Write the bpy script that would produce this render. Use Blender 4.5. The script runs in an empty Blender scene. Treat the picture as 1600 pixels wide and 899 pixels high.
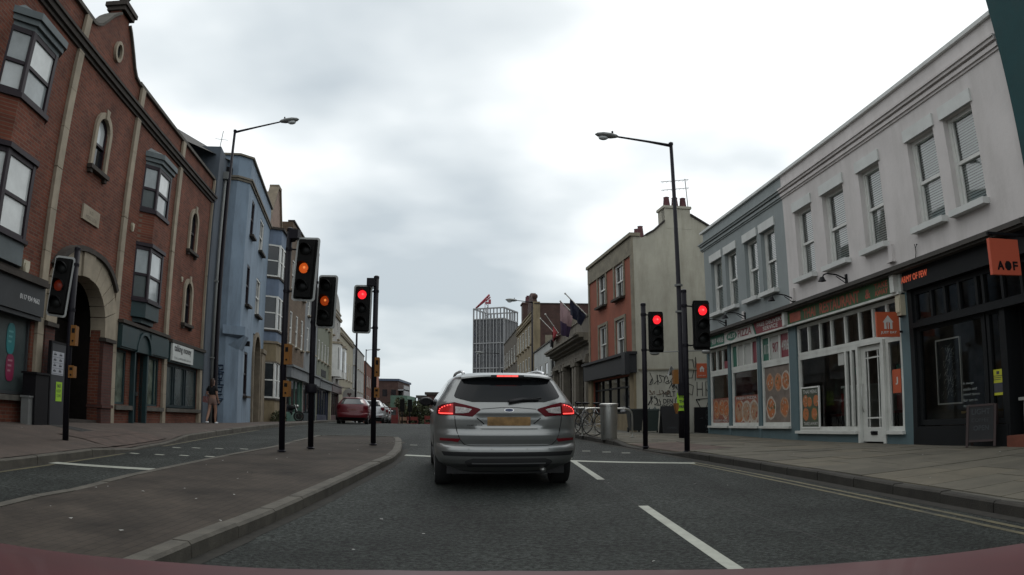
import bpy, bmesh, math, random
from mathutils import Vector, Matrix
R = random.Random(7)
scene = bpy.context.scene
COL = scene.collection
rad = math.radians

# ------------------------------------------------------------------ camera
# world: the dash camera's lens is the origin, +Y is straight ahead, z = 0 is eye height
cam = bpy.data.cameras.new("dash_camera")
camo = bpy.data.objects.new("dash_camera", cam)
COL.objects.link(camo)
cam.type = 'PANO'                       # the dash camera has a wide lens with barrel distortion
cam.panorama_type = 'FISHEYE_LENS_POLYNOMIAL'
cam.sensor_fit = 'HORIZONTAL'
cam.sensor_width = 36.0
cam.sensor_height = 36.0 * 899 / 1600
cam.fisheye_fov = rad(180)
cam.fisheye_polynomial_k0 = 0.0
cam.fisheye_polynomial_k1 = -1.0 / (1157.2 * 36.0 / 1600)
cam.fisheye_polynomial_k2 = 0.0
cam.fisheye_polynomial_k3 = 0.0
cam.fisheye_polynomial_k4 = 0.0
cam.clip_start = 0.05
cam.clip_end = 3000
camo.location = (0, 0, 0)
camo.rotation_euler = (rad(90 + 10.05), 0, 0)
scene.camera = camo

# ------------------------------------------------------------------ sky, sun, exposure
SUN_EL, SUN_AZ = rad(52), rad(8)        # behind the cloud, ahead of the camera
w = bpy.data.worlds.new("World")
scene.world = w
w.use_nodes = True
nt = w.node_tree
nt.nodes.clear()
N = nt.nodes.new
L = nt.links.new
out = N("ShaderNodeOutputWorld")
bg = N("ShaderNodeBackground")
bg.inputs[1].default_value = 0.1
L(bg.outputs[0], out.inputs[0])
sky = N("ShaderNodeTexSky")
sky.sky_type = 'NISHITA'
sky.sun_disc = False
sky.sun_elevation = SUN_EL
sky.sun_rotation = SUN_AZ
sky.air_density = 1.0
sky.dust_density = 3.0
tc = N("ShaderNodeTexCoord")


def wmath(op, a, b=None, clamp=False):
    n = N("ShaderNodeMath")
    n.operation = op
    n.use_clamp = clamp
    for i, v in enumerate((a, b)):
        if v is None:
            continue
        if isinstance(v, (int, float)):
            n.inputs[i].default_value = v
        else:
            L(v, n.inputs[i])
    return n.outputs[0]


sep = N("ShaderNodeSeparateXYZ")
L(tc.outputs['Generated'], sep.inputs[0])
zz = wmath('ADD', wmath('ABSOLUTE', sep.outputs[2]), 0.22)
comb = N("ShaderNodeCombineXYZ")        # a flat cloud deck overhead
L(wmath('DIVIDE', sep.outputs[0], zz), comb.inputs[0])
L(wmath('DIVIDE', sep.outputs[1], zz), comb.inputs[1])


def wnoise(scale, detail, rough, off):
    mp = N("ShaderNodeMapping")
    mp.inputs['Location'].default_value = off
    L(comb.outputs[0], mp.inputs[0])
    n = N("ShaderNodeTexNoise")
    n.inputs['Scale'].default_value = scale
    n.inputs['Detail'].default_value = detail
    n.inputs['Roughness'].default_value = rough
    L(mp.outputs[0], n.inputs['Vector'])
    return n.outputs[0]


n1 = wnoise(0.85, 4, 0.46, (3.1, 1.7, 0.0))
n2 = wnoise(2.4, 4, 0.5, (9.3, 4.2, 0.0))
nn = wmath('ADD', wmath('MULTIPLY', n1, 0.85), wmath('MULTIPLY', n2, 0.15))
cr = N("ShaderNodeValToRGB")
e = cr.color_ramp.elements
e[0].position, e[0].color = 0.35, (5.7, 6.45, 6.95, 1)
e[1].position, e[1].color = 0.512, (11.5, 11.9, 12.0, 1)
m_ = e.new(0.44)
m_.color = (8.3, 8.95, 9.25, 1)
L(nn, cr.inputs[0])
# towards the horizon the deck turns a flatter blue grey
hz = N("ShaderNodeMapRange")
hz.interpolation_type = 'SMOOTHSTEP'
hz.inputs[1].default_value = 0.0
hz.inputs[2].default_value = 0.22
hz.inputs[3].default_value = 0.75
hz.inputs[4].default_value = 0.0
L(wmath('ABSOLUTE', sep.outputs[2]), hz.inputs[0])
mx = N("ShaderNodeMix")
mx.data_type = 'RGBA'
L(hz.outputs[0], mx.inputs[0])
L(cr.outputs[0], mx.inputs[6])
mx.inputs[7].default_value = (5.0, 5.9, 6.4, 1)
mx2 = N("ShaderNodeMix")
mx2.data_type = 'RGBA'
mx2.inputs[0].default_value = 0.06
L(mx.outputs[2], mx2.inputs[6])
L(sky.outputs[0], mx2.inputs[7])
L(mx2.outputs[2], bg.inputs[0])

sun = bpy.data.lights.new("sun", 'SUN')
sun.energy = 0.6
sun.angle = rad(25)
sun.color = (1.0, 0.97, 0.93)
suno = bpy.data.objects.new("sun", sun)
COL.objects.link(suno)
suno.rotation_euler = (math.pi / 2 - SUN_EL, 0, math.pi - SUN_AZ)
vs = scene.view_settings
vs.view_transform = 'Standard'
vs.look = 'None'
vs.exposure = 0.0
vs.gamma = 1.0
vs.use_curve_mapping = False
scene.cycles.max_bounces = 6
scene.cycles.transparent_max_bounces = 8

# ------------------------------------------------------------------ materials
MATS = {}


def lerp(a, b, t):
    return a + (b - a) * t


def mat(name, col, rough=0.8, var=0.12, scale=2.5, bump=0.0, bscale=30.0, metal=0.0, spec=0.4,
        dirt=0.0, dirtcol=(0.03, 0.028, 0.024), emit=None, coat=0.0, streak=0.0):
    if name in MATS:
        return MATS[name]
    m = bpy.data.materials.new(name)
    MATS[name] = m
    m.use_nodes = True
    t = m.node_tree
    b = t.nodes['Principled BSDF']
    b.inputs['Roughness'].default_value = rough
    b.inputs['Metallic'].default_value = metal
    b.inputs['Specular IOR Level'].default_value = spec
    b.inputs['Coat Weight'].default_value = coat
    c = (*col, 1)
    if emit:
        b.inputs['Emission Color'].default_value = (*emit[0], 1)
        b.inputs['Emission Strength'].default_value = emit[1]
    if var <= 0 and bump <= 0 and dirt <= 0:
        b.inputs['Base Color'].default_value = c
        return m
    co = t.nodes.new('ShaderNodeTexCoord')
    src = co.outputs['Object']
    nz = t.nodes.new('ShaderNodeTexNoise')
    nz.inputs['Scale'].default_value = scale
    nz.inputs['Detail'].default_value = 6
    nz.inputs['Roughness'].default_value = 0.6
    t.links.new(src, nz.inputs['Vector'])
    ramp = t.nodes.new('ShaderNodeValToRGB')
    ramp.color_ramp.elements[0].position = 0.3
    ramp.color_ramp.elements[1].position = 0.7
    ramp.color_ramp.elements[0].color = (*[max(0, v * (1 - var)) for v in col], 1)
    ramp.color_ramp.elements[1].color = (*[min(1, v * (1 + var)) for v in col], 1)
    t.links.new(nz.outputs[0], ramp.inputs[0])
    cur = ramp.outputs[0]
    if dirt > 0:
        mp = t.nodes.new('ShaderNodeMapping')
        mp.inputs['Scale'].default_value = (1.6, 1.6, 0.35 if streak else 1.6)
        t.links.new(src, mp.inputs[0])
        n3 = t.nodes.new('ShaderNodeTexNoise')
        n3.inputs['Scale'].default_value = 1.3
        n3.inputs['Detail'].default_value = 8
        n3.inputs['Roughness'].default_value = 0.68
        t.links.new(mp.outputs[0], n3.inputs['Vector'])
        r3 = t.nodes.new('ShaderNodeMapRange')
        r3.inputs[1].default_value = 0.46
        r3.inputs[2].default_value = 0.74
        r3.inputs[3].default_value = 0
        r3.inputs[4].default_value = dirt
        t.links.new(n3.outputs[0], r3.inputs[0])
        mm = t.nodes.new('ShaderNodeMix')
        mm.data_type = 'RGBA'
        t.links.new(r3.outputs[0], mm.inputs[0])
        t.links.new(cur, mm.inputs[6])
        mm.inputs[7].default_value = (*dirtcol, 1)
        cur = mm.outputs[2]
    t.links.new(cur, b.inputs['Base Color'])
    if bump > 0:
        nb = t.nodes.new('ShaderNodeTexNoise')
        nb.inputs['Scale'].default_value = bscale
        nb.inputs['Detail'].default_value = 4
        t.links.new(src, nb.inputs['Vector'])
        bp = t.nodes.new('ShaderNodeBump')
        bp.inputs['Strength'].default_value = bump
        bp.inputs['Distance'].default_value = 0.02
        t.links.new(nb.outputs[0], bp.inputs['Height'])
        t.links.new(bp.outputs[0], b.inputs['Normal'])
    return m


def brickmat(name, col, col2, mortar, bw=0.225, bh=0.075, ms=0.012, rough=0.85, flat=False, bump=0.5, dirt=0.35, mixv=0.5):
    m = bpy.data.materials.new(name)
    MATS[name] = m
    m.use_nodes = True
    t = m.node_tree
    b = t.nodes['Principled BSDF']
    b.inputs['Roughness'].default_value = rough
    b.inputs['Specular IOR Level'].default_value = 0.25
    co = t.nodes.new('ShaderNodeTexCoord')
    sp = t.nodes.new('ShaderNodeSeparateXYZ')
    t.links.new(co.outputs['Object'], sp.inputs[0])
    cb = t.nodes.new('ShaderNodeCombineXYZ')
    if flat:
        t.links.new(sp.outputs[0], cb.inputs[1])
        t.links.new(sp.outputs[1], cb.inputs[0])
    else:
        ad = t.nodes.new('ShaderNodeMath')
        t.links.new(sp.outputs[0], ad.inputs[0])
        t.links.new(sp.outputs[1], ad.inputs[1])
        t.links.new(ad.outputs[0], cb.inputs[0])
        t.links.new(sp.outputs[2], cb.inputs[1])
    br = t.nodes.new('ShaderNodeTexBrick')
    br.inputs['Color1'].default_value = (*col, 1)
    br.inputs['Color2'].default_value = (*col2, 1)
    br.inputs['Mortar'].default_value = (*mortar, 1)
    br.inputs['Scale'].default_value = 1.0
    br.inputs['Mortar Size'].default_value = ms
    br.inputs['Mortar Smooth'].default_value = 0.3
    br.inputs['Brick Width'].default_value = bw
    br.inputs['Row Height'].default_value = bh
    t.links.new(cb.outputs[0], br.inputs['Vector'])
    nz = t.nodes.new('ShaderNodeTexNoise')
    nz.inputs['Scale'].default_value = 1.1
    nz.inputs['Detail'].default_value = 8
    nz.inputs['Roughness'].default_value = 0.65
    t.links.new(co.outputs['Object'], nz.inputs['Vector'])
    rg = t.nodes.new('ShaderNodeMapRange')
    rg.inputs[1].default_value = 0.35
    rg.inputs[2].default_value = 0.75
    rg.inputs[3].default_value = 1.1
    rg.inputs[4].default_value = 1.1 - dirt
    t.links.new(nz.outputs[0], rg.inputs[0])
    mm = t.nodes.new('ShaderNodeMix')
    mm.data_type = 'RGBA'
    mm.blend_type = 'MULTIPLY'
    mm.inputs[0].default_value = 1
    t.links.new(br.outputs[0], mm.inputs[6])
    t.links.new(rg.outputs[0], mm.inputs[7])
    t.links.new(mm.outputs[2], b.inputs['Base Color'])
    bp = t.nodes.new('ShaderNodeBump')
    bp.invert = True
    bp.inputs['Strength'].default_value = bump
    bp.inputs['Distance'].default_value = 0.008
    t.links.new(br.outputs['Fac'], bp.inputs['Height'])
    t.links.new(bp.outputs[0], b.inputs['Normal'])
    return m


def glassmat(name, tint=(0.75, 0.8, 0.8), gl=0.06):
    m = bpy.data.materials.new(name)
    MATS[name] = m
    m.use_nodes = True
    t = m.node_tree
    t.nodes.clear()
    o = t.nodes.new('ShaderNodeOutputMaterial')
    tr = t.nodes.new('ShaderNodeBsdfTransparent')
    tr.inputs[0].default_value = (*tint, 1)
    g = t.nodes.new('ShaderNodeBsdfGlossy')
    g.inputs['Roughness'].default_value = 0.03
    fr = t.nodes.new('ShaderNodeFresnel')
    fr.inputs[0].default_value = 1.5
    ad = t.nodes.new('ShaderNodeMath')
    ad.use_clamp = True
    t.links.new(fr.outputs[0], ad.inputs[0])
    ad.inputs[1].default_value = gl - 0.04
    mx = t.nodes.new('ShaderNodeMixShader')
    t.links.new(ad.outputs[0], mx.inputs[0])
    t.links.new(tr.outputs[0], mx.inputs[1])
    t.links.new(g.outputs[0], mx.inputs[2])
    t.links.new(mx.outputs[0], o.inputs[0])
    return m


# ------------------------------------------------------------------ mesh helpers
class MB:
    def __init__(s):
        s.v, s.f, s.mi, s.sm = [], [], [], []

    def add(s, vs, fs, mi=0, smooth=False):
        o = len(s.v)
        s.v += [tuple(p) for p in vs]
        for f in fs:
            s.f.append([o + i for i in f])
            s.mi.append(mi)
            s.sm.append(smooth)
        return s

    def poly(s, pts, mi=0):
        return s.add(pts, [list(range(len(pts)))], mi)

    def box(s, x0, x1, y0, y1, z0, z1, mi=0):
        if x0 > x1: x0, x1 = x1, x0
        if y0 > y1: y0, y1 = y1, y0
        if z0 > z1: z0, z1 = z1, z0
        v = [(x, y, z) for z in (z0, z1) for y in (y0, y1) for x in (x0, x1)]
        return s.add(v, [(0, 2, 3, 1), (4, 5, 7, 6), (0, 1, 5, 4), (2, 6, 7, 3), (0, 4, 6, 2), (1, 3, 7, 5)], mi)

    def obox(s, M, sx, sy, sz, mi=0):
        v = [M @ Vector((x * sx / 2, y * sy / 2, z * sz / 2)) for z in (-1, 1) for y in (-1, 1) for x in (-1, 1)]
        return s.add(v, [(0, 2, 3, 1), (4, 5, 7, 6), (0, 1, 5, 4), (2, 6, 7, 3), (0, 4, 6, 2), (1, 3, 7, 5)], mi)

    def prism(s, pts, a, b, axis='y', mi=0):
        """extrude 2-D outline: axis y -> pts are (x,z); axis z -> (x,y); axis x -> (y,z)"""
        def P(p, t):
            return (p[0], t, p[1]) if axis == 'y' else (p[0], p[1], t) if axis == 'z' else (t, p[0], p[1])
        n = len(pts)
        ar = sum(pts[i][0] * pts[(i + 1) % n][1] - pts[(i + 1) % n][0] * pts[i][1] for i in range(n))
        if (ar < 0) != (axis == 'y'):
            pts = pts[::-1]
        if a > b: a, b = b, a
        v = [P(p, a) for p in pts] + [P(p, b) for p in pts]
        f = [list(range(n - 1, -1, -1)), list(range(n, 2 * n))] + [[i, (i + 1) % n, n + (i + 1) % n, n + i] for i in range(n)]
        return s.add(v, f, mi)

    def tube(s, pts, r, n=8, mi=0, caps=True):
        pts = [Vector(p) for p in pts]
        if not isinstance(r, (list, tuple)):
            r = [r] * len(pts)
        v, f = [], []
        prev = None
        for i, p in enumerate(pts):
            d = (pts[min(i + 1, len(pts) - 1)] - pts[max(i - 1, 0)]).normalized()
            if prev is None:
                a = d.cross(Vector((0, 0, 1)))
                if a.length < 0.05:
                    a = d.cross(Vector((0, 1, 0)))
                a.normalize()
            else:
                a = (prev - d * prev.dot(d)).normalized()
            prev = a
            b = d.cross(a)
            for k in range(n):
                t = 2 * math.pi * k / n
                v.append(p + (a * math.cos(t) + b * math.sin(t)) * r[i])
        for i in range(len(pts) - 1):
            for k in range(n):
                f.append((i * n + k, i * n + (k + 1) % n, (i + 1) * n + (k + 1) % n, (i + 1) * n + k))
        s.add(v, f, mi, True)
        if caps:
            s.add(v[:n], [list(range(n))[::-1]], mi)
            s.add(v[-n:], [list(range(n))], mi)
        return s

    def lathe(s, prof, c=(0, 0, 0), n=16, mi=0, M=None):
        v = []
        for r, z in prof:
            for k in range(n):
                t = 2 * math.pi * k / n
                p = Vector((r * math.cos(t), r * math.sin(t), z))
                v.append((M @ p if M else p) + Vector(c))
        f = [(i * n + k, i * n + (k + 1) % n, (i + 1) * n + (k + 1) % n, (i + 1) * n + k) for i in range(len(prof) - 1) for k in range(n)]
        return s.add(v, f, mi, True)

    def ell(s, c, r, nu=10, nv=6, mi=0):
        prof = [(math.sin(math.pi * i / nv), -math.cos(math.pi * i / nv)) for i in range(nv + 1)]
        v = [(c[0] + r[0] * p * math.cos(2 * math.pi * k / nu), c[1] + r[1] * p * math.sin(2 * math.pi * k / nu), c[2] + r[2] * q) for p, q in prof for k in range(nu)]
        f = [(i * nu + k, i * nu + (k + 1) % nu, (i + 1) * nu + (k + 1) % nu, (i + 1) * nu + k) for i in range(nv) for k in range(nu)]
        return s.add(v, f, mi, True)

    def wall(s, x0, x1, z0, z1, y, ops=(), depth=0.2, mi=0, rmi=None):
        """wall face in plane y looking to -y, with rectangular openings and their reveals"""
        rmi = mi if rmi is None else rmi
        xs = sorted({x0, x1, *[min(max(v, x0), x1) for o in ops for v in o[:2]]})
        zs = sorted({z0, z1, *[min(max(v, z0), z1) for o in ops for v in o[2:4]]})
        for i in range(len(xs) - 1):
            for j in range(len(zs) - 1):
                cx, cz = (xs[i] + xs[i + 1]) / 2, (zs[j] + zs[j + 1]) / 2
                if any(o[0] < cx < o[1] and o[2] < cz < o[3] for o in ops):
                    continue
                s.poly([(xs[i], y, zs[j]), (xs[i + 1], y, zs[j]), (xs[i + 1], y, zs[j + 1]), (xs[i], y, zs[j + 1])], mi)
        for o in ops:
            a, b, c, d = o[:4]
            e = y + depth
            s.poly([(a, y, c), (a, y, d), (a, e, d), (a, e, c)], rmi)
            s.poly([(b, y, d), (b, y, c), (b, e, c), (b, e, d)], rmi)
            s.poly([(a, y, d), (b, y, d), (b, e, d), (a, e, d)], rmi)
            s.poly([(b, y, c), (a, y, c), (a, e, c), (b, e, c)], rmi)
        return s

    def ring(s, outer, inner, y0, y1, mi=0):
        """flat ring between two outlines (x,z) of the same length, extruded y0..y1"""
        n = len(outer)
        v = [(p[0], y0, p[1]) for p in outer] + [(p[0], y0, p[1]) for p in inner] + [(p[0], y1, p[1]) for p in outer] + [(p[0], y1, p[1]) for p in inner]
        f = []
        for i in range(n - 1):
            j = i + 1
            f += [(i, j, n + j, n + i), (i, 2 * n + i, 2 * n + j, j), (n + i, n + j, 3 * n + j, 3 * n + i)]
        f += [(0, n, 3 * n, 2 * n), (n - 1, 3 * n - 1, 4 * n - 1, 2 * n - 1)]
        return s.add(v, f, mi)


def mesh_of(name, mb, mats, base=(0, 0, 0), recalc=True):
    bx, by, bz = base
    me = bpy.data.meshes.new(name)
    me.from_pydata([(p[0] - bx, p[1] - by, p[2] - bz) for p in mb.v], [], mb.f)
    if not isinstance(mats, (list, tuple)):
        mats = [mats]
    for m in mats:
        me.materials.append(m)
    me.polygons.foreach_set('material_index', mb.mi)
    me.polygons.foreach_set('use_smooth', mb.sm)
    if any(mb.sm):
        me.set_sharp_from_angle(angle=rad(42))
    if recalc:
        bm = bmesh.new()
        bm.from_mesh(me)
        bmesh.ops.remove_doubles(bm, verts=bm.verts, dist=1e-5)
        bm.to_mesh(me)
        bm.free()
    me.update()
    return me


def link(name, me, M=None, parent=None):
    o = bpy.data.objects.new(name, me)
    COL.objects.link(o)
    if parent:
        o.parent = parent
    if M is not None:
        if parent: o.matrix_local = M
        else: o.matrix_world = M
    return o


def tag(o, label=None, cat=None, group=None, kind=None):
    if label: o['label'] = label
    if cat: o['category'] = cat
    if group: o['group'] = group
    if kind: o['kind'] = kind
    return o


JOINED = {'lettering', 'white_lettering', 'pale_lettering', 'maroon_lettering', 'small_lettering', 'inscription', 'print', 'graffiti_print', 'ink', 'writing', 'chalk_writing',
          'cloth', 'spokes', 'stem', 'led_strip', 'badge_strip', 'frame', 'mast', 'jib', 'fin', 'eyes', 'hand', 'body', 'rim', 'seam_and_crease_line', 'arm', 'interior_wall', 'side_wall', 'roof', 'trunk'}


def split(mb):
    """separate pieces of a mesh builder (touching pieces stay together)"""
    par = list(range(len(mb.v)))

    def find(i):
        while par[i] != i:
            par[i] = par[par[i]]
            i = par[i]
        return i
    for f in mb.f:
        r_ = find(f[0])
        for i in f[1:]:
            par[find(i)] = r_
    box = {}
    for i, p in enumerate(mb.v):
        b = box.setdefault(find(i), [list(p), list(p)])
        for k in range(3):
            b[0][k] = min(b[0][k], p[k])
            b[1][k] = max(b[1][k], p[k])
    ids = list(box)
    if len(ids) == 1 or len(ids) > 60:
        return [mb]
    grp = {i: i for i in ids}

    def gf(i):
        while grp[i] != i: i = grp[i]
        return i
    for a in range(len(ids)):
        for b in range(a + 1, len(ids)):
            A, B = box[ids[a]], box[ids[b]]
            if all(A[0][k] - .012 <= B[1][k] and B[0][k] - .012 <= A[1][k] for k in range(3)):
                grp[gf(ids[b])] = gf(ids[a])
    out = {}
    for f, mi, sm in zip(mb.f, mb.mi, mb.sm):
        g = gf(find(f[0]))
        m, mp = out.setdefault(g, (MB(), {}))
        nf = []
        for i in f:
            if i not in mp:
                mp[i] = len(m.v)
                m.v.append(mb.v[i])
            nf.append(mp[i])
        m.f.append(nf); m.mi.append(mi); m.sm.append(sm)
    return [m for m, _ in out.values()]


class Thing:
    """an Empty at the thing's base; parts are given in the frame M's coordinates"""
    def __init__(s, name, label, cat, M=None, base=(0, 0, 0), group=None):
        s.M = M or Matrix()
        s.base = Vector(base)
        s.e = bpy.data.objects.new(name, None)
        COL.objects.link(s.e)
        s.e.matrix_world = s.M @ Matrix.Translation(s.base)
        s.e.empty_display_size = 0.3
        tag(s.e, label, cat, group)

    def part(s, name, mb, mats, parent=None, label=None, kind=None):
        first = None
        for m in (split(mb) if kind is None and name not in JOINED else [mb]):
            o = link(name, mesh_of(name, m, mats, s.base), None, parent or s.e)
            if label: o['label'] = label
            if kind: o['kind'] = kind
            first = first or o
        return first

    def inst(s, name, me, loc, parent=None, rot=0.0, scale=None):
        o = link(name, me, None, parent or s.e)
        p = Vector(loc) - s.base if (parent is None or parent is s.e) else Vector(loc)
        o.location = p
        if rot: o.rotation_euler = (0, 0, rot)
        if scale: o.scale = scale
        return o


def one(name, mb, mats, label, cat, M=None, base=(0, 0, 0), group=None, kind=None):
    M = M or Matrix()
    o = link(name, mesh_of(name, mb, mats, base), M @ Matrix.Translation(Vector(base)))
    return tag(o, label, cat, group, kind)


def copy_thing(e, M, label=None, group=None):
    c = e.copy()
    COL.objects.link(c)
    c.matrix_world = M
    if label: c['label'] = label
    if group: c['group'] = group
    for ch in [o for o in e.children]:
        d = ch.copy()
        COL.objects.link(d)
        d.parent = c
        for g in ch.children:
            h = g.copy()
            COL.objects.link(h)
            h.parent = d
    return c


FONT_CACHE = {}


def text_polys(txt, size):
    k = (txt,)
    if k not in FONT_CACHE:
        cu = bpy.data.curves.new("lettering", 'FONT')
        cu.body = txt
        cu.size = 1
        cu.resolution_u = 3
        ob = bpy.data.objects.new("lettering", cu)
        COL.objects.link(ob)
        dg = bpy.context.evaluated_depsgraph_get()
        me = bpy.data.meshes.new_from_object(ob.evaluated_get(dg))
        vs_ = [tuple(v.co) for v in me.vertices]
        fs_ = [tuple(p.vertices) for p in me.polygons]
        bpy.data.objects.remove(ob)
        bpy.data.curves.remove(cu)
        bpy.data.meshes.remove(me)
        FONT_CACHE[k] = (vs_, fs_)
    return FONT_CACHE[k]


def text(mb, txt, o, u, v, width=None, height=None, mi=0, bold=0.0):
    """lay flat lettering: lower-left corner o, reading direction u, up v (unit vectors); scaled to width/height"""
    vs_, fs_ = text_polys(txt, 1)
    if not vs_: return mb
    x0, x1 = min(p[0] for p in vs_), max(p[0] for p in vs_)
    y0, y1 = min(p[1] for p in vs_), max(p[1] for p in vs_)
    sy = height / (y1 - y0) if height else None
    sx = width / (x1 - x0) if width else sy
    if sy is None: sy = sx
    o, u, v = Vector(o), Vector(u), Vector(v)
    nrm = u.cross(v)
    reps = [(0, 0)] if not bold else [(0, 0), (bold, 0), (0, bold), (bold, bold)]
    for k, (bx, by) in enumerate(reps):
        mb.add([o + u * ((p[0] - x0) * sx + bx) + v * ((p[1] - y0) * sy + by) + nrm * (0.0006 * k) for p in vs_], fs_, mi)
    return mb


X, Y_, Z_ = Vector((1, 0, 0)), Vector((0, 1, 0)), Vector((0, 0, 1))

# facade frames: local x runs to the right as seen from the street, y into the building, z up
YAW_L, YAW_R = -0.12862, -0.08906


def frame_left(perp=8.14, yaw=YAW_L):
    s, c = math.sin(yaw), math.cos(yaw)
    return Matrix(((s, -c, 0, -perp * c), (c, s, 0, perp * s), (0, 0, 1, 0), (0, 0, 0, 1)))


def frame_right(perp=8.7, yaw=YAW_R):
    s, c = math.sin(yaw), math.cos(yaw)
    return Matrix(((-s, c, 0, perp * c), (-c, -s, 0, -perp * s), (0, 0, 1, 0), (0, 0, 0, 1)))


ML, MR = frame_left(), frame_right()

# common materials
M_BLACK = mat("black_paint", (0.007, 0.0065, 0.008), 0.6, 0.1, spec=.18)
M_DARK = mat("dark_interior", (0.012, 0.011, 0.01), 0.9, 0.3)  # near-black colour stands in for unlit rooms behind the windows
M_WHITE = mat("white_gloss_paint", (0.62, 0.62, 0.59), 0.5, 0.06, dirt=0.25, dirtcol=(0.25, 0.24, 0.2))
M_GLASS_D = mat("dark_window_glass", (0.018, 0.021, 0.024), 0.04, 0.3, 1.2, spec=0.6)
M_GLASS_P = mat("sky_toned_glass", (0.46, 0.49, 0.49), 0.06, 0.22, 0.8, spec=0.6)  # pale base colour stands in for reflected sky and blinds behind
M_GLASS_P2 = mat('grey_sky_toned_glass', (0.27, 0.30, 0.305), 0.06, 0.35, 0.9, spec=0.6)  # greyer variant, reflected sky put into the base colour
M_GLASS_P3 = mat('light_sky_toned_glass', (0.56, 0.585, 0.575), 0.06, 0.2, 1.4, spec=0.6)  # brightest variant, reflected sky put into the base colour
M_GLASS = glassmat("clear_shop_glass", (0.93, 0.95, 0.94), 0.05)
M_GLASS_B = glassmat("sash_glass", (0.88, 0.92, 0.91), 0.14)
M_STONE = mat("pale_stone", (0.30, 0.255, 0.19), 0.85, 0.15, 3, 0.25, 40, dirt=0.35, streak=1)
M_CHROME = mat("brushed_steel", (0.42, 0.42, 0.40), 0.38, 0.1, 4, metal=0.9)
M_LEAD = mat("galvanised_grey", (0.16, 0.165, 0.16), 0.55, 0.15)
M_RUB = mat("tyre_rubber", (0.012, 0.012, 0.012), 0.85, 0.2)
# ------------------------------------------------------------------ ground levels
def interp(x, xs, ys):
    if x <= xs[0]: return ys[0]
    for i in range(len(xs) - 1):
        if x <= xs[i + 1]:
            return lerp(ys[i], ys[i + 1], (x - xs[i]) / (xs[i + 1] - xs[i]))
    return ys[-1]


RY = [-60, 0, 5, 10, 14, 18, 25, 38, 46, 60, 80, 120, 400]
RZ = [-3.5, -1.28, -1.09, -.91, -.79, -.69, -.56, -.46, -.45, -.62, -1.3, -3.0, -10]


def zr(y):
    return sum(interp(y + d, RY, RZ) for d in (-1.5, 0, 1.5)) / 3


def kerb_rx(y):
    return interp(y, [-60, -2, 5.6, 7.2, 9.15, 11.4, 13.7, 15.1, 16.4, 18.7, 22, 60, 110], [10, 4.95, 4.6, 4.45, 4.2, 3.87, 3.42, 3.15, 2.88, 2.5, 1.95, -1.6, -5.5])


def kerb_lx(y):
    return interp(y, [-60, 8, 10, 11.6, 13.8, 19.3, 26.8, 34, 60, 110], [0, -6.7, -6.8, -6.9, -7.2, -7.95, -8.85, -9.6, -13.2, -19.5])


def zroad(x, y):
    r = max(x - 1.0, 0)
    return zr(y) - r * interp(y, [0, 10, 16, 22, 35, 60], [.012, .012, .018, .03, .02, .0])


def fac_r(y): return 8.7 * 0.99604 - 0.08906 * (y - .77)   # x of right facade line
def fac_l(y): return -8.07 - 0.1283 * (y + 1.04)


def drop_r(y):       # dropped kerb at the crossing
    return interp(y, [14.2, 15.0, 17.6, 18.6], [1, .15, .15, 1])


def drop_l(y):
    return interp(y, [11.4, 12.1, 15.0, 16.0], [1, .15, .15, 1])


def ktop_r(y): return zroad(kerb_rx(y), y) + .015 + .105 * drop_r(y)
def ktop_l(y): return zroad(kerb_lx(y), y) + .015 + .115 * drop_l(y)


def zpr(x, y):       # right pavement
    k, f = kerb_rx(y), fac_r(y) + .3
    zf = interp(y, [-60, 5, 18, 24, 27, 36, 47, 60, 100], [-2.5, -.80, -.75, -.66, -.68, -.42, -.33, -.5, -2])
    t = min(max((x - k) / max(f - k, .1), 0), 1.6)
    zk = ktop_r(y)
    tt = min(t, 1)
    if tt < .35:
        zfull = zroad(k, y) + .12
        return lerp(zk, lerp(zfull, zf, .35), tt / .35)
    return lerp(zroad(k, y) + .12, zf, tt)


def zpl(x, y):       # left pavement
    k, f = kerb_lx(y), fac_l(y) - .2
    zf = interp(y, [-60, 5, 12, 30, 36, 60, 100], [-2.2, -.6, -.47, -.49, -.49, -.6, -1.9])
    t = min(max((k - x) / max(k - f, .1), 0), 1)
    zk = ktop_l(y)
    if t < .3:
        return lerp(zk, lerp(zroad(k, y) + .13, zf, .3), t / .3)
    return lerp(zroad(k, y) + .13, zf, t)


def frange(a, b, st):
    n = max(1, int(round((b - a) / st)))
    return [a + (b - a) * i / n for i in range(n + 1)]


def sheet(name, cols, zf, ys, mats, dz=0.0):
    """cols(y) -> list of x; a grid following the ground level zf"""
    mb = MB()
    rows = [[(x, y, zf(x, y) + dz) for x in cols(y)] for y in ys]
    n = len(rows[0])
    mb.add([p for r in rows for p in r], [(i * n + k, i * n + k + 1, (i + 1) * n + k + 1, (i + 1) * n + k) for i in range(len(rows) - 1) for k in range(n - 1)], 0, True)
    me = mesh_of(name, mb, mats)
    return tag(link(name, me), kind='structure')


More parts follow.
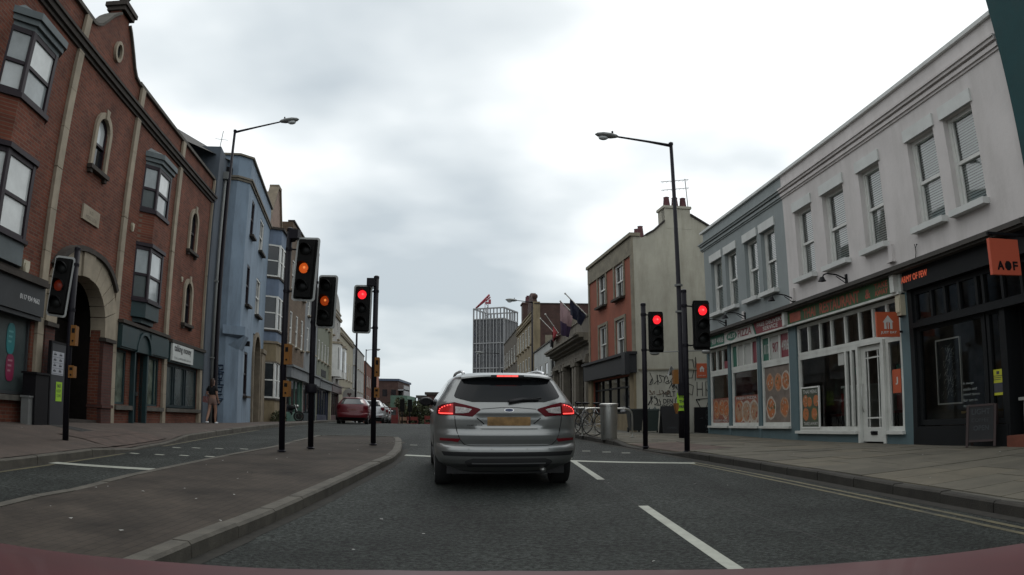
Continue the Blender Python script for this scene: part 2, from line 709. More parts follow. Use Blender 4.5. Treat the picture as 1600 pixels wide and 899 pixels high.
def roadmat():
    m = bpy.data.materials.new("asphalt")
    m.use_nodes = True
    t = m.node_tree
    b = t.nodes['Principled BSDF']
    b.inputs['Roughness'].default_value = 0.78
    b.inputs['Specular IOR Level'].default_value = 0.22
    co = t.nodes.new('ShaderNodeTexCoord')

    def nz(scale, det, vec=None):
        n = t.nodes.new('ShaderNodeTexNoise')
        n.inputs['Scale'].default_value = scale
        n.inputs['Detail'].default_value = det
        n.inputs['Roughness'].default_value = .65
        t.links.new(vec or co.outputs['Object'], n.inputs['Vector'])
        return n.outputs[0]

    def rng(src, a, b_, c, d):
        r = t.nodes.new('ShaderNodeMapRange')
        for i, v in enumerate((a, b_, c, d)): r.inputs[i + 1].default_value = v
        t.links.new(src, r.inputs[0])
        return r.outputs[0]

    def mul(a, b_):
        n = t.nodes.new('ShaderNodeMath')
        n.operation = 'MULTIPLY'
        t.links.new(a, n.inputs[0])
        t.links.new(b_, n.inputs[1])
        return n.outputs[0]
    vo = t.nodes.new('ShaderNodeTexVoronoi')
    vo.inputs['Scale'].default_value = 75
    t.links.new(co.outputs['Object'], vo.inputs['Vector'])
    agg = rng(nz(24, 6), .38, .64, .25, 2.3)
    stones = rng(vo.outputs['Distance'], .1, .6, 1.35, .65)
    large = rng(nz(.8, 8), .34, .68, .66, 1.36)
    mp = t.nodes.new('ShaderNodeMapping')
    mp.inputs['Scale'].default_value = (1.3, .10, 1)
    mp.inputs['Rotation'].default_value = (0, 0, .1)
    t.links.new(co.outputs['Object'], mp.inputs[0])
    tracks = rng(nz(1.0, 4, mp.outputs[0]), .35, .68, .75, 1.32)
    f = mul(mul(agg, stones), mul(large, tracks))
    mm = t.nodes.new('ShaderNodeMix')
    mm.data_type = 'RGBA'
    mm.blend_type = 'MULTIPLY'
    mm.inputs[0].default_value = 1
    mm.inputs[6].default_value = (.0285, .0325, .0295, 1)
    t.links.new(f, mm.inputs[7])
    t.links.new(mm.outputs[2], b.inputs['Base Color'])
    bp = t.nodes.new('ShaderNodeBump')
    bp.inputs['Strength'].default_value = .75
    bp.inputs['Distance'].default_value = .012
    t.links.new(mul(agg, stones), bp.inputs['Height'])
    t.links.new(bp.outputs[0], b.inputs['Normal'])
    return m


M_ROAD = roadmat()
M_PAVE_L = mat("worn_red_brown_paving", (.075, .056, .046), .9, .25, 1.2, .35, 60, dirt=.5)
M_PAVE_R = mat("grey_paving", (.09, .085, .07), .9, .2, 1.6, .3, 50, dirt=.3, dirtcol=(.06, .055, .045))
M_SLABS = [mat("flagstone_%s" % n, c, .88, .16, 2.2, .3, 45, dirt=.35, dirtcol=(.05, .046, .038)) for n, c in
           (("grey", (.102, .092, .070)), ("buff", (.115, .101, .074)), ("dark", (.084, .076, .058)))]
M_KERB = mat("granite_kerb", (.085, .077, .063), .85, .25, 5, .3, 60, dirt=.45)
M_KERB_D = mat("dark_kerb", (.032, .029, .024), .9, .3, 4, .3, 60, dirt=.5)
M_LINE = mat("white_road_paint", (.34, .35, .30), .7, .12, 12, .1, 60, dirt=.45, dirtcol=(.10, .10, .09))
M_YEL = mat("faded_yellow_paint", (.108, .094, .052), .75, .3, 12, .1, 60, dirt=1.0, dirtcol=(.04, .04, .034))
M_ISL = brickmat("island_block_paving", (.058, .046, .036), (.050, .040, .032), (.036, .030, .024), .2, .1, .006, .9, flat=True, bump=.35, dirt=.85)
M_EARTH = mat("ground_earth", (.07, .07, .055), .95, .3, .1)

# the land under everything, out to the horizon
gr = MB()
gx = [-1800, -400, -120, -40, -15, 0, 15, 40, 120, 400, 1800]
gy = [-400, -60, -5, 5, 10, 14, 18, 25, 38, 46, 60, 80, 120, 400, 2500]
gr.add([(x, y, (zr(y) if y < 400 else -10) - .9) for y in gy for x in gx],
       [(j * 11 + i, j * 11 + i + 1, (j + 1) * 11 + i + 1, (j + 1) * 11 + i) for j in range(len(gy) - 1) for i in range(10)], 0, True)
tag(link('ground', mesh_of('ground', gr, M_EARTH)), kind='structure')

ys_all = frange(-25, 8, 1.5)[:-1] + frange(8, 50, .6)[:-1] + frange(50, 110, 3)
road = sheet('road', lambda y: [lerp(kerb_lx(y) - .05, kerb_rx(y) + .05, i / 14) for i in range(15)], zroad, ys_all, M_ROAD)
far = MB()
fy = [109.5, 140, 200, 400]
far.add([(x + (-.13 * (y - 20)), y, zr(y) - .01) for y in fy for x in (-7, 5)], [(2 * i, 2 * i + 1, 2 * i + 3, 2 * i + 2) for i in range(3)])
tag(link('road', mesh_of('road', far, M_ROAD)), kind='structure')
pav_l = sheet('pavement', lambda y: [lerp(kerb_lx(y) - .1, fac_l(y) - .6, i / 8) for i in range(9)], zpl, ys_all, M_PAVE_L)
pav_r = sheet('pavement', lambda y: [lerp(kerb_rx(y) + .1, fac_r(y) + .6, i / 8) for i in range(9)], zpr, ys_all, M_PAVE_R, dz=-.006)


def child(name, mb, mats, parent, label=None, kind=None):
    o = link(name, mesh_of(name, mb, mats), None, parent)
    if label: o['label'] = label
    if kind: o['kind'] = kind
    return o


def kerbs(parent, kx, ztop, y0, y1, sgn, step, m, skip=None):
    y = y0
    while y < y1:
        e = y + step * R.uniform(.92, 1.06)
        mb = MB()
        g = .008
        a, b = y + g, e - g
        w_ = .15
        pts = []
        for yy in (a, b):
            x = kx(yy)
            j = R.uniform(-.006, .006)
            zt = ztop(yy) + .004 + j
            pts.append([(x + j, yy, zroad(x, yy) - .1), (x + j, yy, zt - .02), (x + j + sgn * .02, yy, zt), (x + sgn * w_, yy, zt), (x + sgn * w_, yy, zroad(x, yy) - .1)])
        v = pts[0] + pts[1]
        mb.add(v, [(i, i + 1, 6 + i, 5 + i) if sgn < 0 else (i + 1, i, 5 + i, 6 + i) for i in range(4)] + [(0, 1, 2, 3, 4), (9, 8, 7, 6, 5)])
        o = child('kerb_stone', mb, m, parent)
        y = e
    return


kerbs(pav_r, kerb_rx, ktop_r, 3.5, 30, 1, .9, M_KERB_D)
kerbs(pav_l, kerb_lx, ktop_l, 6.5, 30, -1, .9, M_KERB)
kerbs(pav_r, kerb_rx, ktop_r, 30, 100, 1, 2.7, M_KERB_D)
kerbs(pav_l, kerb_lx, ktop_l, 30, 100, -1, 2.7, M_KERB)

# flagstones of the right pavement
y = 3.4
row = 0
while y < 23.6:
    dy = .62 if row % 3 else .75
    ncol = 5
    off = .5 * (row % 2) / ncol
    ts = [0] + [min(max((i + R.uniform(-.05, .05)) / ncol + off, 0), 1) for i in range(1, ncol)] + [1]
    for i in range(ncol):
        if ts[i + 1] - ts[i] < .03: continue
        g = .006
        c = []
        for yy in (y + g, y + dy - g):
            k, f = kerb_rx(yy) + .17, fac_r(yy) - .02
            for t_ in (ts[i], ts[i + 1]):
                c.append((lerp(k, f, t_) + (g if t_ == ts[i] else -g), yy))
        dz = R.uniform(0, .009)
        v = [(p[0], p[1], zpr(*p) + dz + .004) for p in c] + [(p[0], p[1], zpr(*p) - .05) for p in c]
        mb = MB().add(v, [(0, 1, 3, 2), (4, 6, 7, 5), (0, 4, 5, 1), (2, 3, 7, 6), (0, 2, 6, 4), (1, 5, 7, 3)])
        child('paving_slab', mb, M_SLABS[R.choice((0, 0, 1, 2))], pav_r)
    y += dy
    row += 1


def paint(parent, name, pts, m, dz=.004, zf=zroad, n=1):
    """a painted quad on the road: 4 corners, split along its length"""
    mb = MB()
    a, b, c, d = [Vector((*p, 0)) for p in pts]
    for i in range(n):
        q = [a.lerp(b, i / n), a.lerp(b, (i + 1) / n), d.lerp(c, (i + 1) / n), d.lerp(c, i / n)]
        mb.poly([(p.x, p.y, zf(p.x, p.y) + dz) for p in q])
    return child(name, mb, m, parent)


# white lane dashes
paint(road, 'lane_dash', [(1.51, 4.6), (1.625, 4.6), (1.475, 8.0), (1.365, 8.0)], M_LINE, n=8)
paint(road, 'lane_dash', [(1.205, 10.5), (1.315, 10.5), (1.16, 13.6), (1.06, 13.6)], M_LINE, n=6)
paint(road, 'lane_dash', [(1.75, -1), (1.86, -1), (1.78, 1.5), (1.67, 1.5)], M_LINE, n=6)
# stop lines
paint(road, 'stop_line', [(-2.12, 14.55), (3.2, 12.72), (3.22, 12.95), (-2.12, 14.85)], M_LINE, n=16)
paint(road, 'stop_line', [(-7.05, 9.38), (-4.72, 9.98), (-4.8, 10.22), (-7.15, 9.6)], M_LINE, n=8)
# double yellow lines along the right kerb
for k in (.30, .46):
    for y0 in frange(3.6, 13.0, 1.2)[:-1]:
        y1 = y0 + 1.2
        paint(road, 'yellow_line', [(kerb_rx(y0) - k - .07, y0), (kerb_rx(y0) - k, y0), (kerb_rx(y1) - k, y1), (kerb_rx(y1) - k - .07, y1)], M_YEL, n=2)
for y0, y1 in ((6.5, 8.2), (8.2, 9.4), (9.65, 11.9), (14.0, 18), (18, 23), (23, 30)):
    paint(road, 'yellow_line', [(kerb_lx(y0) + .10, y0), (kerb_lx(y0) + .18, y0), (kerb_lx(y1) + .18, y1), (kerb_lx(y1) + .10, y1)], M_YEL, n=5)
# crossing studs
for x, y in [(-6.69, 12.07), (-6.24, 12.21), (-5.83, 12.40), (-5.38, 12.54), (-6.73, 13.95), (-6.4, 14.2), (-5.97, 14.42), (-5.51, 14.67), (-5.13, 14.9), (1.61, 16.13), (2.02, 15.83), (2.39, 15.53), (-2.38, 17.94), (-1.7, 17.6), (1.2, 16.4)]:
    paint(road, 'crossing_stud', [(x - .09, y - .06), (x + .09, y - .06), (x + .09, y + .06), (x - .09, y + .06)], M_LINE)

# patches and a drain cover
M_PATCH = mat("dark_asphalt_patch", (.022, .021, .02), .8, .25, 8, .5, 60)
M_IRON = mat("cast_iron", (.035, .03, .026), .6, .3, 20, .5, 60)
paint(pav_l, 'asphalt_patch', [(-9.6, 13.3), (-8.4, 13.1), (-8.3, 13.7), (-9.5, 13.95)], M_PATCH, .005, zpl, 3)
paint(pav_l, 'pavement_cover', [(-8.9, 9.4), (-8.0, 9.3), (-8.0, 9.6), (-8.9, 9.75)], M_KERB, .006, zpl, 3)

# ------------------------------------------------------------------ traffic island
IS_R = [(-2.35, 3.2), (-2.30, 5.0), (-2.2, 6.7), (-2.14, 8.4), (-2.12, 10.1), (-2.10, 11.8), (-2.10, 13.2), (-2.2, 14.6), (-2.36, 15.9), (-2.55, 17.2), (-2.78, 18.6), (-2.95, 19.3)]
IS_F = [(-3.25, 19.55), (-4.1, 19.6), (-4.9, 19.5), (-5.15, 19.2)]
IS_L = [(-5.05, 17.8), (-4.95, 16.2), (-4.9, 14.6), (-4.9, 12.8), (-4.84, 10.2), (-4.8, 8.5), (-4.65, 6.8), (-4.5, 5.3), (-4.45, 3.2)]
loop = IS_R + IS_F + IS_L


def zisl(x, y):
    return zroad(x, y) + interp(y, [3, 11.5, 12.5, 15.0, 15.8, 20], [.12, .12, .105, .10, .12, .12]) + (0 if x > -4.6 else interp(y, [3, 20], [-.03, -.01]))


mb = MB()
top = []
ysI = frange(3.2, 19.3, .7)
rows = []
for yy in ysI:
    xr = interp(yy, [p[1] for p in IS_R], [p[0] for p in IS_R])
    xl = interp(yy, [p[1] for p in IS_L[::-1]], [p[0] for p in IS_L[::-1]])
    rows.append([(lerp(xl + .1, xr - .1, i / 6), yy, zisl(lerp(xl, xr, i / 6), yy)) for i in range(7)])
rows.append([(lerp(-4.9, -3.2, i / 6), 19.5, zisl(-4, 19.5)) for i in range(7)])
mb.add([p for r in rows for p in r], [(i * 7 + k, i * 7 + k + 1, (i + 1) * 7 + k + 1, (i + 1) * 7 + k) for i in range(len(rows) - 1) for k in range(6)], 0, True)
island = tag(link('traffic_island', mesh_of('traffic_island', mb, M_ISL)), kind='structure')


def resample(pts, step):
    o = [pts[0]]
    for a, b in zip(pts, pts[1:]):
        d = math.dist(a, b)
        n = max(1, round(d / step))
        o += [(lerp(a[0], b[0], i / n), lerp(a[1], b[1], i / n)) for i in range(1, n + 1)]
    return o


cx_, cy_ = -3.5, 11
for chain, wd, mm in ((IS_R, .16, M_KERB), ([IS_R[-1]] + IS_F, .16, M_KERB), ([IS_F[-1]] + IS_L, .14, M_KERB)):
    pts = resample(chain, .88)
    for a, b in zip(pts, pts[1:]):
        d = Vector((b[0] - a[0], b[1] - a[1]))
        nrm = Vector((-d.y, d.x)).normalized() * wd       # to the left of travel = inwards
        j = R.uniform(-.004, .005)
        mb = MB()
        v = []
        gl = d.normalized() * .005
        for p in ((a[0] + gl.x, a[1] + gl.y), (b[0] - gl.x, b[1] - gl.y)):
            zt = zisl(*p) + .008 + j
            zb = zroad(*p) - .1
            v += [(p[0], p[1], zb), (p[0], p[1], zt - .025), (p[0] + nrm.x * .15, p[1] + nrm.y * .15, zt), (p[0] + nrm.x, p[1] + nrm.y, zt), (p[0] + nrm.x, p[1] + nrm.y, zb)]
        mb.add(v, [(i + 1, i, 5 + i, 6 + i) for i in range(4)] + [(0, 1, 2, 3, 4), (9, 8, 7, 6, 5)])
        child('kerb_stone', mb, mm, island)
# tactile blisters by the far pole
mb = MB()
for i in range(9):
    for k in range(5):
        x, y = -3.5 + i * .13, 16.1 + k * .2
        mb.lathe([(.035, 0), (.028, .008), (0, .011)], (x, y, zisl(x, y)), 6)
child('tactile_blisters', mb, M_KERB, island, kind='stuff')

# thin tar seam along the lane line, and scattered litter specks
paint(road, 'tar_seam', [(1.40, 7.6), (1.415, 7.6), (1.255, 10.9), (1.24, 10.9)], M_PATCH, .002, n=6)
paint(road, 'tar_seam', [(2.6, 5.2), (2.62, 5.2), (2.2, 9.4), (2.18, 9.4)], M_PATCH, .002, n=8)
M_LITTER = mat("pale_litter", (.30, .30, .28), .8, .3)
mb = MB()
for (x0, x1, y0, y1, zf, n) in ((-4.6, -2.4, 4.6, 17, zisl, 26), (4.8, 7.4, 6, 18, zpr, 16), (-9.5, -7.4, 9, 20, zpl, 18), (-1.8, 3.6, 4, 12, zroad, 10)):
    for _ in range(n):
        x, y, s_ = R.uniform(x0, x1), R.uniform(y0, y1), R.uniform(.010, .026)
        a = R.uniform(0, 3)
        z = zf(x, y) + .014
        mb.poly([(x + s_ * math.cos(a + k * 1.57) * (1, .6)[k % 2], y + s_ * math.sin(a + k * 1.57), z + R.uniform(0, .008)) for k in range(4)])
tag(link('litter', mesh_of('litter', mb, M_LITTER)), 'tiny pale litter specks scattered over pavements and island', 'litter', kind='stuff')
M_GUTTER_D = mat("gutter_strip", (.020, .018, .014), .95, .4, 9)  # dark strips laid along the foot of the kerbs
for y0 in frange(3.6, 26, 1.4)[:-1]:
    y1 = y0 + 1.4
    paint(road, 'gutter_strip', [(kerb_rx(y0) - .16 - .05 * R.random(), y0), (kerb_rx(y0) - .004, y0), (kerb_rx(y1) - .004, y1), (kerb_rx(y1) - .16 - .05 * R.random(), y1)], M_GUTTER_D, .003, n=2)
    if y0 > 6.5:
        paint(road, 'gutter_strip', [(kerb_lx(y0) + .004, y0), (kerb_lx(y0) + .08, y0), (kerb_lx(y1) + .08, y1), (kerb_lx(y1) + .004, y1)], M_GUTTER_D, .003, n=2)
for y0 in frange(4.6, 16.4, 1.3)[:-1]:
    y1 = y0 + 1.3
    xr = lambda yy: interp(yy, [p[1] for p in IS_R], [p[0] for p in IS_R])
    paint(road, 'gutter_strip', [(xr(y0) + .004, y0), (xr(y0) + .12 + .05 * R.random(), y0), (xr(y1) + .12 + .05 * R.random(), y1), (xr(y1) + .004, y1)], M_GUTTER_D, .003, n=2)

M_TACT = mat("red_tactile_paving", (.080, .055, .045), .9, .3, 3, .3, 50, dirt=.5)
for (fa, fb, zf, sg_, par) in (((11.9, 15.2), kerb_lx, zpl, -1, pav_l), ((14.9, 17.8), kerb_rx, zpr, 1, pav_r)):
    for i in range(4):
        for k in range(2):
            ya, yb_ = lerp(fa[0], fa[1], i / 4) + .006, lerp(fa[0], fa[1], (i + 1) / 4) - .006
            xa, xb = .19 + k * .6, .19 + (k + 1) * .6 - .012
            q = [(fb(ya) + sg_ * xa, ya), (fb(ya) + sg_ * xb, ya), (fb(yb_) + sg_ * xb, yb_), (fb(yb_) + sg_ * xa, yb_)]
            paint(par, 'tactile_slab', q if sg_ > 0 else q[::-1], M_TACT, .016, zf, n=1)
# ------------------------------------------------------------------ building helpers
def pbox(mb, p0, d, n, a0, a1, z0, z1, t0, t1, mi=0):
    """box on a vertical face: along d from a0 to a1, z0..z1, thickness t0..t1 along the outward normal n"""
    p0, d, n = Vector(p0), Vector(d), Vector(n)
    v = [p0 + d * a + n * t + Vector((0, 0, z)) for z in (z0, z1) for t in (t0, t1) for a in (a0, a1)]
    # orientation independent of handedness: recalculated by caller's frame being right handed (d x n = -z)
    return mb.add(v, [(0, 1, 3, 2), (4, 6, 7, 5), (0, 4, 5, 1), (2, 3, 7, 6), (0, 2, 6, 4), (1, 5, 7, 3)], mi)


def sash(T, x0, x1, z0, z1, y, fm, gm, sill=None, fw=.07, meet=.5, bars=(0, 0), blind=None, room=True, sillz=.09, sillp=.10, lintel=None, gid='window'):
    """sliding sash window set in an opening whose recess plane is y"""
    mb = MB()
    for a, b in ((x0, x0 + fw), (x1 - fw, x1)):
        mb.box(a, b, y - .05, y + .06, z0, z1)
    mb.box(x0 + fw, x1 - fw, y - .05, y + .06, z1 - fw, z1)
    mb.box(x0 + fw, x1 - fw, y - .05, y + .06, z0, z0 + fw)
    zm = lerp(z0, z1, meet)
    mb.box(x0 + fw, x1 - fw, y - .025, y + .05, zm - .03, zm + .03)
    for a, b, dy in ((zm + .03, z1 - fw, -.015), (z0 + fw, zm - .03, .012)):
        for e0, e1 in ((x0 + fw, x0 + fw + .035), (x1 - fw - .035, x1 - fw)):
            mb.box(e0, e1, y + dy - .012, y + dy + .03, a, b)
        for i in range(1, bars[0] + 1):
            xx = lerp(x0 + fw, x1 - fw, i / (bars[0] + 1))
            mb.box(xx - .012, xx + .012, y + dy - .008, y + dy + .02, a, b)
        for i in range(1, bars[1] + 1):
            zz_ = lerp(a, b, i / (bars[1] + 1))
            mb.box(x0 + fw, x1 - fw, y + dy - .006, y + dy + .018, zz_ - .012, zz_ + .012)
    w_ = T.part(gid, mb, fm)
    for a, b, dy in ((zm + .03, z1 - fw, .004), (z0 + fw, zm - .03, .03)):
        T.part('pane', MB().poly([(x0 + fw, y + dy, a), (x1 - fw, y + dy, a), (x1 - fw, y + dy, b), (x0 + fw, y + dy, b)]), gm, w_)
    if sill is not None:
        T.part('sill', MB().box(x0 - .06, x1 + .06, y - .2 - sillp, y - .051, z0 - sillz, z0), sill, w_)
    if lintel is not None:
        T.part('lintel', MB().box(x0 - .06, x1 + .06, y - .2 - .012, y - .2 + .05, z1, z1 + .24), lintel, w_)
    if blind is not None:
        b = MB()
        zz_ = z1 - fw
        while zz_ > z0 + fw:
            b.poly([(x0 + fw, y + .066, zz_ - .043), (x1 - fw, y + .066, zz_ - .043), (x1 - fw, y + .082, zz_), (x0 + fw, y + .082, zz_)])
            zz_ -= .05
        T.part('blind', b, blind, w_, kind='stuff')
    if room:
        T.part('dark_room_board', MB().box(x0 - .02, x1 + .02, y + .16, y + .2, z0, z1), M_DARK, w_)  # dark board in place of the room's shade
    return w_


def fixed(T, x0, x1, z0, z1, y, fm, gm, muls=(), trans=(), fw=.06, name='window', d=.08, pane='pane', back=None):
    """fixed light with mullions and transoms; each pane is its own piece"""
    mb = MB()
    mb.box(x0, x0 + fw, y - d / 2, y + d / 2, z0, z1)
    mb.box(x1 - fw, x1, y - d / 2, y + d / 2, z0, z1)
    mb.box(x0 + fw, x1 - fw, y - d / 2, y + d / 2, z0, z0 + fw)
    mb.box(x0 + fw, x1 - fw, y - d / 2, y + d / 2, z1 - fw, z1)
    for m_x in muls:
        mb.box(m_x - fw * .4, m_x + fw * .4, y - d / 2 - .004, y + d / 2 - .004, z0 + fw, z1 - fw)
    for t_z in trans:
        mb.box(x0 + fw, x1 - fw, y - d / 2 - .008, y + d / 2 - .008, t_z - fw * .5, t_z + fw * .5)
    w_ = T.part(name, mb, fm)
    xs = [x0 + fw] + list(muls) + [x1 - fw]
    zs = [z0 + fw] + list(trans) + [z1 - fw]
    for i in range(len(xs) - 1):
        for k in range(len(zs) - 1):
            T.part(pane, MB().poly([(xs[i], y + .01, zs[k]), (xs[i + 1], y + .01, zs[k]), (xs[i + 1], y + .01, zs[k + 1]), (xs[i], y + .01, zs[k + 1])]), gm, w_)
    if back is not None:
        T.part('dark_room_board', MB().box(x0, x1, y + back, y + back + .03, z0, z1), M_DARK, w_)
    return w_


def arc(cx, rx, z0, rz, n=12, p=1.0):
    o = []
    for i in range(n + 1):
        t = math.pi * (1 - i / n)
        c, s = math.cos(t), math.sin(t)
        o.append((cx + rx * math.copysign(abs(c) ** p, c), z0 + rz * abs(s) ** p))
    return o


def shell(T, x0, x1, y0, y1, z0, z1, m, name='side_wall'):
    """the side, rear and roof faces of a block behind its facade"""
    mb = MB()
    mb.poly([(x1, y0, z0), (x1, y1, z0), (x1, y1, z1), (x1, y0, z1)])
    mb.poly([(x0, y1, z0), (x0, y0, z0), (x0, y0, z1), (x0, y1, z1)])
    mb.poly([(x1, y1, z0), (x0, y1, z0), (x0, y1, z1), (x1, y1, z1)])
    return T.part(name, mb, m)


def pr(v, p, perp=8.14):       # a point measured on the facade plane, brought forward by p
    return v * (perp - p) / perp


# ------------------------------------------------------------------ red brick building on the left
M_BRK = brickmat("dark_red_brick", (.180, .055, .032), (.115, .036, .023), (.14, .095, .07), ms=.009, bump=.4, dirt=.62)
M_BRK_S = brickmat("glazed_brown_brick", (.10, .038, .03), (.075, .03, .024), (.06, .04, .035), dirt=.4)
M_BAND = mat("dark_stone_band", (.04, .032, .026), .85, .3, 3, .2, dirt=.4)
M_PURP = mat("purple_brown_frame", (.017, .010, .015), .5, .2, spec=.25)
M_SLATEG = mat("slate_grey_paint", (.095, .115, .12), .6, .12, dirt=.35)
M_TEAL = mat("dark_teal_paint", (.012, .034, .038), .5, .15, dirt=.3)
M_TEAL_D = mat("deep_teal_paint", (.010, .022, .026), .5, .15)
M_GREYSH = mat("grey_shop_paint", (.045, .048, .051), .55, .1, dirt=.3, spec=.2)
M_TIMBER = mat("black_brown_timber", (.009, .007, .006), .7, .3, 6, .2, spec=.15)
M_VINYL = mat("frosted_window_vinyl", (.06, .075, .075), .25, .25, 1.5)
M_VINYL2 = mat("poster_covered_glass", (.10, .12, .095), .25, .6, 3)

bb = Thing('brick_building', 'dark red brick office building with shaped gable, pale pilaster strips and canted oriel windows', 'building', ML, (16.5, 0, -.5))
ST = [6.2, 10.2, 14.4, 18.6, 22.85, 27.1]
ops = [(10.75, 14.12, .03, 1.66), (15.04, 17.78, -.8, 3.0), (18.8, 19.66, .02, 1.5), (20.08, 21.02, -.8, 1.52), (21.2, 22.42, .02, 1.5), (23.08, 26.66, .0, 1.45),
       (16.1, 16.83, 5.62, 6.98), (24.62, 25.34, 2.92, 4.36), (24.62, 25.34, 5.48, 6.88), (6.6, 9.9, .03, 1.66)]
mb = MB().wall(6.2, 27.2, -1.0, 8.05, 0, ops, .28)
bb.part('wall', mb, M_BRK)
# parapet and shaped gable above the cornice
gpts = [(6.2, 8.0), (27.2, 8.0), (27.2, 8.78), (18.35, 8.78), (18.0, 8.84), (17.75, 9.02), (17.5, 9.3), (17.25, 9.55), (17.02, 9.76), (16.86, 9.86), (16.86, 10.0), (16.2, 10.0), (16.2, 9.86), (16.0, 9.72), (15.75, 9.52), (15.5, 9.25), (15.25, 9.0), (15.0, 8.86), (14.7, 8.78), (6.2, 8.78)]
bb.part('gable_parapet', MB().prism(gpts, .02, .34, mi=0), M_BRK)
M_COP = mat("weathered_coping", (.085, .078, .066), .9, .25, 4, .3, dirt=.4)
mb = MB()
mb.box(18.3, 27.24, -.07, .42, 8.782, 8.88)
mb.box(6.2, 14.75, -.07, .42, 8.782, 8.88)
cap = gpts[3:]
for a, b in list(zip(cap, cap[1:]))[:8] + list(zip(cap, cap[1:]))[9:-1]:
    d = Vector((b[0] - a[0], 0, b[1] - a[1]))
    if d.length < .16: continue
    nn_ = Vector((d.z, 0, -d.x)).normalized()
    if nn_.z < 0: nn_ = -nn_
    pts = [(a[0], a[1]), (b[0], b[1]), (b[0] + nn_.x * .07, b[1] + nn_.z * .07), (a[0] + nn_.x * .07, a[1] + nn_.z * .07)]
    mb.prism(pts, -.05, .40)
bb.part('coping', mb, M_COP)
mb = MB()
mb.box(16.14, 16.92, -.1, .44, 10.0, 10.12)
mb.box(16.08, 16.98, -.15, .5, 10.12, 10.24)
mb.lathe([(.0, 10.24), (.14, 10.24), (.1, 10.34), (.06, 10.4), (.17, 10.55), (.2, 10.68), (.13, 10.8), (.07, 10.86), (.1, 10.93), (0, 11.05)], (16.53, .17, 0), 12)
bb.part('urn_finial', mb, M_BAND)
# oval window in the gable
ov = [(16.5 + .25 * math.cos(t), 8.9 + .29 * math.sin(t)) for t in [2 * math.pi * i / 20 for i in range(21)]]
ovi = [(16.5 + .165 * math.cos(t), 8.9 + .20 * math.sin(t)) for t in [2 * math.pi * i / 20 for i in range(21)]]
ow = bb.part('oval_window', MB().ring(ov[::-1], ovi[::-1], -.06, .02), M_STONE)
bb.part('pane', MB().poly([(p[0], .012, p[1]) for p in ovi[:-1]]), M_GLASS_D, ow)
# cornice
mb = MB()
mb.box(6.2, 27.22, -.06, .01, 7.86, 7.95)
mb.box(6.2, 27.24, -.13, .01, 7.95, 8.08)
mb.box(6.2, 27.24, -.18, .30, 8.08, 8.15)
bb.part('cornice', mb, M_BAND)
# pilaster strips in blocks of stone
for i, u in enumerate(ST):
    for (a, b) in ((-.5, 2.2), (2.2, 5.0), (5.0, 7.855), (8.153, 8.77)):
        z = a
        while z < b - .02:
            e_ = min(b, z + .93)
            bb.part('pilaster_stone', MB().box(u - .14, u + .14, -.085, -.002, z + .004, e_ - .004), M_STONE)
            z = e_
shell(bb, 6.2, 27.2, 0, 11, -1.0, 8.78, M_BRK)
M_SLATE = mat("roof_slate", (.055, .05, .045), .8, .3, 6, .3, 30, dirt=.3)
M_SLATE_B = brickmat("roof_slates", (.058, .053, .048), (.04, .037, .034), (.02, .018, .016), .3, .16, .008, .75, bump=.7)
mb = MB()
mb.poly([(6.2, .42, 8.7), (27.2, .42, 8.7), (27.2, 5.6, 8.9), (6.2, 5.6, 8.9)])
mb.poly([(27.2, 10.9, 8.8), (6.2, 10.9, 8.8), (6.2, 5.6, 8.9), (27.2, 5.6, 8.9)])
bb.part('roof', mb, M_SLATE_B)


def arched(T, cx, hw, z0, zs, rz, y=.0, nm='arched_window'):
    inn = [(cx - hw, z0)] + arc(cx, hw, zs, rz, 12) + [(cx + hw, z0)]
    ou = [(cx - hw - .15, z0)] + arc(cx, hw + .15, zs, rz + .16, 12) + [(cx + hw + .15, z0)]
    w_ = T.part(nm, MB().ring(ou, inn, y - .075, y + .02), M_STONE)
    T.part('keystone', MB().prism([(cx - .07, zs + rz - .02), (cx + .07, zs + rz - .02), (cx + .1, zs + rz + .24), (cx - .1, zs + rz + .24)], y - .11, y - .08), M_STONE, w_)
    mb = MB().box(cx - hw - .2, cx + hw + .2, y - .15, y + .25, z0 - .1, z0)
    mb.box(cx - hw - .16, cx - hw - .02, y - .1, y, z0 - .19, z0 - .1)
    mb.box(cx + hw + .02, cx + hw + .16, y - .1, y, z0 - .19, z0 - .1)
    T.part('sill', mb, M_BAND, w_)
    yr_ = y + .07
    mb = MB().box(cx - hw, cx - hw + .06, yr_ - .04, yr_ + .04, z0, zs)
    mb.box(cx + hw - .06, cx + hw, yr_ - .04, yr_ + .04, z0, zs)
    mb.box(cx - hw + .06, cx + hw - .06, yr_ - .04, yr_ + .04, z0, z0 + .06)
    zm = lerp(z0, zs + rz, .48)
    mb.box(cx - hw + .06, cx + hw - .06, yr_ - .05, yr_ + .03, zm - .03, zm + .03)
    mb.ring(arc(cx, hw, zs, rz, 12), arc(cx, hw - .06, zs, rz - .06, 12), yr_ - .04, yr_ + .04)
    T.part('frame', mb, M_PURP, w_)
    up = arc(cx, hw - .05, zs, rz - .05, 12)
    T.part('pane', MB().poly([(cx - hw + .05, yr_, zm), (cx + hw - .05, yr_, zm)] + [(p[0], yr_, p[1]) for p in up[::-1]]), M_GLASS_P if nm.endswith('w') and cx < 18 else M_GLASS_D, w_)
    T.part('pane', MB().poly([(cx - hw + .05, yr_ + .015, z0), (cx + hw - .05, yr_ + .015, z0), (cx + hw - .05, yr_ + .015, zm), (cx - hw + .05, yr_ + .015, zm)]), M_GLASS_D, w_)
    # brick spandrels closing the square head of the opening behind the ring
    return w_


arched(bb, 16.465, .37, 5.62, 6.62, .34)
arched(bb, 24.98, .36, 2.92, 4.0, .35)
arched(bb, 24.98, .36, 5.48, 6.52, .35)


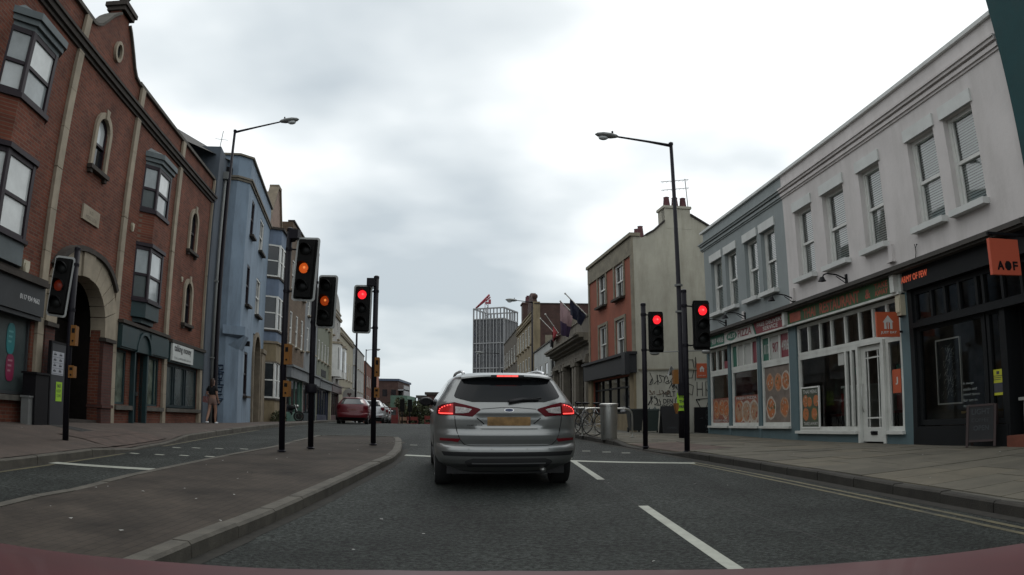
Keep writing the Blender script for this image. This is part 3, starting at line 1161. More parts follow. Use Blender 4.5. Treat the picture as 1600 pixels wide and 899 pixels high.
def oriel(T, xc, paint, lower=True):
    hw, fw_, p = .98, .58, .34
    dl = Vector((hw - fw_, -p, 0))
    Ld = dl.length
    faces = [((xc - hw, 0, 0), dl.normalized(), Vector((-p, -(hw - fw_), 0)).normalized(), Ld),
             ((xc - fw_, -p, 0), Vector((1, 0, 0)), Vector((0, -1, 0)), 2 * fw_),
             ((xc + fw_, -p, 0), Vector((hw - fw_, p, 0)).normalized(), Vector((p, -(hw - fw_), 0)).normalized(), Ld)]

    def plan(e): return [(xc - hw - e, .02), (xc - fw_ - e * .5, -p - e), (xc + fw_ + e * .5, -p - e), (xc + hw + e, .02)]
    o = T.part('oriel_window', MB().prism(plan(0), 4.62, 5.5, 'z'), M_BRK)
    for (z0, z1) in ((3.0, 4.52), (5.6, 6.93)):
        mb = MB()
        for (p0, d, n, L_) in faces:
            pw = .115 if L_ > .8 else .05
            pbox(mb, p0, d, n, 0, pw, z0, z1, -.10, .0)
            pbox(mb, p0, d, n, L_ - pw, L_, z0, z1, -.10, .0)
            pbox(mb, p0, d, n, pw, L_ - pw, z0, z0 + .07, -.09, -.01)
            pbox(mb, p0, d, n, pw, L_ - pw, z1 - .1, z1, -.09, -.01)
            zm = lerp(z0, z1, .47)
            pbox(mb, p0, d, n, pw, L_ - pw, zm - .035, zm + .035, -.08, -.015)
        T.part('frame', mb, M_PURP, o)
        for k, (p0, d, n, L_) in enumerate(faces):
            pw = .115 if L_ > .8 else .05
            for (a, b, dd) in ((lerp(z0, z1, .47) + .035, z1 - .1, -.045), (z0 + .07, lerp(z0, z1, .47) - .035, -.06)):
                q = [Vector(p0) + d * aa + n * dd + Vector((0, 0, zz_)) for aa, zz_ in ((pw, a), (L_ - pw, a), (L_ - pw, b), (pw, b))]
                T.part('pane', MB().poly(q), R.choice((M_GLASS_P, M_GLASS_P3, M_GLASS_P, M_GLASS_P2)) if not (xc > 18 and k == 0) else (M_VINYL if a < z0 + .1 else M_GLASS_P2), o)  # pale panes carry the sky's reflection in their colour
        T.part('dark_room_board', MB().box(xc - fw_, xc + fw_, -.06, -.03, z0, z1), M_DARK, o)
    mb = MB().prism(plan(.05), 4.52, 4.62, 'z').prism(plan(.06), 5.5, 5.6, 'z').prism(plan(.05), 2.93, 3.0, 'z')
    T.part('sill', mb, M_PURP, o)
    T.part('apron_panel', MB().prism(plan(-.02), 2.5, 2.93, 'z').prism(plan(-.16), 2.36, 2.5, 'z'), paint, o)
    mb = MB().prism(plan(.0), 6.93, 7.03, 'z').prism(plan(.07), 7.03, 7.15, 'z').prism(plan(.13), 7.15, 7.3, 'z')
    e0, e1 = plan(.1), plan(-.25)
    v = [(q[0], q[1], 7.302) for q in e0] + [(q[0], min(q[1], -.0), 7.5) for q in e1]
    mb.add(v, [(0, 1, 5, 4), (1, 2, 6, 5), (2, 3, 7, 6), (4, 5, 6, 7)])
    T.part('hood', mb, M_SLATEG, o)
    return o


oriel(bb, 12.35, M_SLATEG)
oriel(bb, 20.72, M_TEAL)
oriel(bb, 8.2, M_SLATEG)
# foundation plaque
pq = bb.part('plaque', MB().box(15.97, 16.97, -.05, 0, 4.28, 4.64), M_STONE)
mb = MB()
text(mb, "A.D.", (16.34, -.053, 4.48), X, Z_, height=.085)
text(mb, "MDCCCCIV", (16.15, -.053, 4.34), X, Z_, width=.64)
bb.part('inscription', mb, mat("worn_lettering", (.17, .145, .11), .9, .1), pq)

# entrance arch in cut stones
ic, oc = arc(16.41, 1.375, 1.66, 1.28, 40, .8), arc(16.52, 2.0, 1.66, 1.86, 40, .8)
nst = 13
en = bb.part('entrance_arch', MB().ring(arc(16.52, 2.12, 1.66, 1.98, 40, .8)[8:33], arc(16.52, 2.0, 1.66, 1.86, 40, .8)[8:33], -.22, .0), M_BAND)
for i in range(nst):
    a, b = int(i * 40 / nst), int((i + 1) * 40 / nst)
    o_, n_ = oc[a:b + 1], ic[a:b + 1]
    sh = lambda pp: [(lerp(p[0], 16.45, .002), p[1] - .003) for p in pp]
    g = .012
    ang = Vector((n_[-1][0] - n_[0][0], 0, n_[-1][1] - n_[0][1])).normalized() * g
    o2 = [(p[0] + (ang.x if k == 0 else -ang.x if k == len(o_) - 1 else 0), p[1] + (ang.z if k == 0 else -ang.z if k == len(o_) - 1 else 0)) for k, p in enumerate(o_)]
    n2_ = [(p[0] + (ang.x if k == 0 else -ang.x if k == len(n_) - 1 else 0), p[1] + (ang.z if k == 0 else -ang.z if k == len(n_) - 1 else 0)) for k, p in enumerate(n_)]
    bb.part('arch_stone', MB().ring(o2, n2_, -.13 - (.05 if i == nst // 2 else 0) + R.uniform(-.006, .006), .3), M_STONE, en)
mb = MB()
for x0, x1, z0, z1 in ((14.56, 15.03, 1.655, 1.56), (17.79, 18.44, 1.655, 1.56)):
    mb.box(x0 - .04, x1 + .04, -.19, .02, 1.57, 1.655)
bb.part('impost', mb, M_BAND, en)
mb = MB().box(14.58, 15.03, -.11, .3, -.02, 1.57).box(17.79, 18.44, -.11, .3, -.02, 1.57)
bb.part('brick_pier', mb, M_BRK_S, en)
mb = MB().box(14.54, 15.07, -.16, .3, -.1, -.02).box(17.75, 18.5, -.16, .3, -.1, -.02)
mb.box(14.58, 15.03, -.12, .3, -.9, -.1).box(17.79, 18.44, -.12, .3, -.9, -.1)
bb.part('pier_base', mb, [M_BRK_S], en)
# recessed doors
y0 = .95
mb = MB().box(14.9, 17.9, y0, y0 + .1, -.8, 3.0)
for a in (15.05, 15.98, 16.9):
    mb.box(a, a + .86, y0 - .03, y0, -.3, .5).box(a, a + .86, y0 - .03, y0, .62, 1.25)
mb.box(14.95, 17.85, y0 - .06, y0, 1.42, 1.54).box(14.95, 17.85, y0 - .05, y0, 2.05, 2.13)
mb.box(14.9, 15.0, .3, y0, -.8, 3.0).box(17.82, 17.92, .3, y0, -.8, 3.0).box(14.9, 17.9, .3, y0, 2.96, 3.05)
bb.part('entrance_door', mb, M_TIMBER)
bb.part('door_step', MB().box(15.04, 17.78, .0, y0, -.9, -.42), M_BAND)

# shopfront with grey fascia
mb = MB().box(10.34, 14.26, -.2, .0, 1.69, 2.3).box(10.34, 14.26, -.16, -.02, 1.6, 1.68)
bb.part('fascia', mb, M_GREYSH)
bb.part('fascia_cornice', MB().box(10.3, 14.27, -.3, .0, 2.3, 2.4).box(10.3, 14.27, -.25, 0, 2.4, 2.46), M_BAND)
fixed(bb, 10.75, 14.12, .06, 1.66, .08, M_GREYSH, M_VINYL, muls=(12.4,))
bb.part('window_sill', MB().box(10.5, 14.25, -.13, .06, -.06, .05), M_COP)
fixed(bb, 6.6, 9.9, .06, 1.66, .08, M_GREYSH, M_VINYL, muls=(8.2,))
mb = MB()
text(mb, "0117 934 9662", (13.18, -.205, 1.93), X, Z_, width=.84, height=.095, bold=.006)
one('shop_phone_number', mb, mat("white_lettering", (.55, .55, .55), .6, 0), 'white telephone number lettered on the dark grey fascia at far left', 'lettering', ML, (13.5, -.2, 1.9))

# teal shopfronts
mb = MB().box(18.76, 22.70, -.18, 0, 1.52, 2.18).box(23.0, 26.95, -.16, 0, 1.47, 2.1)
mb.box(18.76, 20.04, -.22, -.18, 1.56, 2.12)
mb.box(21.06, 22.70, -.22, -.18, 1.56, 2.12)
bb.part('fascia', mb, M_TEAL)
mb = MB().box(18.7, 22.72, -.26, 0, 2.18, 2.27).box(22.98, 26.97, -.24, 0, 2.1, 2.2)
bb.part('fascia_cornice', mb, M_BAND)
mb = MB().box(20.0, 20.08, -.14, .1, -.5, 1.52).box(21.02, 21.12, -.14, .1, -.5, 1.52)
mb.ring(arc(20.55, .62, 1.5, .62, 12), arc(20.55, .53, 1.5, .53, 12), -.24, -.18)
bb.part('door_surround', mb, M_TEAL)
dr = bb.part('shop_door', MB().box(20.08, 21.02, .18, .24, -.6, 1.5).box(20.2, 20.9, .15, .18, .3, 1.3).box(20.2, 20.9, .15, .18, -.4, .1), M_TEAL_D)
bb.part('letter_plate', MB().box(20.95, 21.0, .12, .18, .3, .42), M_CHROME, dr)
fixed(bb, 18.8, 19.66, .02, 1.5, .06, M_TEAL, M_VINYL2)
fixed(bb, 21.2, 22.42, .02, 1.5, .06, M_TEAL, M_VINYL2, muls=(22.1,))
fixed(bb, 23.08, 26.66, .02, 1.45, .06, M_TEAL_D, M_VINYL, muls=(23.95, 24.15, 25.2, 25.4), fw=.09)
mb = MB().box(18.76, 19.98, -.14, .06, -.12, .0).box(21.14, 22.7, -.14, .06, -.12, .0).box(23.0, 26.9, -.14, .06, -.12, .0)
bb.part('window_sill', mb, M_COP)
bb.part('corner_strip', MB().box(26.68, 26.95, -.12, 0, -.5, 1.47), M_STONE)

# things fixed to the brick building
M_CREAM = mat("cream_plastic", (.42, .38, .28), .5, .1)


def alarm(u, z, lab, s=1.0):
    mb = MB()
    prof = [(u - .13 * s, z + .18 * s), (u + .13 * s, z + .18 * s), (u + .14 * s, z + .05 * s), (u + .05 * s, z - .2 * s), (u - .05 * s, z - .2 * s), (u - .14 * s, z + .05 * s)]
    mb.prism(prof, -.1 * s, -.0)
    mb.prism([(lerp(p[0], u, .35), lerp(p[1], z, .35)) for p in prof], -.12 * s, -.1 * s)
    return one('alarm_box', mb, M_CREAM, lab, 'alarm box', ML, (u, 0, z))


alarm(13.5, 2.56, 'cream shield-shaped alarm box above the grey fascia at the far left')
alarm(19.27, 4.9, 'small white alarm box high on the brick between two pilaster strips', .6)
alarm(24.18, 4.35, 'small cream box on brick left of the lower arched window', .45)
sg = Thing('shop_sign', 'white sign board with dark rounded lettering on the teal shop fascia', 'sign', ML, (24.2, -.2, 1.8))
sg.part('board', MB().box(23.05, 25.35, -.24, -.17, 1.53, 2.08), mat("white_sign_board", (.5, .52, .5), .5, .05))
mb = MB()
text(mb, "talking money", (23.22, -.245, 1.78), X, Z_, width=1.85, height=.27, bold=.008)
sg.part('lettering', mb, mat("dark_lettering", (.03, .03, .035), .6, 0))
mb = MB()
text(mb, "free confidential advice", (23.25, -.245, 1.60), X, Z_, width=1.8, height=.08)
sg.part('small_lettering', mb, mat("grey_lettering", (.16, .17, .17), .6, 0))
# window stickers: teal and pink blobs
M_TS = mat("turquoise_vinyl", (.015, .16, .17), .4, .1)
M_PS = mat("pink_vinyl", (.20, .02, .06), .4, .1)
for (u, z, rx, rz, m_, lab) in ((13.42, 1.15, .17, .31, M_TS, 'turquoise oval window sticker above the pink one in the left shop window'), (13.45, .58, .17, .27, M_PS, 'dark pink oval window sticker below the turquoise one')):
    t_ = Thing('window_sticker', lab, 'sticker', ML, (u, .0, z))
    t_.part('vinyl', MB().prism([(u + rx * math.copysign(abs(math.cos(a)) ** .7, math.cos(a)), z + rz * math.copysign(abs(math.sin(a)) ** .7, math.sin(a))) for a in [2 * math.pi * i / 24 for i in range(24)]], .076, .082), m_)
    mb = MB()
    for k in range(3):
        mb.box(u - .1, u + .08 - .03 * k, .072, .075, z + .12 - .1 * k, z + .16 - .1 * k)
    t_.part('print', mb, mat("pale_print_%s" % m_.name, (.10, .3, .3) if m_ is M_TS else (.34, .14, .18), .5, 0))

# cabinet, notice panel, bin and posters in front of the entrance
k = .955
cab = Thing('utility_cabinet', 'low black street cabinet against the brick pier beside the entrance', 'cabinet', ML, (13.95, -.35, -.53))
cab.part('body', MB().box(13.72, 14.3, -.42, -.1, -.6, .50), M_BLACK)
cab.part('lid', MB().box(13.69, 14.33, -.45, -.07, .50, .54), M_BLACK)
np_ = Thing('notice_board', 'tall dark grey panel carrying notices left of the entrance doors', 'panel', ML, (14.8, -.4, -.53))
np_.part('panel', MB().box(14.42, 15.14, -.40, -.34, -.6, 1.2), mat("dark_grey_panel", (.032, .033, .038), .5, .1))
np_.part('frame', MB().box(14.36, 14.42, -.41, -.33, -.6, 1.24).box(15.14, 15.2, -.41, -.33, -.6, 1.24).box(14.42, 15.14, -.41, -.33, 1.2, 1.24), M_BLACK)
bn = Thing('cigarette_bin', 'narrow grey bin standing by the pale pilaster at the left shop window', 'bin', ML, (13.6, -.3, -.53))
bn.part('body', MB().box(13.55, 13.72, -.36, -.18, -.58, .02), M_LEAD)
bn.part('lid', MB().box(13.53, 13.74, -.38, -.16, .02, .06), M_LEAD)
M_PAPER = mat("white_paper", (.36, .37, .40), .8, .05)
M_INK = mat("ink", (.05, .05, .06), .8, 0)
sheet1 = Thing('notice_sheet', 'white sheet with a grid of eight notices on the dark grey panel', 'notice', ML, (14.75, -.4, .8))
sheet1.part('paper', MB().box(14.44, 15.0, -.405, -.401, .54, 1.03), M_PAPER)
mb = MB()
for i in range(2):
    for j in range(4):
        x0, z0 = 14.46 + i * .27, .92 - j * .115
        mb.box(x0, x0 + .25, -.4075, -.406, z0 - .012, z0 - .006)
        mb.box(x0 + .04, x0 + .17, -.4075, -.406, z0 + .03, z0 + .06)
        mb.box(x0 + .06, x0 + .13, -.4075, -.406, z0 + .07, z0 + .08)
sheet1.part('print', mb, M_INK)
gp = Thing('green_poster', 'fluorescent yellow-green poster on the dark grey panel below the white sheet', 'poster', ML, (14.9, -.4, .2))
M_FLUO = mat("fluorescent_paper", (.30, .52, .03), .7, .05)
gp.part('paper', MB().box(14.68, 14.97, -.405, -.401, -.01, .40), M_FLUO)
mb = MB()
text(mb, "NO", (14.74, -.4065, .28), X, Z_, width=.16, height=.07, bold=.004)
text(mb, "KEEP", (14.72, -.4065, .18), X, Z_, width=.2, height=.06)
text(mb, "CLEAR", (14.72, -.4065, .08), X, Z_, width=.2, height=.06)
gp.part('print', mb, M_INK)
dn = Thing('door_notice', 'white printed notice fixed to the dark entrance doors', 'notice', ML, (18.0, .9, .6))
dn.part('paper', MB().box(16.45, 16.95, .905, .913, .25, .78), M_PAPER)
mb = MB()
text(mb, "NOTICE", (16.5, .903, .68), X, Z_, width=.22, height=.05)
for j in range(7):
    mb.box(16.5, 16.9 - .05 * (j % 3), .902, .9045, .62 - j * .05, .632 - j * .05)
dn.part('print', mb, M_INK)
for u, z0, z1, lab in ((15.9, 1.62, 1.9, 'small pale sign on the dark lintel above the entrance doors'),):
    one('lintel_sign', MB().box(u, u + .3, .86, .89, z0, z1), mat("dull_grey_sign", (.12, .12, .11), .7, .1), lab, 'sign', ML, (u, .86, z0))

# ------------------------------------------------------------------ blue rendered building, its front turned slightly
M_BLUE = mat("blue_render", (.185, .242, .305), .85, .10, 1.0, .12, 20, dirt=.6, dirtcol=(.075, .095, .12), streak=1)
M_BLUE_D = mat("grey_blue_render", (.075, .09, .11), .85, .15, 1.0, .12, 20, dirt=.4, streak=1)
M_BSTONE = mat("brown_sandstone", (.20, .165, .12), .9, .2, 3, .3, 40, dirt=.45)
MBL = Matrix.Translation((-10.958, 28.278, 0)) @ frame_left(0, YAW_L - .08)
bl = Thing('blue_building', 'pale blue rendered corner building with arched stone doorway and flat parapet', 'building', MBL, (3.5, 0, -.5))
bops = [(1.05, 1.95, 7.5, 9.05), (4.1, 5.5, 7.5, 9.05), (1.05, 1.95, 4.5, 6.22), (4.15, 5.6, 4.5, 6.22), (1.5, 2.5, .68, 2.55), (4.0, 6.2, -.9, 3.6)]
bl.part('wall', MB().wall(0, 7.8, -1.0, 10.5, 0, bops, .18), M_BLUE)
# canted corner, flank and the grey return to the brick building
mb = MB()
cp = [(-.47, 2.4), (-.47, .95), (-.45, .48), (0, 0)]
for (a, b), mi in zip(zip(cp, cp[1:]), (0, 0, 0)):
    mb.poly([(a[0], a[1], -1), (b[0], b[1], -1), (b[0], b[1], 10.5), (a[0], a[1], 10.5)], mi)
bl.part('corner_wall', mb, M_BLUE)
mb = MB()
lo_ = [(-.46, .60), (-.02, -.0), (.9, -.012), (.9, .05)]
hi_ = [(-.72, .58), (-.12, -.24), (.95, -.24), (.95, .05)]
mb.add([(p[0], p[1], 2.5) for p in lo_] + [(p[0], p[1], 3.05) for p in hi_] + [(p[0], p[1], 3.4) for p in hi_], [(0, 1, 6, 5), (0, 5, 4, 3), (1, 2, 7, 6), (5, 6, 10, 9), (4, 5, 9, 8), (8, 9, 10, 11), (6, 7, 11, 10), (3, 2, 1, 0)])
bl.part('corbel', mb, M_BLUE)
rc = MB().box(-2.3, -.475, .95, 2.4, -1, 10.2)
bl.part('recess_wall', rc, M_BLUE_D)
shell(bl, -.465, 7.8, .96, 10, -1, 10.5, M_BLUE)
mb = MB()
for z0, z1, o_ in ((9.42, 9.52, .06), (9.52, 9.6, .12), (10.5, 10.58, .1)):
    pl_ = [(-.47 - o_, 1.6), (-.45 - o_, .48 - o_ * .4), (-o_ * .4, -o_), (7.85, -o_), (7.85, .3), (.1, .3), (-.2, .6), (-.2, 1.6)]
    mb.prism(pl_, z0, z1, 'z')
bl.part('string_course', mb, mat("dull_buff_band", (.17, .15, .12), .9, .15, dirt=.3))
mb = MB().poly([(-.3, .3, 10.45), (7.8, .3, 10.45), (7.8, 10, 10.45), (-.3, 10, 10.45)])
bl.part('roof', mb, M_SLATE)
for i, o_ in enumerate(bops[:5]):
    sash(bl, o_[0], o_[1], o_[2], o_[3], .07, M_WHITE if i in (1, 3) else M_PURP, M_GLASS_D, sill=M_BAND, fw=.08, sillp=.06, bars=(1 if i in (1, 3) else 0, 0), room=False)
an = bl.part('arched_doorway', MB().ring([(3.85, -.8)] + arc(5.1, 1.25, 2.45, 1.3, 14) + [(6.35, -.8)], [(4.05, -.8)] + arc(5.1, 1.05, 2.45, 1.1, 14) + [(6.15, -.8)], -.09, .2), M_BSTONE)
bl.part('door', MB().box(4.0, 6.2, .7, .8, -.9, 3.65), M_TIMBER, an)
bl.part('pilaster', MB().box(6.45, 7.75, -.14, 0, -.8, 2.9).box(6.4, 7.8, -.2, 0, 2.9, 3.1), M_BSTONE)
bl.part('flood_lamp', MB().box(1.2, 1.42, -.25, 0, 2.75, 2.95), M_BLACK)
# drain pipes in the recess
for (x, y, r_, m_, zt, lab) in ((-1.15, .86, .06, M_LEAD, 9.2, 'grey drain pipe in the recess between the brick and blue buildings'), (-.60, .84, .075, M_BLACK, 9.6, 'black drain pipe against the blue building flank')):
    dp = Thing('drain_pipe', lab, 'pipe', MBL, (x, y, -.5))
    dp.part('pipe', MB().tube([(x, y, -.6), (x, y, zt)], r_, 8), m_)
    dp.part('hopper', MB().box(x - .14, x + .14, y - .12, y + .13, zt, zt + .3), m_)
    dp.part('bracket', MB().box(x - r_ - .03, x + r_ + .03, y - r_ - .01, y + .13, 2.0, 2.06).box(x - r_ - .03, x + r_ + .03, y - r_ - .01, y + .13, 5.0, 5.06), m_)
# graffiti on the blue corner (sprayed line)
M_SPRAY_B = mat("blue_black_spray", (.015, .035, .07), .8, .1)
mb = MB()
GL = [[(0, 1), (.5, 1.05), (.5, .8), (.1, .7), (.55, .6)], [(.1, .45), (.5, .5), (.45, .2), (.1, .25), (.1, .45)], [(.0, .0), (.5, .1), (.1, -.2), (.55, -.2)], [(.1, -.4), (.5, -.35), (.45, -.65), (.1, -.6)], [(.05, -.85), (.5, -.8), (.2, -1.05), (.55, -1.1)], [(.3, .9), (.35, -.2)], [(.15, -1.3), (.5, -1.2), (.3, -1.5)]]
d1 = Vector((0.02, -1, 0)).normalized()
n1_ = Vector((-1, 0, 0))
for st in GL:
    mb.tube([Vector((-.47, .96, 1.15)) + d1 * (p[0] * .85) + n1_ * .012 + Vector((0, 0, p[1] * .62)) for p in st], .028, 5)
one('graffiti', mb, M_SPRAY_B, 'vertical blue-black graffiti tag on the foot of the blue corner', 'graffiti', MBL, (-.5, .7, .5))
# TV aerial on the blue roof
ae = Thing('tv_aerial', 'thin television aerial on the roof of the blue building', 'aerial', MBL, (.2, 1.5, 10.5))
ae.part('mast', MB().tube([(-.2, 1.5, 10.45), (.35, 1.5, 11.9)], .018, 5).tube([(.15, 1.2, 11.4), (.25, 1.8, 11.5)], .01, 4), M_LEAD)
ae.part('rod', MB().tube([(.6, 1.4, 10.6), (1.9, 1.4, 10.95)], .012, 5), M_LEAD)

# slate roof rising behind the brick parapet
rf = Thing('slate_roof_block', 'rear building with a dark slate roof rising behind the end of the brick parapet', 'building', ML, (27, 6, 8))
v = [(21.5, .6, 8.8), (29.3, -.2, 10.3), (32.4, 3.9, 13.2), (21.5, 6.5, 10.4), (36, 5, 9.4), (33, 9, 9.4)]
rf.part('roof', MB().add(v, [(0, 1, 2), (0, 2, 3), (1, 4, 2), (2, 4, 5), (3, 2, 5)]), M_SLATE_B)
rf.part('wall', MB().box(23, 31, 3.5, 8.5, 7.0, 9.3), M_BRK)
# ------------------------------------------------------------------ terrace farther along the left side
def terrace(name, label, M, x0, x1, yf, z0, zt, wm, rows, cols, fm=None, gm=None, depth=10, shop=None, parapet=True, trim=None, sillm=None, ww=.95, roofm=None, bars=(0, 0), group=None):
    T = Thing(name, label, 'building', M, ((x0 + x1) / 2, yf, z0))
    w_ = (x1 - x0) / cols
    ops = [(x0 + w_ * (i + .5) - ww / 2, x0 + w_ * (i + .5) + ww / 2, a, b) for (a, b) in rows for i in range(cols)]
    sh = []
    if shop:
        sh = [(x0 + .35, x1 - .35, z0 - .5, z0 + 2.55)]
    T.part('wall', MB().wall(x0, x1, z0 - 1.5, zt, yf, ops + sh, .16), wm)
    mb = MB()
    for xx in (x0, x1):
        p = [(xx, yf, z0 - 1.5), (xx, yf + depth, z0 - 1.5), (xx, yf + depth, zt), (xx, yf, zt)]
        mb.poly(p if xx == x1 else p[::-1])
    mb.poly([(x1, yf + depth, z0 - 1.5), (x0, yf + depth, z0 - 1.5), (x0, yf + depth, zt), (x1, yf + depth, zt)])
    T.part('side_wall', mb, wm)
    rm = roofm or M_SLATE_B
    if parapet:
        T.part('roof', MB().poly([(x0, yf + .3, zt - .2), (x1, yf + .3, zt - .2), (x1, yf + depth, zt - .2), (x0, yf + depth, zt - .2)]), rm)
        T.part('coping', MB().box(x0 - .02, x1 + .02, yf - .08, yf + .32, zt, zt + .1), trim or M_COP)
    else:
        zr_ = zt + depth * .28
        v = [(x0, yf - .15, zt), (x1, yf - .15, zt), (x1, yf + depth / 2, zr_), (x0, yf + depth / 2, zr_), (x0, yf + depth, zt), (x1, yf + depth, zt)]
        T.part('roof', MB().add(v, [(0, 1, 2, 3), (3, 2, 5, 4), (0, 3, 4), (1, 5, 2)]), rm)
        T.part('gutter', MB().box(x0, x1, yf - .22, yf - .02, zt - .1, zt), M_BLACK)
    if trim:
        T.part('cornice', MB().box(x0, x1 + .02, yf - .14, yf + .01, zt - .62, zt - .48).box(x0, x1 + .02, yf - .2, yf + .01, zt - .48, zt - .4), trim)
    for o_ in ops:
        sash(T, o_[0], o_[1], o_[2], o_[3], yf + .06, fm or M_WHITE, gm or M_GLASS_D, sill=sillm or M_STONE, sillp=.05, room=False, bars=bars)
    if shop:
        sm, gl, fas = shop
        zf = z0 + 2.55
        T.part('shop_fascia', MB().box(x0 + .1, x1 - .1, yf - .3, yf, zf, zf + .6).box(x0 + .05, x1 - .05, yf - .42, yf, zf + .6, zf + .72), fas)
        n = max(2, int((x1 - x0) / 1.7))
        fixed(T, x0 + .35, x1 - 1.5, z0 + .5, zf, yf + .06, sm, gl, muls=[lerp(x0 + .35, x1 - 1.5, i / n) for i in range(1, n)], fw=.09)
        T.part('stall_riser', MB().box(x0 + .35, x1 - 1.5, yf - .04, yf + .12, z0 - .5, z0 + .5), sm)
        T.part('door', MB().box(x1 - 1.4, x1 - .45, yf + .3, yf + .36, z0 - .3, zf), sm)
        T.part('door_frame', MB().box(x1 - 1.5, x1 - 1.4, yf - .02, yf + .12, z0 - .5, zf).box(x1 - .45, x1 - .35, yf - .02, yf + .12, z0 - .5, zf), sm)
    return T


M_CRM = mat("cream_stone_paint", (.21, .165, .10), .85, .15, 2, .15, dirt=.45, streak=1)
M_PALEB = mat("pale_blue_render", (.135, .175, .24), .85, .1, 2, .1, dirt=.3, streak=1)
M_PINKB = mat("pinkish_brick_gable", (.24, .17, .135), .9, .2, 4, .2, dirt=.4)
# pale blue house with a canted bay, cream ground floor and gabled roof
hb = Thing('bay_house', 'narrow pale blue house with cream ground floor, canted bay and steep stone-coped gable', 'building', ML, (38.5, -.3, -.5))
x0, x1, yf = 37.15, 41.4, -.1
hb.part('wall', MB().wall(x0, x1, -1.5, 9.6, yf, [], .1), M_PALEB)
shell(hb, x0, x1, yf, 9, -1.5, 9.6, M_PALEB)
g = [(x0 - .1, 9.55), (x1, 9.55), (x1, 9.9), (x1 - .35, 10.2), (39.8, 12.3), (39.2, 12.3), (x0 + .4, 10.0), (x0 - .1, 9.8)]
hb.part('gable', MB().prism(g, yf - .02, yf + .3), M_PINKB)
mb = MB()
for a, b in ((g[3], g[4]), (g[5], g[6])):
    d = Vector((b[0] - a[0], b[1] - a[1]))
    n_ = Vector((d.y, -d.x)).normalized() * .14
    if n_.y < 0: n_ = -n_
    mb.prism([a, b, (b[0] + n_.x, b[1] + n_.y), (a[0] + n_.x, a[1] + n_.y)], yf - .12, yf + .42)
mb.box(39.05, 39.95, yf - .12, yf + .42, 12.3, 12.46)
hb.part('coping', mb, M_BSTONE)
v = [(x0, yf + .3, 9.6), (x0, 9, 9.6), (39.5, yf + .3, 12.2), (39.5, 9, 12.2), (x1, yf + .3, 9.6), (x1, 9, 9.6)]
hb.part('roof', MB().add(v, [(0, 2, 3, 1), (4, 5, 3, 2)]), mat("brown_roof_tiles", (.085, .062, .045), .9, .35, 8, .5, 12))
bp_ = [(37.3, yf), (37.75, yf - .75), (39.5, yf - .75), (40.0, yf)]


def bayplan(e): return [(37.3 - e, yf + .02), (37.75 - e * .5, yf - .75 - e), (39.5 + e * .5, yf - .75 - e), (40.0 + e, yf + .02)]


levels = [(-1.2, .75, M_CRM), (.75, 2.6, None), (2.6, 3.55, M_CRM), (3.55, 4.25, M_PALEB), (4.25, 6.0, None), (6.0, 7.0, M_PALEB), (7.0, 8.7, None), (8.7, 9.5, M_PALEB)]
for a, b, m_ in levels:
    if m_:
        hb.part('bay_wall', MB().prism(bayplan(0), a, b, 'z'), m_)
        continue
    dl = Vector((.45, -.75, 0))
    fr = [((37.3, yf, 0), dl.normalized(), Vector((-.75, -.45, 0)).normalized(), dl.length), ((37.75, yf - .75, 0), Vector((1, 0, 0)), Vector((0, -1, 0)), 1.75), ((39.5, yf - .75, 0), Vector((.5, .75, 0)).normalized(), Vector((.75, -.5, 0)).normalized(), .9)]
    mb = MB()
    zm = (a + b) / 2
    for p0, d, n_, L_ in fr:
        pbox(mb, p0, d, n_, 0, .1, a, b, -.1, .0)
        pbox(mb, p0, d, n_, L_ - .1, L_, a, b, -.1, .0)
        pbox(mb, p0, d, n_, .1, L_ - .1, a, a + .08, -.09, -.01)
        pbox(mb, p0, d, n_, .1, L_ - .1, b - .08, b, -.09, -.01)
        pbox(mb, p0, d, n_, .1, L_ - .1, zm - .03, zm + .03, -.08, -.02)
        if L_ > 1.5:
            pbox(mb, p0, d, n_, L_ / 2 - .09, L_ / 2 + .09, a + .08, b - .08, -.085, .005)
    bw = hb.part('bay_window', mb, M_WHITE)
    for p0, d, n_, L_ in fr:
        for (za, zb) in ((a + .08, zm - .03), (zm + .03, b - .08)):
            hb.part('pane', MB().poly([Vector(p0) + d * aa + n_ * -.05 + Vector((0, 0, zz_)) for aa, zz_ in ((.1, za), (L_ - .1, za), (L_ - .1, zb), (.1, zb))]), M_GLASS_D, bw)
    hb.part('sill', MB().prism(bayplan(.07), a - .1, a, 'z'), M_BAND, bw)
hb.part('bay_roof', MB().prism(bayplan(.12), 9.5, 9.62, 'z'), M_BAND)
mb = MB().prism(bayplan(.08), 3.55, 3.66, 'z').prism(bayplan(.06), 2.58, 2.66, 'z')
hb.part('string_course', mb, M_BSTONE)
# overgrown weeds at its foot
M_WEED = mat("dry_weed_leaves", (.055, .06, .028), .9, .5, 6)


def leaves(n, cen, rad_, m, size, name, label, cat, M=None, kind=None, flat=1.0):
    mb = MB()
    for i in range(n):
        while True:
            p = Vector((R.uniform(-1, 1), R.uniform(-1, 1), R.uniform(-1, 1)))
            if p.length < 1: break
        p = Vector((cen[0] + p.x * rad_[0], cen[1] + p.y * rad_[1], cen[2] + p.z * rad_[2]))
        a = Vector((R.uniform(-1, 1), R.uniform(-1, 1), R.uniform(-.6, .6))).normalized() * size * R.uniform(.6, 1.3)
        b = a.cross(Vector((R.uniform(-1, 1), R.uniform(-1, 1), R.uniform(-1, 1)))).normalized() * size * .6
        mb.poly([p - a * .5, p + b * .5, p + a * .5, p - b * .5])
    return mb


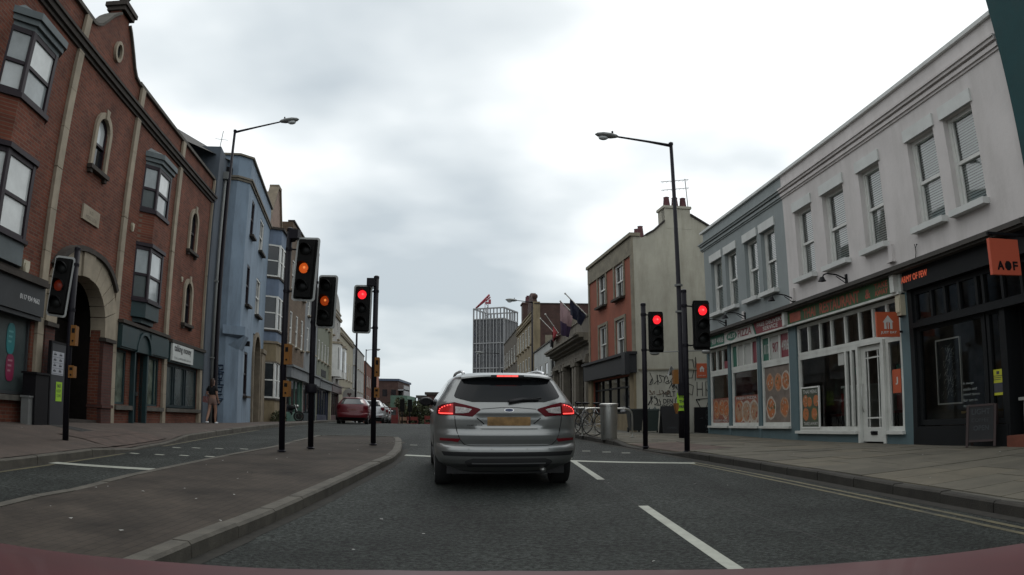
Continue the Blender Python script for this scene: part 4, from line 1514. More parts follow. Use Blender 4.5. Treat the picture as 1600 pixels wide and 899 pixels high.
wd = Thing('weed_clump', 'straggly weeds growing at the foot of the cream bay', 'plant', ML, (37.4, -1.2, -.5))
wd.part('leaf_mass', leaves(420, (37.6, -1.1, -.28), (.75, .42, .42), M_WEED, .14, '', '', ''), M_WEED, kind='stuff')
mb = MB()
for i in range(9):
    x = 37.1 + i * .13
    mb.tube([(x, -1.0, -.6), (x + R.uniform(-.1, .1), -1.1, R.uniform(-.1, .25))], .012, 4)
wd.part('stem', mb, M_WEED)

M_BRN = brickmat("brown_rubble_stone", (.15, .105, .07), (.115, .08, .055), (.10, .08, .06), .4, .2, .015, bump=.6, dirt=.4)
M_GRYR = mat("grey_render", (.17, .18, .185), .9, .12, 2, .1, dirt=.4, streak=1)
M_GRN = mat("pale_green_render", (.165, .175, .13), .85, .1, 2, .1, dirt=.35, streak=1)
M_CRW = mat("cream_white_render", (.33, .30, .22), .85, .1, 2, .1, dirt=.3, streak=1)
M_WHR = mat("off_white_render", (.31, .30, .28), .85, .1, 2, .1, dirt=.3, streak=1)
M_BLUSH = mat("navy_shop_paint", (.018, .024, .05), .5, .1)
M_PLUM = mat("plum_shop_paint", (.07, .035, .035), .5, .15)
M_GRSH = mat("green_shop_paint", (.06, .13, .10), .5, .15)
t1 = terrace('stone_house', 'brown stone terraced house with white-framed arched upper windows', ML, 41.5, 47.9, -.75, -.5, 11.0, M_BRN, [(4.0, 5.9), (7.2, 8.9)], 3, shop=(M_GRSH, M_GLASS_D, M_GRYR), trim=M_BAND, ww=.8)
mb = MB().box(41.7, 42.9, 2.0, 3.2, 10.5, 13.0)
ch = t1.part('chimney', mb, M_BRN)
for i in range(3):
    t1.part('chimney_pot', MB().lathe([(.12, 13.0), (.15, 13.05), (.11, 13.6), (.13, 13.65), (.1, 13.66)], (41.95 + i * .35, 2.6, 0), 8), mat("terracotta_pot", (.14, .055, .045), .9, .2), ch)
terrace('grey_house', 'plain grey rendered terraced house with dark shopfront and tall blank wall', ML, 48.0, 54.4, -.72, -.52, 9.0, M_GRYR, [(4.2, 5.8), (6.6, 7.9)], 2, shop=(M_TEAL_D, M_GLASS_D, M_GRYR), ww=.8)
t2 = terrace('green_house', 'pale green terraced building with small paired windows and navy shopfront', ML, 54.5, 62.2, -.74, -.6, 9.3, M_GRN, [(4.1, 5.6), (6.9, 8.3)], 4, shop=(M_BLUSH, M_GLASS_D, M_GRYR), ww=.75)
t2.part('painted_sign', MB().box(57.0, 60.0, -.765, -.745, 2.95, 3.5), M_BLACK)
t2.part('corner_pilaster', MB().box(62.0, 62.35, -.95, -.7, -.6, 9.2), M_CRW)
t3 = terrace('bay_shop', 'tall grey-white building with projecting sash bay, arched attic window and plum shopfront', ML, 62.4, 70.5, -.74, -.6, 9.4, M_WHR, [(7.0, 8.6)], 2, shop=(M_PLUM, M_GLASS_D, M_PLUM), trim=M_STONE, ww=.9)
g2 = [(62.4, 9.4), (70.5, 9.4)] + [(p[0], p[1]) for p in arc(66.45, 3.2, 9.4, 1.4, 14)[::-1]]
t3.part('arched_gable', MB().prism([(62.6, 9.4), (70.3, 9.4), (70.3, 9.7)] + [(p[0], p[1]) for p in arc(66.45, 3.4, 9.7, 1.3, 14)[::-1]] + [(62.6, 9.7)], -.72, -.4), M_WHR)
for xx in (63.2, 67.2):
    mb = MB().prism([(xx, -.72), (xx + .4, -1.5), (xx + 2.1, -1.5), (xx + 2.5, -.72)], 3.3, 6.1, 'z')
    by = t3.part('bay', mb, M_WHITE)
    for (xa, xb) in ((xx + .5, xx + 1.2), (xx + 1.3, xx + 2.0)):
        t3.part('pane', MB().box(xa, xb, -1.52, -1.505, 3.9, 5.8), M_GLASS_D, by)
    v = [(xx + .05, -.78), (xx + .38, -1.42)]
    t3.part('pane', MB().add([(xx + .06 - .012, -.8, 3.9), (xx + .36 - .012, -1.4, 3.9), (xx + .36 - .012, -1.4, 5.8), (xx + .06 - .012, -.8, 5.8)], [(3, 2, 1, 0)]), M_GLASS_D, by)
    t3.part('bay_cap', MB().prism([(xx - .1, -.72), (xx + .35, -1.62), (xx + 2.15, -1.62), (xx + 2.6, -.72)], 6.1, 6.3, 'z'), M_STONE, by)
t4 = terrace('cream_house', 'long cream rendered terrace with sash windows and stepped parapet', ML, 70.6, 85.2, -.74, -.75, 8.3, M_CRW, [(3.7, 5.5)], 5, shop=None, trim=M_STONE, ww=.95)
terrace('grey_narrow_house', 'narrow grey house between cream and off-white terraces', ML, 85.3, 91.5, -.74, -1.2, 8.2, M_GRYR, [(3.2, 4.8), (5.9, 7.2)], 2, shop=None, ww=.8)
terrace('white_house', 'off-white terraced house at the far end of the left row', ML, 91.6, 103.5, -.74, -1.6, 8.2, M_WHR, [(3.0, 4.6), (5.8, 7.2)], 4, shop=None, ww=.9)
t5 = terrace('brick_warehouse', 'dark brown brick block beyond the end of the left terrace', ML, 112, 152, -.3, -3, 8.2, M_BRK, [(1.5, 3.2), (4.6, 6.3)], 10, depth=14, ww=1.4)
t5.part('orange_panel', MB().box(128, 150, -.5, -.3, 5.2, 8.6), mat("orange_brown_cladding", (.24, .085, .045), .8, .15))
# round hanging sign on the plum shop
hs = Thing('hanging_sign', 'round pale hanging sign projecting from the plum shopfront', 'sign', ML, (71, -1.6, 2.0))
Mh = Matrix.Rotation(rad(90), 4, 'Y')
hs.part('disc', MB().lathe([(0, -.04), (.62, -.04), (.66, 0), (.62, .04), (0, .04)], (70.6, -1.75, 1.9), 20, M=Mh), mat("dull_white_enamel", (.30, .29, .27), .5, .1))
hs.part('bracket', MB().tube([(70.6, -.7, 2.6), (70.6, -1.8, 2.58)], .035, 5).tube([(70.6, -1.75, 2.58), (70.6, -1.75, 2.5)], .03, 5), M_BLACK)
mb = MB()
mb.prism([(-1.75 + a * .3, 1.95 + b * .25) for a, b in ((-.8, .3), (0, -.9), (.8, .3), (.4, .8), (0, .5), (-.4, .8))], 70.548, 70.556, 'x')
hs.part('emblem', mb, M_PLUM)
# ------------------------------------------------------------------ white and blue-grey shop building on the right
M_WHT = mat("white_render", (.57, .535, .52), .85, .07, 1.1, .14, 14, dirt=.42, dirtcol=(.33, .31, .285), streak=1)
M_BG = mat("blue_grey_render", (.255, .28, .28), .85, .06, 1.1, .10, 14, dirt=.3, dirtcol=(.15, .18, .18), streak=1)
M_TRIMW = mat("white_trim", (.56, .57, .55), .6, .06, dirt=.3, dirtcol=(.3, .29, .26))
M_SHB = mat("blue_shop_paint", (.085, .132, .145), .55, .1, 2, dirt=.3, dirtcol=(.08, .09, .085))
M_BLIND = mat("white_blind_slats", (.62, .65, .63), .6, .05)
M_SHOPW = mat("old_white_shop_paint", (.54, .545, .51), .5, .08, 3, dirt=.35, dirtcol=(.2, .19, .16))
M_ANTH = mat("anthracite_shop_paint", (.009, .010, .011), .55, .15, spec=.18)
M_GRNS = mat("sign_green", (.02, .13, .08), .55, .1)
M_REDS = mat("sign_maroon", (.20, .03, .036), .55, .1)
M_WHS = mat("sign_white", (.50, .49, .46), .55, .05)
M_LEDGE = mat("grey_brown_lead", (.060, .054, .048), .75, .2, 3, dirt=.3)

# the two halves are one block; u runs away from the camera, local x = -u
wb = Thing('shop_block', 'two-storey white and blue-grey rendered shop building with sash windows, parapet and moulded cornice', 'building', MR, (-16, 0, -.75))
WU = [(22.9, 21.92, 'b'), (21.6, 20.66, 'b'), (20.0, 19.06, 'b'), (18.78, 17.84, 'b'), (16.58, 15.66, 'w'), (15.07, 14.05, 'w'), (13.34, 12.48, 'w'), (11.38, 10.48, 'w'), (10.15, 9.28, 'w')]
opsB = [(-a, -b, 3.28, 5.0) for a, b, k in WU if k == 'b']
opsW = [(-a, -b, 3.28, 5.0) for a, b, k in WU if k == 'w']
wb.part('wall', MB().wall(-23.55, -17.2, 2.6, 6.16, 0, opsB, .2), M_BG, label='blue-grey rendered upper wall')
wb.part('wall', MB().wall(-17.2, -8.2, 2.6, 6.16, 0, opsW, .2), M_WHT, label='white rendered upper wall')
wb.part('side_wall', MB().poly([(-23.55, 8, -1.5), (-23.55, 0, -1.5), (-23.55, 0, 6.16), (-23.55, 8, 6.16)]).poly([(-8.2, 0, -1.5), (-8.2, 8, -1.5), (-8.2, 8, 6.16), (-8.2, 0, 6.16)]).poly([(-8.2, 8, -1.5), (-23.55, 8, -1.5), (-23.55, 8, 6.16), (-8.2, 8, 6.16)]), M_BG)
wb.part('roof', MB().poly([(-23.5, .3, 5.95), (-8.2, .3, 5.95), (-8.2, 8, 5.95), (-23.5, 8, 5.95)]), M_SLATE)
for (a, b, m_) in ((-23.68, -17.2, M_BG), (-17.199, -8.22, M_WHT)):
    mb = MB()
    for z0, z1, o_ in ((5.54, 5.59, .03), (5.59, 5.66, .065), (5.66, 5.70, .04), (5.70, 5.76, .10), (5.76, 5.80, .135)):
        mb.box(a if m_ is M_WHT else a - o_ * .6, b, -o_, .02, z0, z1)
    wb.part('cornice', mb, m_)
mb = MB()
x = -23.7
while x < -8.3:
    e_ = min(x + 1.02, -8.2)
    mb = MB().box(x + .004, e_ - .004, -.07, .34, 6.16, 6.235)
    wb.part('coping_stone', mb, M_TRIMW)
    x = e_
for a, b, k in WU:
    w_ = sash(wb, -a, -b, 3.28, 5.0, .17, M_WHITE, M_GLASS_B, sill=M_TRIMW, fw=.075, sillz=.11, sillp=.13, blind=M_BLIND, lintel=M_TRIMW)
# lead-covered ledge over the shopfronts
wb.part('shop_cornice', MB().box(-23.6, -8.2, -.30, .02, 2.52, 2.56).box(-23.6, -8.2, -.36, .02, 2.56, 2.64).add([(-23.6, -.34, 2.642), (-8.2, -.34, 2.642), (-8.2, -.0, 2.75), (-23.6, -.0, 2.75)], [(0, 1, 2, 3)]), M_LEDGE)
# piers and stall risers
mb = MB()
for a, b in ((23.55, 23.38), (21.66, 21.46), (19.38, 19.18), (17.32, 16.9), (12.22, 11.92)):
    mb.box(-a, -b, -.04, .14, -1.3, 2.15)
mb.box(-23.4, -21.6, -.03, .12, -1.3, -.40).box(-21.5, -19.3, -.03, .12, -1.3, -.40).box(-19.25, -17.2, -.03, .12, -1.3, -.40)
mb.box(-16.95, -14.0, -.03, .12, -1.3, -.53).box(-12.9, -12.1, -.03, .12, -1.3, -.53)
wb.part('shopfront_base', mb, M_SHB)
# fascias
wb.part('fascia_backing', MB().box(-23.55, -12.0, -.12, .1, 2.16, 2.52), M_SHOPW)
wb.part('fascia_bead', MB().box(-23.6, -12.0, -.19, -.121, 2.13, 2.175), M_SHOPW)
for u in (23.5, 17.17, 12.15):
    wb.part('fascia_bracket', MB().box(-u - .07, -u + .07, -.24, -.121, 2.18, 2.52), M_SHOPW)
# pizza shop windows: three bays of transom lights over display panes
for (a, b, muls, vinyl) in ((23.36, 21.68, (22.72, 22.2), None), (21.44, 19.4, (20.95, 20.45, 19.85), 'p'), (19.16, 17.34, (18.62, 17.95), 'n')):
    fixed(wb, -a, -b, 1.34, 2.12, .04, M_SHOPW, M_GLASS, muls=[-m for m in muls], fw=.08, name='transom_window')
    fixed(wb, -a, -b, -.38, 1.34, .045, M_SHOPW, M_GLASS, fw=.10, name='display_window')
    wb.part('window_sill', MB().box(-a - .04, -b + .04, -.12, .0, -.44, -.375), M_SHOPW)
# restaurant front: transom lights, display window, side light, door
fixed(wb, -16.88, -12.26, 1.36, 2.12, .04, M_SHOPW, M_GLASS, muls=[-16.28, -15.68, -15.12, -14.48, -13.86, -13.3, -12.76], fw=.08, name='transom_window')
fixed(wb, -16.9, -14.0, -.5, 1.36, .045, M_SHOPW, M_GLASS, muls=[-14.55, -14.3], fw=.10, name='display_window')
fixed(wb, -12.88, -12.26, -.5, 1.36, .045, M_SHOPW, M_GLASS, fw=.09, name='display_window')
wb.part('window_sill', MB().box(-16.95, -14.0, -.12, .0, -.56, -.495).box(-12.9, -12.2, -.12, .0, -.56, -.495), M_SHOPW)
mb = MB().box(-13.98, -13.9, -.06, .12, -.75, 1.36).box(-12.98, -12.89, -.06, .12, -.75, 1.36).box(-13.9, -12.98, -.06, .12, 1.3, 1.36)
wb.part('door_frame', mb, M_SHOPW)
mb = MB().box(-13.89, -12.99, .02, .07, -.72, -.42).box(-13.89, -13.72, .02, .07, -.42, 1.29).box(-13.16, -12.99, .02, .07, -.42, 1.29).box(-13.72, -13.16, .02, .07, 1.18, 1.29)
mb.box(-13.72, -13.16, .03, .06, 1.02, 1.05).box(-13.72, -13.16, .03, .06, -.24, -.21).box(-13.65, -13.625, .028, .062, -.42, 1.18).box(-13.255, -13.23, .028, .062, -.42, 1.18)
rd = wb.part('restaurant_door', mb, M_SHOPW)
wb.part('pane', MB().poly([(-13.72, .045, -.42), (-13.16, .045, -.42), (-13.16, .045, 1.18), (-13.72, .045, 1.18)]), M_GLASS, rd)
wb.part('letter_box', MB().box(-13.56, -13.32, .0, .02, -.58, -.50).tube([(-13.53, -.02, -.52), (-13.35, -.02, -.52)], .012, 5), M_BLACK, rd)
wb.part('handle', MB().tube([(-13.82, .0, -.1), (-13.82, -.04, .0), (-13.82, -.04, .4), (-13.82, .0, .5)], .012, 6), M_CHROME, rd)
# interior behind the glass
M_INT = mat("dim_shop_wall", (.24, .21, .18), .9, .35, 2)
M_INTR = mat("dim_red_shop_wall", (.36, .10, .075), .9, .4, 2)
M_FLOOR = mat("dim_shop_floor", (.25, .21, .17), .7, .2)
for (a, b, m_, lab) in ((23.4, 17.3, M_INTR, 'dim red interior of the pizza shop'), (16.95, 12.2, M_INT, 'dim interior of the restaurant'), (11.9, 8.3, M_INT, 'dim interior of the clothes shop')):
    mb = MB()
    mb.poly([(-a, 3.5, -.6), (-b, 3.5, -.6), (-b, 3.5, 2.3), (-a, 3.5, 2.3)])
    mb.poly([(-a, .16, -.6), (-a, 3.5, -.6), (-a, 3.5, 2.3), (-a, .16, 2.3)])
    mb.poly([(-b, 3.5, -.6), (-b, .16, -.6), (-b, .16, 2.3), (-b, 3.5, 2.3)])
    mb.poly([(-a, .16, 2.3), (-a, 3.5, 2.3), (-b, 3.5, 2.3), (-b, .16, 2.3)])
    wb.part('interior_wall', mb, m_)
    wb.part('interior_floor', MB().poly([(-a, .15, -.6), (-b, .15, -.6), (-b, 3.5, -.6), (-a, 3.5, -.6)]), M_FLOOR)
M_COUNTER = mat("pale_counter", (.55, .60, .56), .6, .1)
one('counter', MB().box(-15.5, -14.7, .5, 1.1, -.6, .48).box(-15.55, -14.65, .45, 1.15, .48, .53), M_COUNTER, 'pale counter standing just inside the restaurant window', 'counter', MR, (-15.1, .8, -.6))
one('counter', MB().box(-22.0, -18.2, 1.6, 2.2, -.6, .5).box(-22.1, -18.1, 1.5, 2.3, .5, .56), M_COUNTER, 'long serving counter inside the pizza shop', 'counter', MR, (-20, 1.9, -.6))
one('ceiling_poster', MB().box(-20.4, -19.55, .5, .54, .55, 1.35), mat("pale_blue_menu", (.40, .52, .54), .7, .1), 'pale blue menu board inside the second pizza shop window', 'menu board', MR, (-20, .5, .55))

# sign boards of the pizza shop
ps = Thing('shop_sign', 'pizza shop fascia sign in green, white and maroon sections', 'sign', MR, (-20.3, -.13, 2.3))
ps.part('green_board', MB().box(-23.42, -21.6, -.15, -.121, 2.18, 2.51), M_GRNS)
ps.part('white_board', MB().prism([(-21.6, 2.18), (-19.22, 2.18), (-19.42, 2.51), (-21.6, 2.51)], -.15, -.121), M_WHS)
ps.part('maroon_board', MB().prism([(-19.1, 2.18), (-17.26, 2.18), (-17.26, 2.51), (-19.3, 2.51)], -.15, -.121), M_REDS)
ps.part('divider', MB().prism([(-19.2, 2.18), (-19.12, 2.18), (-19.32, 2.51), (-19.4, 2.51)], -.152, -.121), M_GRNS)
ov_ = [(-20.98 + .42 * math.cos(2 * math.pi * i / 22), 2.345 + .13 * math.sin(2 * math.pi * i / 22)) for i in range(22)]
ps.part('oval_badge', MB().prism(ov_, -.156, -.15), M_GRNS)
mb = MB()
text(mb, "0117 907 4906", (-23.35, -.153, 2.24), X, Z_, width=1.65, height=.17, bold=.012)
text(mb, "ALI'S", (-21.28, -.159, 2.28), X, Z_, width=.6, height=.13, bold=.01)
ps.part('white_lettering', mb, M_WHS)
mb = MB()
text(mb, "PIZZA", (-20.48, -.153, 2.24), X, Z_, width=1.02, height=.2, bold=.014)
ps.part('maroon_lettering', mb, M_REDS)
mb = MB()
text(mb, "FREE DELIVERY", (-19.05, -.153, 2.365), X, Z_, width=1.7, height=.10, bold=.009)
text(mb, "SERVICE", (-18.65, -.153, 2.225), X, Z_, width=.95, height=.10, bold=.009)
ps.part('pale_lettering', mb, M_WHS)
# restaurant sign
M_RGREEN = mat("weathered_green_sign", (.035, .085, .032), .6, .35, 2)
M_RORANGE = mat("rust_red_lettering", (.30, .07, .04), .6, .3, 4)
rs = Thing('shop_sign', 'long weathered green restaurant fascia sign with rust red lettering', 'sign', MR, (-14.6, -.13, 2.3))
rs.part('board', MB().box(-17.08, -12.24, -.15, -.121, 2.18, 2.51), M_RGREEN)
mb = MB()
mb.box(-16.95, -16.35, -.1525, -.1505, 2.22, 2.45)
text(mb, "THAI", (-16.2, -.153, 2.22), X, Z_, width=.62, height=.22, bold=.016)
text(mb, "RESTAURANT", (-15.35, -.153, 2.215), X, Z_, width=1.8, height=.24, bold=.016)
text(mb, "&", (-13.3, -.153, 2.23), X, Z_, width=.2, height=.18, bold=.012)
text(mb, "TAKE", (-12.92, -.153, 2.36), X, Z_, width=.5, height=.11, bold=.01)
text(mb, "AWAY", (-12.92, -.153, 2.22), X, Z_, width=.5, height=.11, bold=.01)
rs.part('lettering', mb, M_RORANGE)
# coloured panels and numbers behind the transom lights
def vin(name, lab, u0, u1, z0, z1, m_, y=.034, txt=None, tm=None, tw=None, th=None):
    t_ = Thing(name, lab, 'panel' if name == 'window_panel' else 'poster', MR, (-(u0 + u1) / 2, y, z0))
    t_.part('sheet', MB().box(-u0, -u1, y, y + .012, z0, z1), m_)
    if txt:
        mb = MB()
        text(mb, txt, (-(u0 + u1) / 2 - tw / 2, y - .003, (z0 + z1) / 2 - th / 2), X, Z_, width=tw, height=th, bold=.012)
        t_.part('lettering', mb, tm)
    return t_


M_VW = mat("white_vinyl", (.40, .40, .375), .6, .06)
M_VG = mat("green_vinyl", (.015, .115, .075), .5, .05)
M_VR = mat("maroon_vinyl", (.19, .03, .042), .5, .05)
vin('window_panel', 'plain green panel in the transom of the middle pizza window', 21.38, 20.97, 1.4, 2.06, M_VG)
vin('window_panel', 'plain white panel right of the plain green one in the middle pizza transom', 20.92, 20.47, 1.4, 2.06, M_VW)
vin('window_panel', 'plain white panel left of the plain maroon one in the middle pizza transom', 20.43, 19.87, 1.4, 2.06, M_VW)
vin('window_panel', 'plain maroon panel in the transom of the middle pizza window', 19.82, 19.47, 1.4, 2.06, M_VR)
vin('window_panel', 'green panel with 0117 in the transom of the third pizza window', 19.08, 18.64, 1.4, 2.06, M_VG, txt="0117", tm=M_VW, tw=.32, th=.26)
vin('window_panel', 'white panel with maroon 907 in the third pizza transom', 18.6, 17.97, 1.4, 2.06, M_VW, txt="907", tm=M_VR, tw=.36, th=.26)
vin('window_panel', 'maroon panel with 4906 in the transom of the third pizza window', 17.93, 17.42, 1.4, 2.06, M_VR, txt="4906", tm=M_VW, tw=.4, th=.26)
vin('window_panel', 'small red sticker in the transom of the first pizza window', 22.12, 21.8, 1.42, 1.66, M_VR)


def collage(name, lab, u0, u1, z0, z1, base, cols, n, y=.038, title=None, foot=None, frame=None, tm=None):
    """a poster: backing, blobs of food colour and lettering"""
    t_ = Thing(name, lab, 'poster', MR, (-(u0 + u1) / 2, y, z0))
    t_.part('sheet', MB().box(-u0, -u1, y, y + .012, z0, z1), base)
    w_, h_ = u0 - u1, z1 - z0
    # dishes: round plates of food with toppings, in overlapping rows
    lay = [MB() for _ in cols]
    kz = 0

    def disc(mb, cx, cz, r_, yy, k=14, sq=1.0):
        ph = R.uniform(0, 6)
        mb.poly([(cx + r_ * sq * math.cos(2 * math.pi * q / k) * (1 + .05 * math.sin(3 * q + ph)), yy, cz + r_ * math.sin(2 * math.pi * q / k) * (1 + .05 * math.cos(2 * q + ph))) for q in range(k)])
    zb0, zt0 = z0 + h_ * (.14 if foot else .03), z1 - h_ * (.17 if title else .05)
    nr = max(2, round((zt0 - zb0) / (w_ * .36)))
    for a in range(nr):
        for b in range(2 + a % 2):
            r_ = w_ * R.uniform(.15, .21)
            cx = min(max(-u0 + w_ * ((b + .5) / (2 + a % 2)) + w_ * R.uniform(-.05, .05), -u0 + r_), -u1 - r_)
            cz = min(max(zb0 + (zt0 - zb0) * (a + .5) / nr + h_ * R.uniform(-.02, .02), zb0 + r_), zt0 - r_)
            kz += 1
            yy = y - .0006 - .00012 * kz
            disc(lay[R.choice((1, 1, 2)) % len(cols)], cx, cz, r_, yy)
            disc(lay[0], cx, cz, r_ * .8, yy - .00003)
            for q in range(n):
                t, rr = R.uniform(0, 6.3), r_ * .68 * math.sqrt(R.random())
                disc(R.choice(lay), cx + rr * math.cos(t), cz + rr * math.sin(t), r_ * R.uniform(.06, .17), yy - .00005, 6, R.uniform(.6, 1.2))
    for c, m_ in zip(cols, lay):
        t_.part('print', m_, c)
    mb = MB()
    if title: text(mb, title, (-u0 + w_ * .08, y - .006, z1 - h_ * .14), X, Z_, width=w_ * .84, height=h_ * .09, bold=.006)
    if foot: text(mb, foot, (-u0 + w_ * .08, y - .006, z0 + h_ * .04), X, Z_, width=w_ * .84, height=h_ * .08, bold=.006)
    if title or foot: t_.part('lettering', mb, tm or M_VW)
    if frame:
        f = .035
        mb = MB().box(-u0 - f, -u0, y - .02, y + .02, z0 - f, z1 + f).box(-u1, -u1 + f, y - .02, y + .02, z0 - f, z1 + f).box(-u0, -u1, y - .02, y + .02, z1, z1 + f).box(-u0, -u1, y - .02, y + .02, z0 - f, z0)
        t_.part('frame', mb, frame)
    return t_


C1, C2, C3, C4, C5 = (mat("food_" + n, c, .6, .25, 9) for n, c in (("orange", (.36, .12, .04)), ("tan", (.30, .19, .12)), ("red", (.25, .04, .025)), ("leaf", (.07, .10, .04)), ("pale", (.36, .32, .27))))
P_OR = mat("orange_red_poster", (.22, .075, .05), .6, .4, 4)
P_GR = mat("grey_brown_poster", (.15, .12, .10), .6, .3, 4)
P_DK = mat("dark_green_poster", (.05, .062, .04), .6, .3, 4)
collage('window_poster', 'red-orange pizza poster filling the foot of the first pizza window', 23.24, 21.8, -.28, .50, P_OR, (C1, C2, C5, C3), 14, title=None, foot="DESSERT MENU")
collage('window_poster', 'wide orange pizza poster filling the foot of the middle pizza window', 21.32, 19.52, -.28, .52, P_OR, (C2, C5, C1, C3), 18, title="FRESH PIZZA", foot=None)
collage('window_poster', 'faded full-height poster with orange top in the third pizza window', 19.04, 17.46, -.28, 1.24, P_GR, (C1, C5, C2, C4), 20)
collage('menu_poster', 'framed menu poster with orange dish in the restaurant window', 16.74, 15.86, -.40, .54, P_DK, (C1, C1, C4, C5), 8, y=.0, title="THAI MENU", foot="TAKE AWAY", frame=M_WHITE)
M_OR = mat("orange_red_plastic", (.42, .085, .035), .5, .06)
vin('window_sticker', 'orange delivery sticker in the narrow window right of the restaurant door', 12.72, 12.42, .25, .72, M_OR, txt="J", tm=M_WHS, tw=.08, th=.14)
vin('window_sticker', 'white oval sticker at the top of the restaurant display window', 14.92, 14.66, .98, 1.26, M_VW)


def house_logo(mb, P, s):
    """house with a knife-and-fork door drawn as strokes; P(a, b) maps to the sign face"""
    for q in ([(-.5, .0), (0, .52), (.5, .0), (.38, .0), (.38, -.5), (.16, -.5), (.16, -.05), (.05, .05), (.05, -.5), (-.06, -.5), (-.06, .05), (-.17, -.05), (-.17, -.5), (-.38, -.5), (-.38, .0)],):
        mb.poly([P(a * s, b * s) for a, b in q])


# projecting delivery sign over the restaurant door
je = Thing('projecting_sign', 'orange-red projecting house-logo sign over the restaurant door', 'sign', MR, (-12.2, -.4, 1.5))
je.part('board', MB().box(-12.2, -12.15, -.66, -.12, 1.32, 1.80), M_OR)
mb = MB()
house_logo(mb, lambda a, b: (-12.148, -.39 + a, 1.60 + b), .26)
text(mb, "JUST EAT", (-12.148, -.58, 1.37), Y_, Z_, width=.38, height=.055, bold=.004)
je.part('print', mb, M_WHS)
je.part('bracket', MB().box(-12.19, -12.16, -.12, -.0, 1.70, 1.74).box(-12.19, -12.16, -.12, 0, 1.4, 1.44), M_BLACK)
one('alarm_box', MB().box(-12.18, -12.0, -.16, -.04, 1.72, 2.12).box(-12.16, -12.02, -.18, -.16, 1.78, 2.06), M_CREAM, 'tall cream alarm box on the pier between restaurant and clothes shop', 'alarm box', MR, (-12.1, 0, 1.9))
# swan-neck lamps over the fascias
for k, (u, lab) in enumerate(((21.75, 'second lamp from the far end, over the pizza shop fascia'), (20.2, 'x'), (16.95, 'x'), (14.25, 'x'))):
    lab = ('black swan-neck lamp nearest the far corner of the blue-grey wall', 'black swan-neck lamp above the word pizza', 'black swan-neck lamp at the join of blue-grey and white walls', 'black swan-neck lamp over the restaurant sign')[k]
    t_ = Thing('wall_lamp', lab, 'lamp', MR, (-u, 0, 2.85), group='swan-neck lamps over the shop fascias')
    x = -u
    t_.part('wall_plate', MB().box(x - .04, x + .04, -.03, -.0, 2.72, 2.95), M_BLACK)
    t_.part('arm', MB().tube([(x, -.02, 2.84), (x, -.26, 2.93), (x, -.5, 2.96), (x, -.60, 2.93), (x, -.64, 2.86)], .016, 6).tube([(x, -.02, 2.74), (x, -.28, 2.9)], .010, 5), M_BLACK)
    t_.part('lamp_shade', MB().lathe([(.015, .10), (.05, .09), (.075, .03), (.10, 0.0), (.085, .0), (.06, .03)], (x, -.65, 2.78), 10), M_BLACK)
# vents and cable on the white wall
mb = MB().box(-20.35, -20.2, -.05, 0, 2.76, 3.0).box(-20.37, -20.18, -.07, 0, 2.73, 2.76)
one('wall_vent', mb, M_WHT, 'small grey-white vent below the blue-grey sash windows', 'vent', MR, (-20.3, 0, 2.8))
mb = MB().box(-17.0, -16.86, -.06, 0, 2.8, 3.1).box(-17.02, -16.84, -.08, 0, 2.77, 2.8)
one('wall_vent', mb, M_WHT, 'small vent beside the join of white and blue-grey walls', 'vent', MR, (-16.9, 0, 2.8))
mb = MB().box(-12.42, -12.28, -.06, 0, 2.86, 3.18).box(-12.46, -12.24, -.1, 0, 2.82, 2.86)
one('wall_vent', mb, M_WHT, 'white vent on the white wall above the pier left of the dark shop', 'vent', MR, (-12.3, 0, 2.85))
one('wall_cable', MB().tube([(-11.55, -.02, 2.72), (-11.5, -.03, 2.85), (-11.52, -.03, 3.0)], .008, 4).tube([(-11.51, -.03, 2.92), (-11.42, -.06, 2.96)], .006, 4).ell((-11.41, -.06, 2.97), (.016, .016, .016), 6, 4), M_BLACK, 'short loose cable on the white wall above the dark fascia', 'cable', MR, (-11.5, 0, 2.75))

# dark clothes shop
mb = MB().box(-11.9, -8.2, -.14, .1, 2.16, 2.52).box(-11.92, -11.78, -.05, .14, -1.3, 2.16)
wb.part('dark_fascia', mb, M_ANTH)
fixed(wb, -11.78, -8.25, 1.5, 2.14, .04, M_ANTH, M_GLASS, muls=[-11.2, -10.78, -10.36, -9.86, -9.68, -9.18, -8.7], fw=.08, name='transom_window')
fixed(wb, -11.76, -9.72, -.40, 1.46, .045, M_ANTH, M_GLASS, fw=.10, name='display_window')
fixed(wb, -9.68, -9.28, -.40, 1.46, .045, M_ANTH, M_GLASS, fw=.08, name='display_window')
wb.part('dark_stall_riser', MB().box(-11.8, -9.2, -.05, .12, -1.3, -.42).box(-9.27, -9.15, -.04, .3, -1.3, 1.5), M_ANTH)
wb.part('dark_transom', MB().box(-11.8, -8.2, -.1, .1, 1.43, 1.52), M_ANTH)
wb.part('dark_door', MB().box(-9.15, -8.25, .8, .85, -.6, 1.46), M_ANTH)
wb.part('door_step', MB().box(-9.16, -8.2, -.12, .8, -1.0, -.6), mat("terracotta_step", (.13, .04, .024), .85, .2, 5))
wb.part('door_reveal', MB().box(-9.15, -9.1, .3, .8, -.6, 1.46), M_ANTH)
one('pedestal', MB().box(-8.98, -8.82, .12, .3, -.6, -.06).box(-9.04, -8.76, .06, .36, -.06, -.01), mat("off_white_pedestal", (.26, .26, .24), .7, .1), 'pale pedestal in the doorway of the dark shop', 'pedestal', MR, (-8.9, .2, -.6))
M_ORLET = mat("orange_shop_lettering", (.55, .11, .055), .5, 0, emit=((1, .16, .07), .18))  # orange lettering with weak emission in its material
ls = Thing('shop_lettering', 'orange capital lettering on the dark shop fascia', 'lettering', MR, (-11.5, -.15, 2.38))
mb = MB()
text(mb, "ARMY OF FEW", (-11.93, -.147, 2.31), X, Z_, width=.86, height=.115, bold=.010)
ls.part('lettering', mb, M_ORLET)
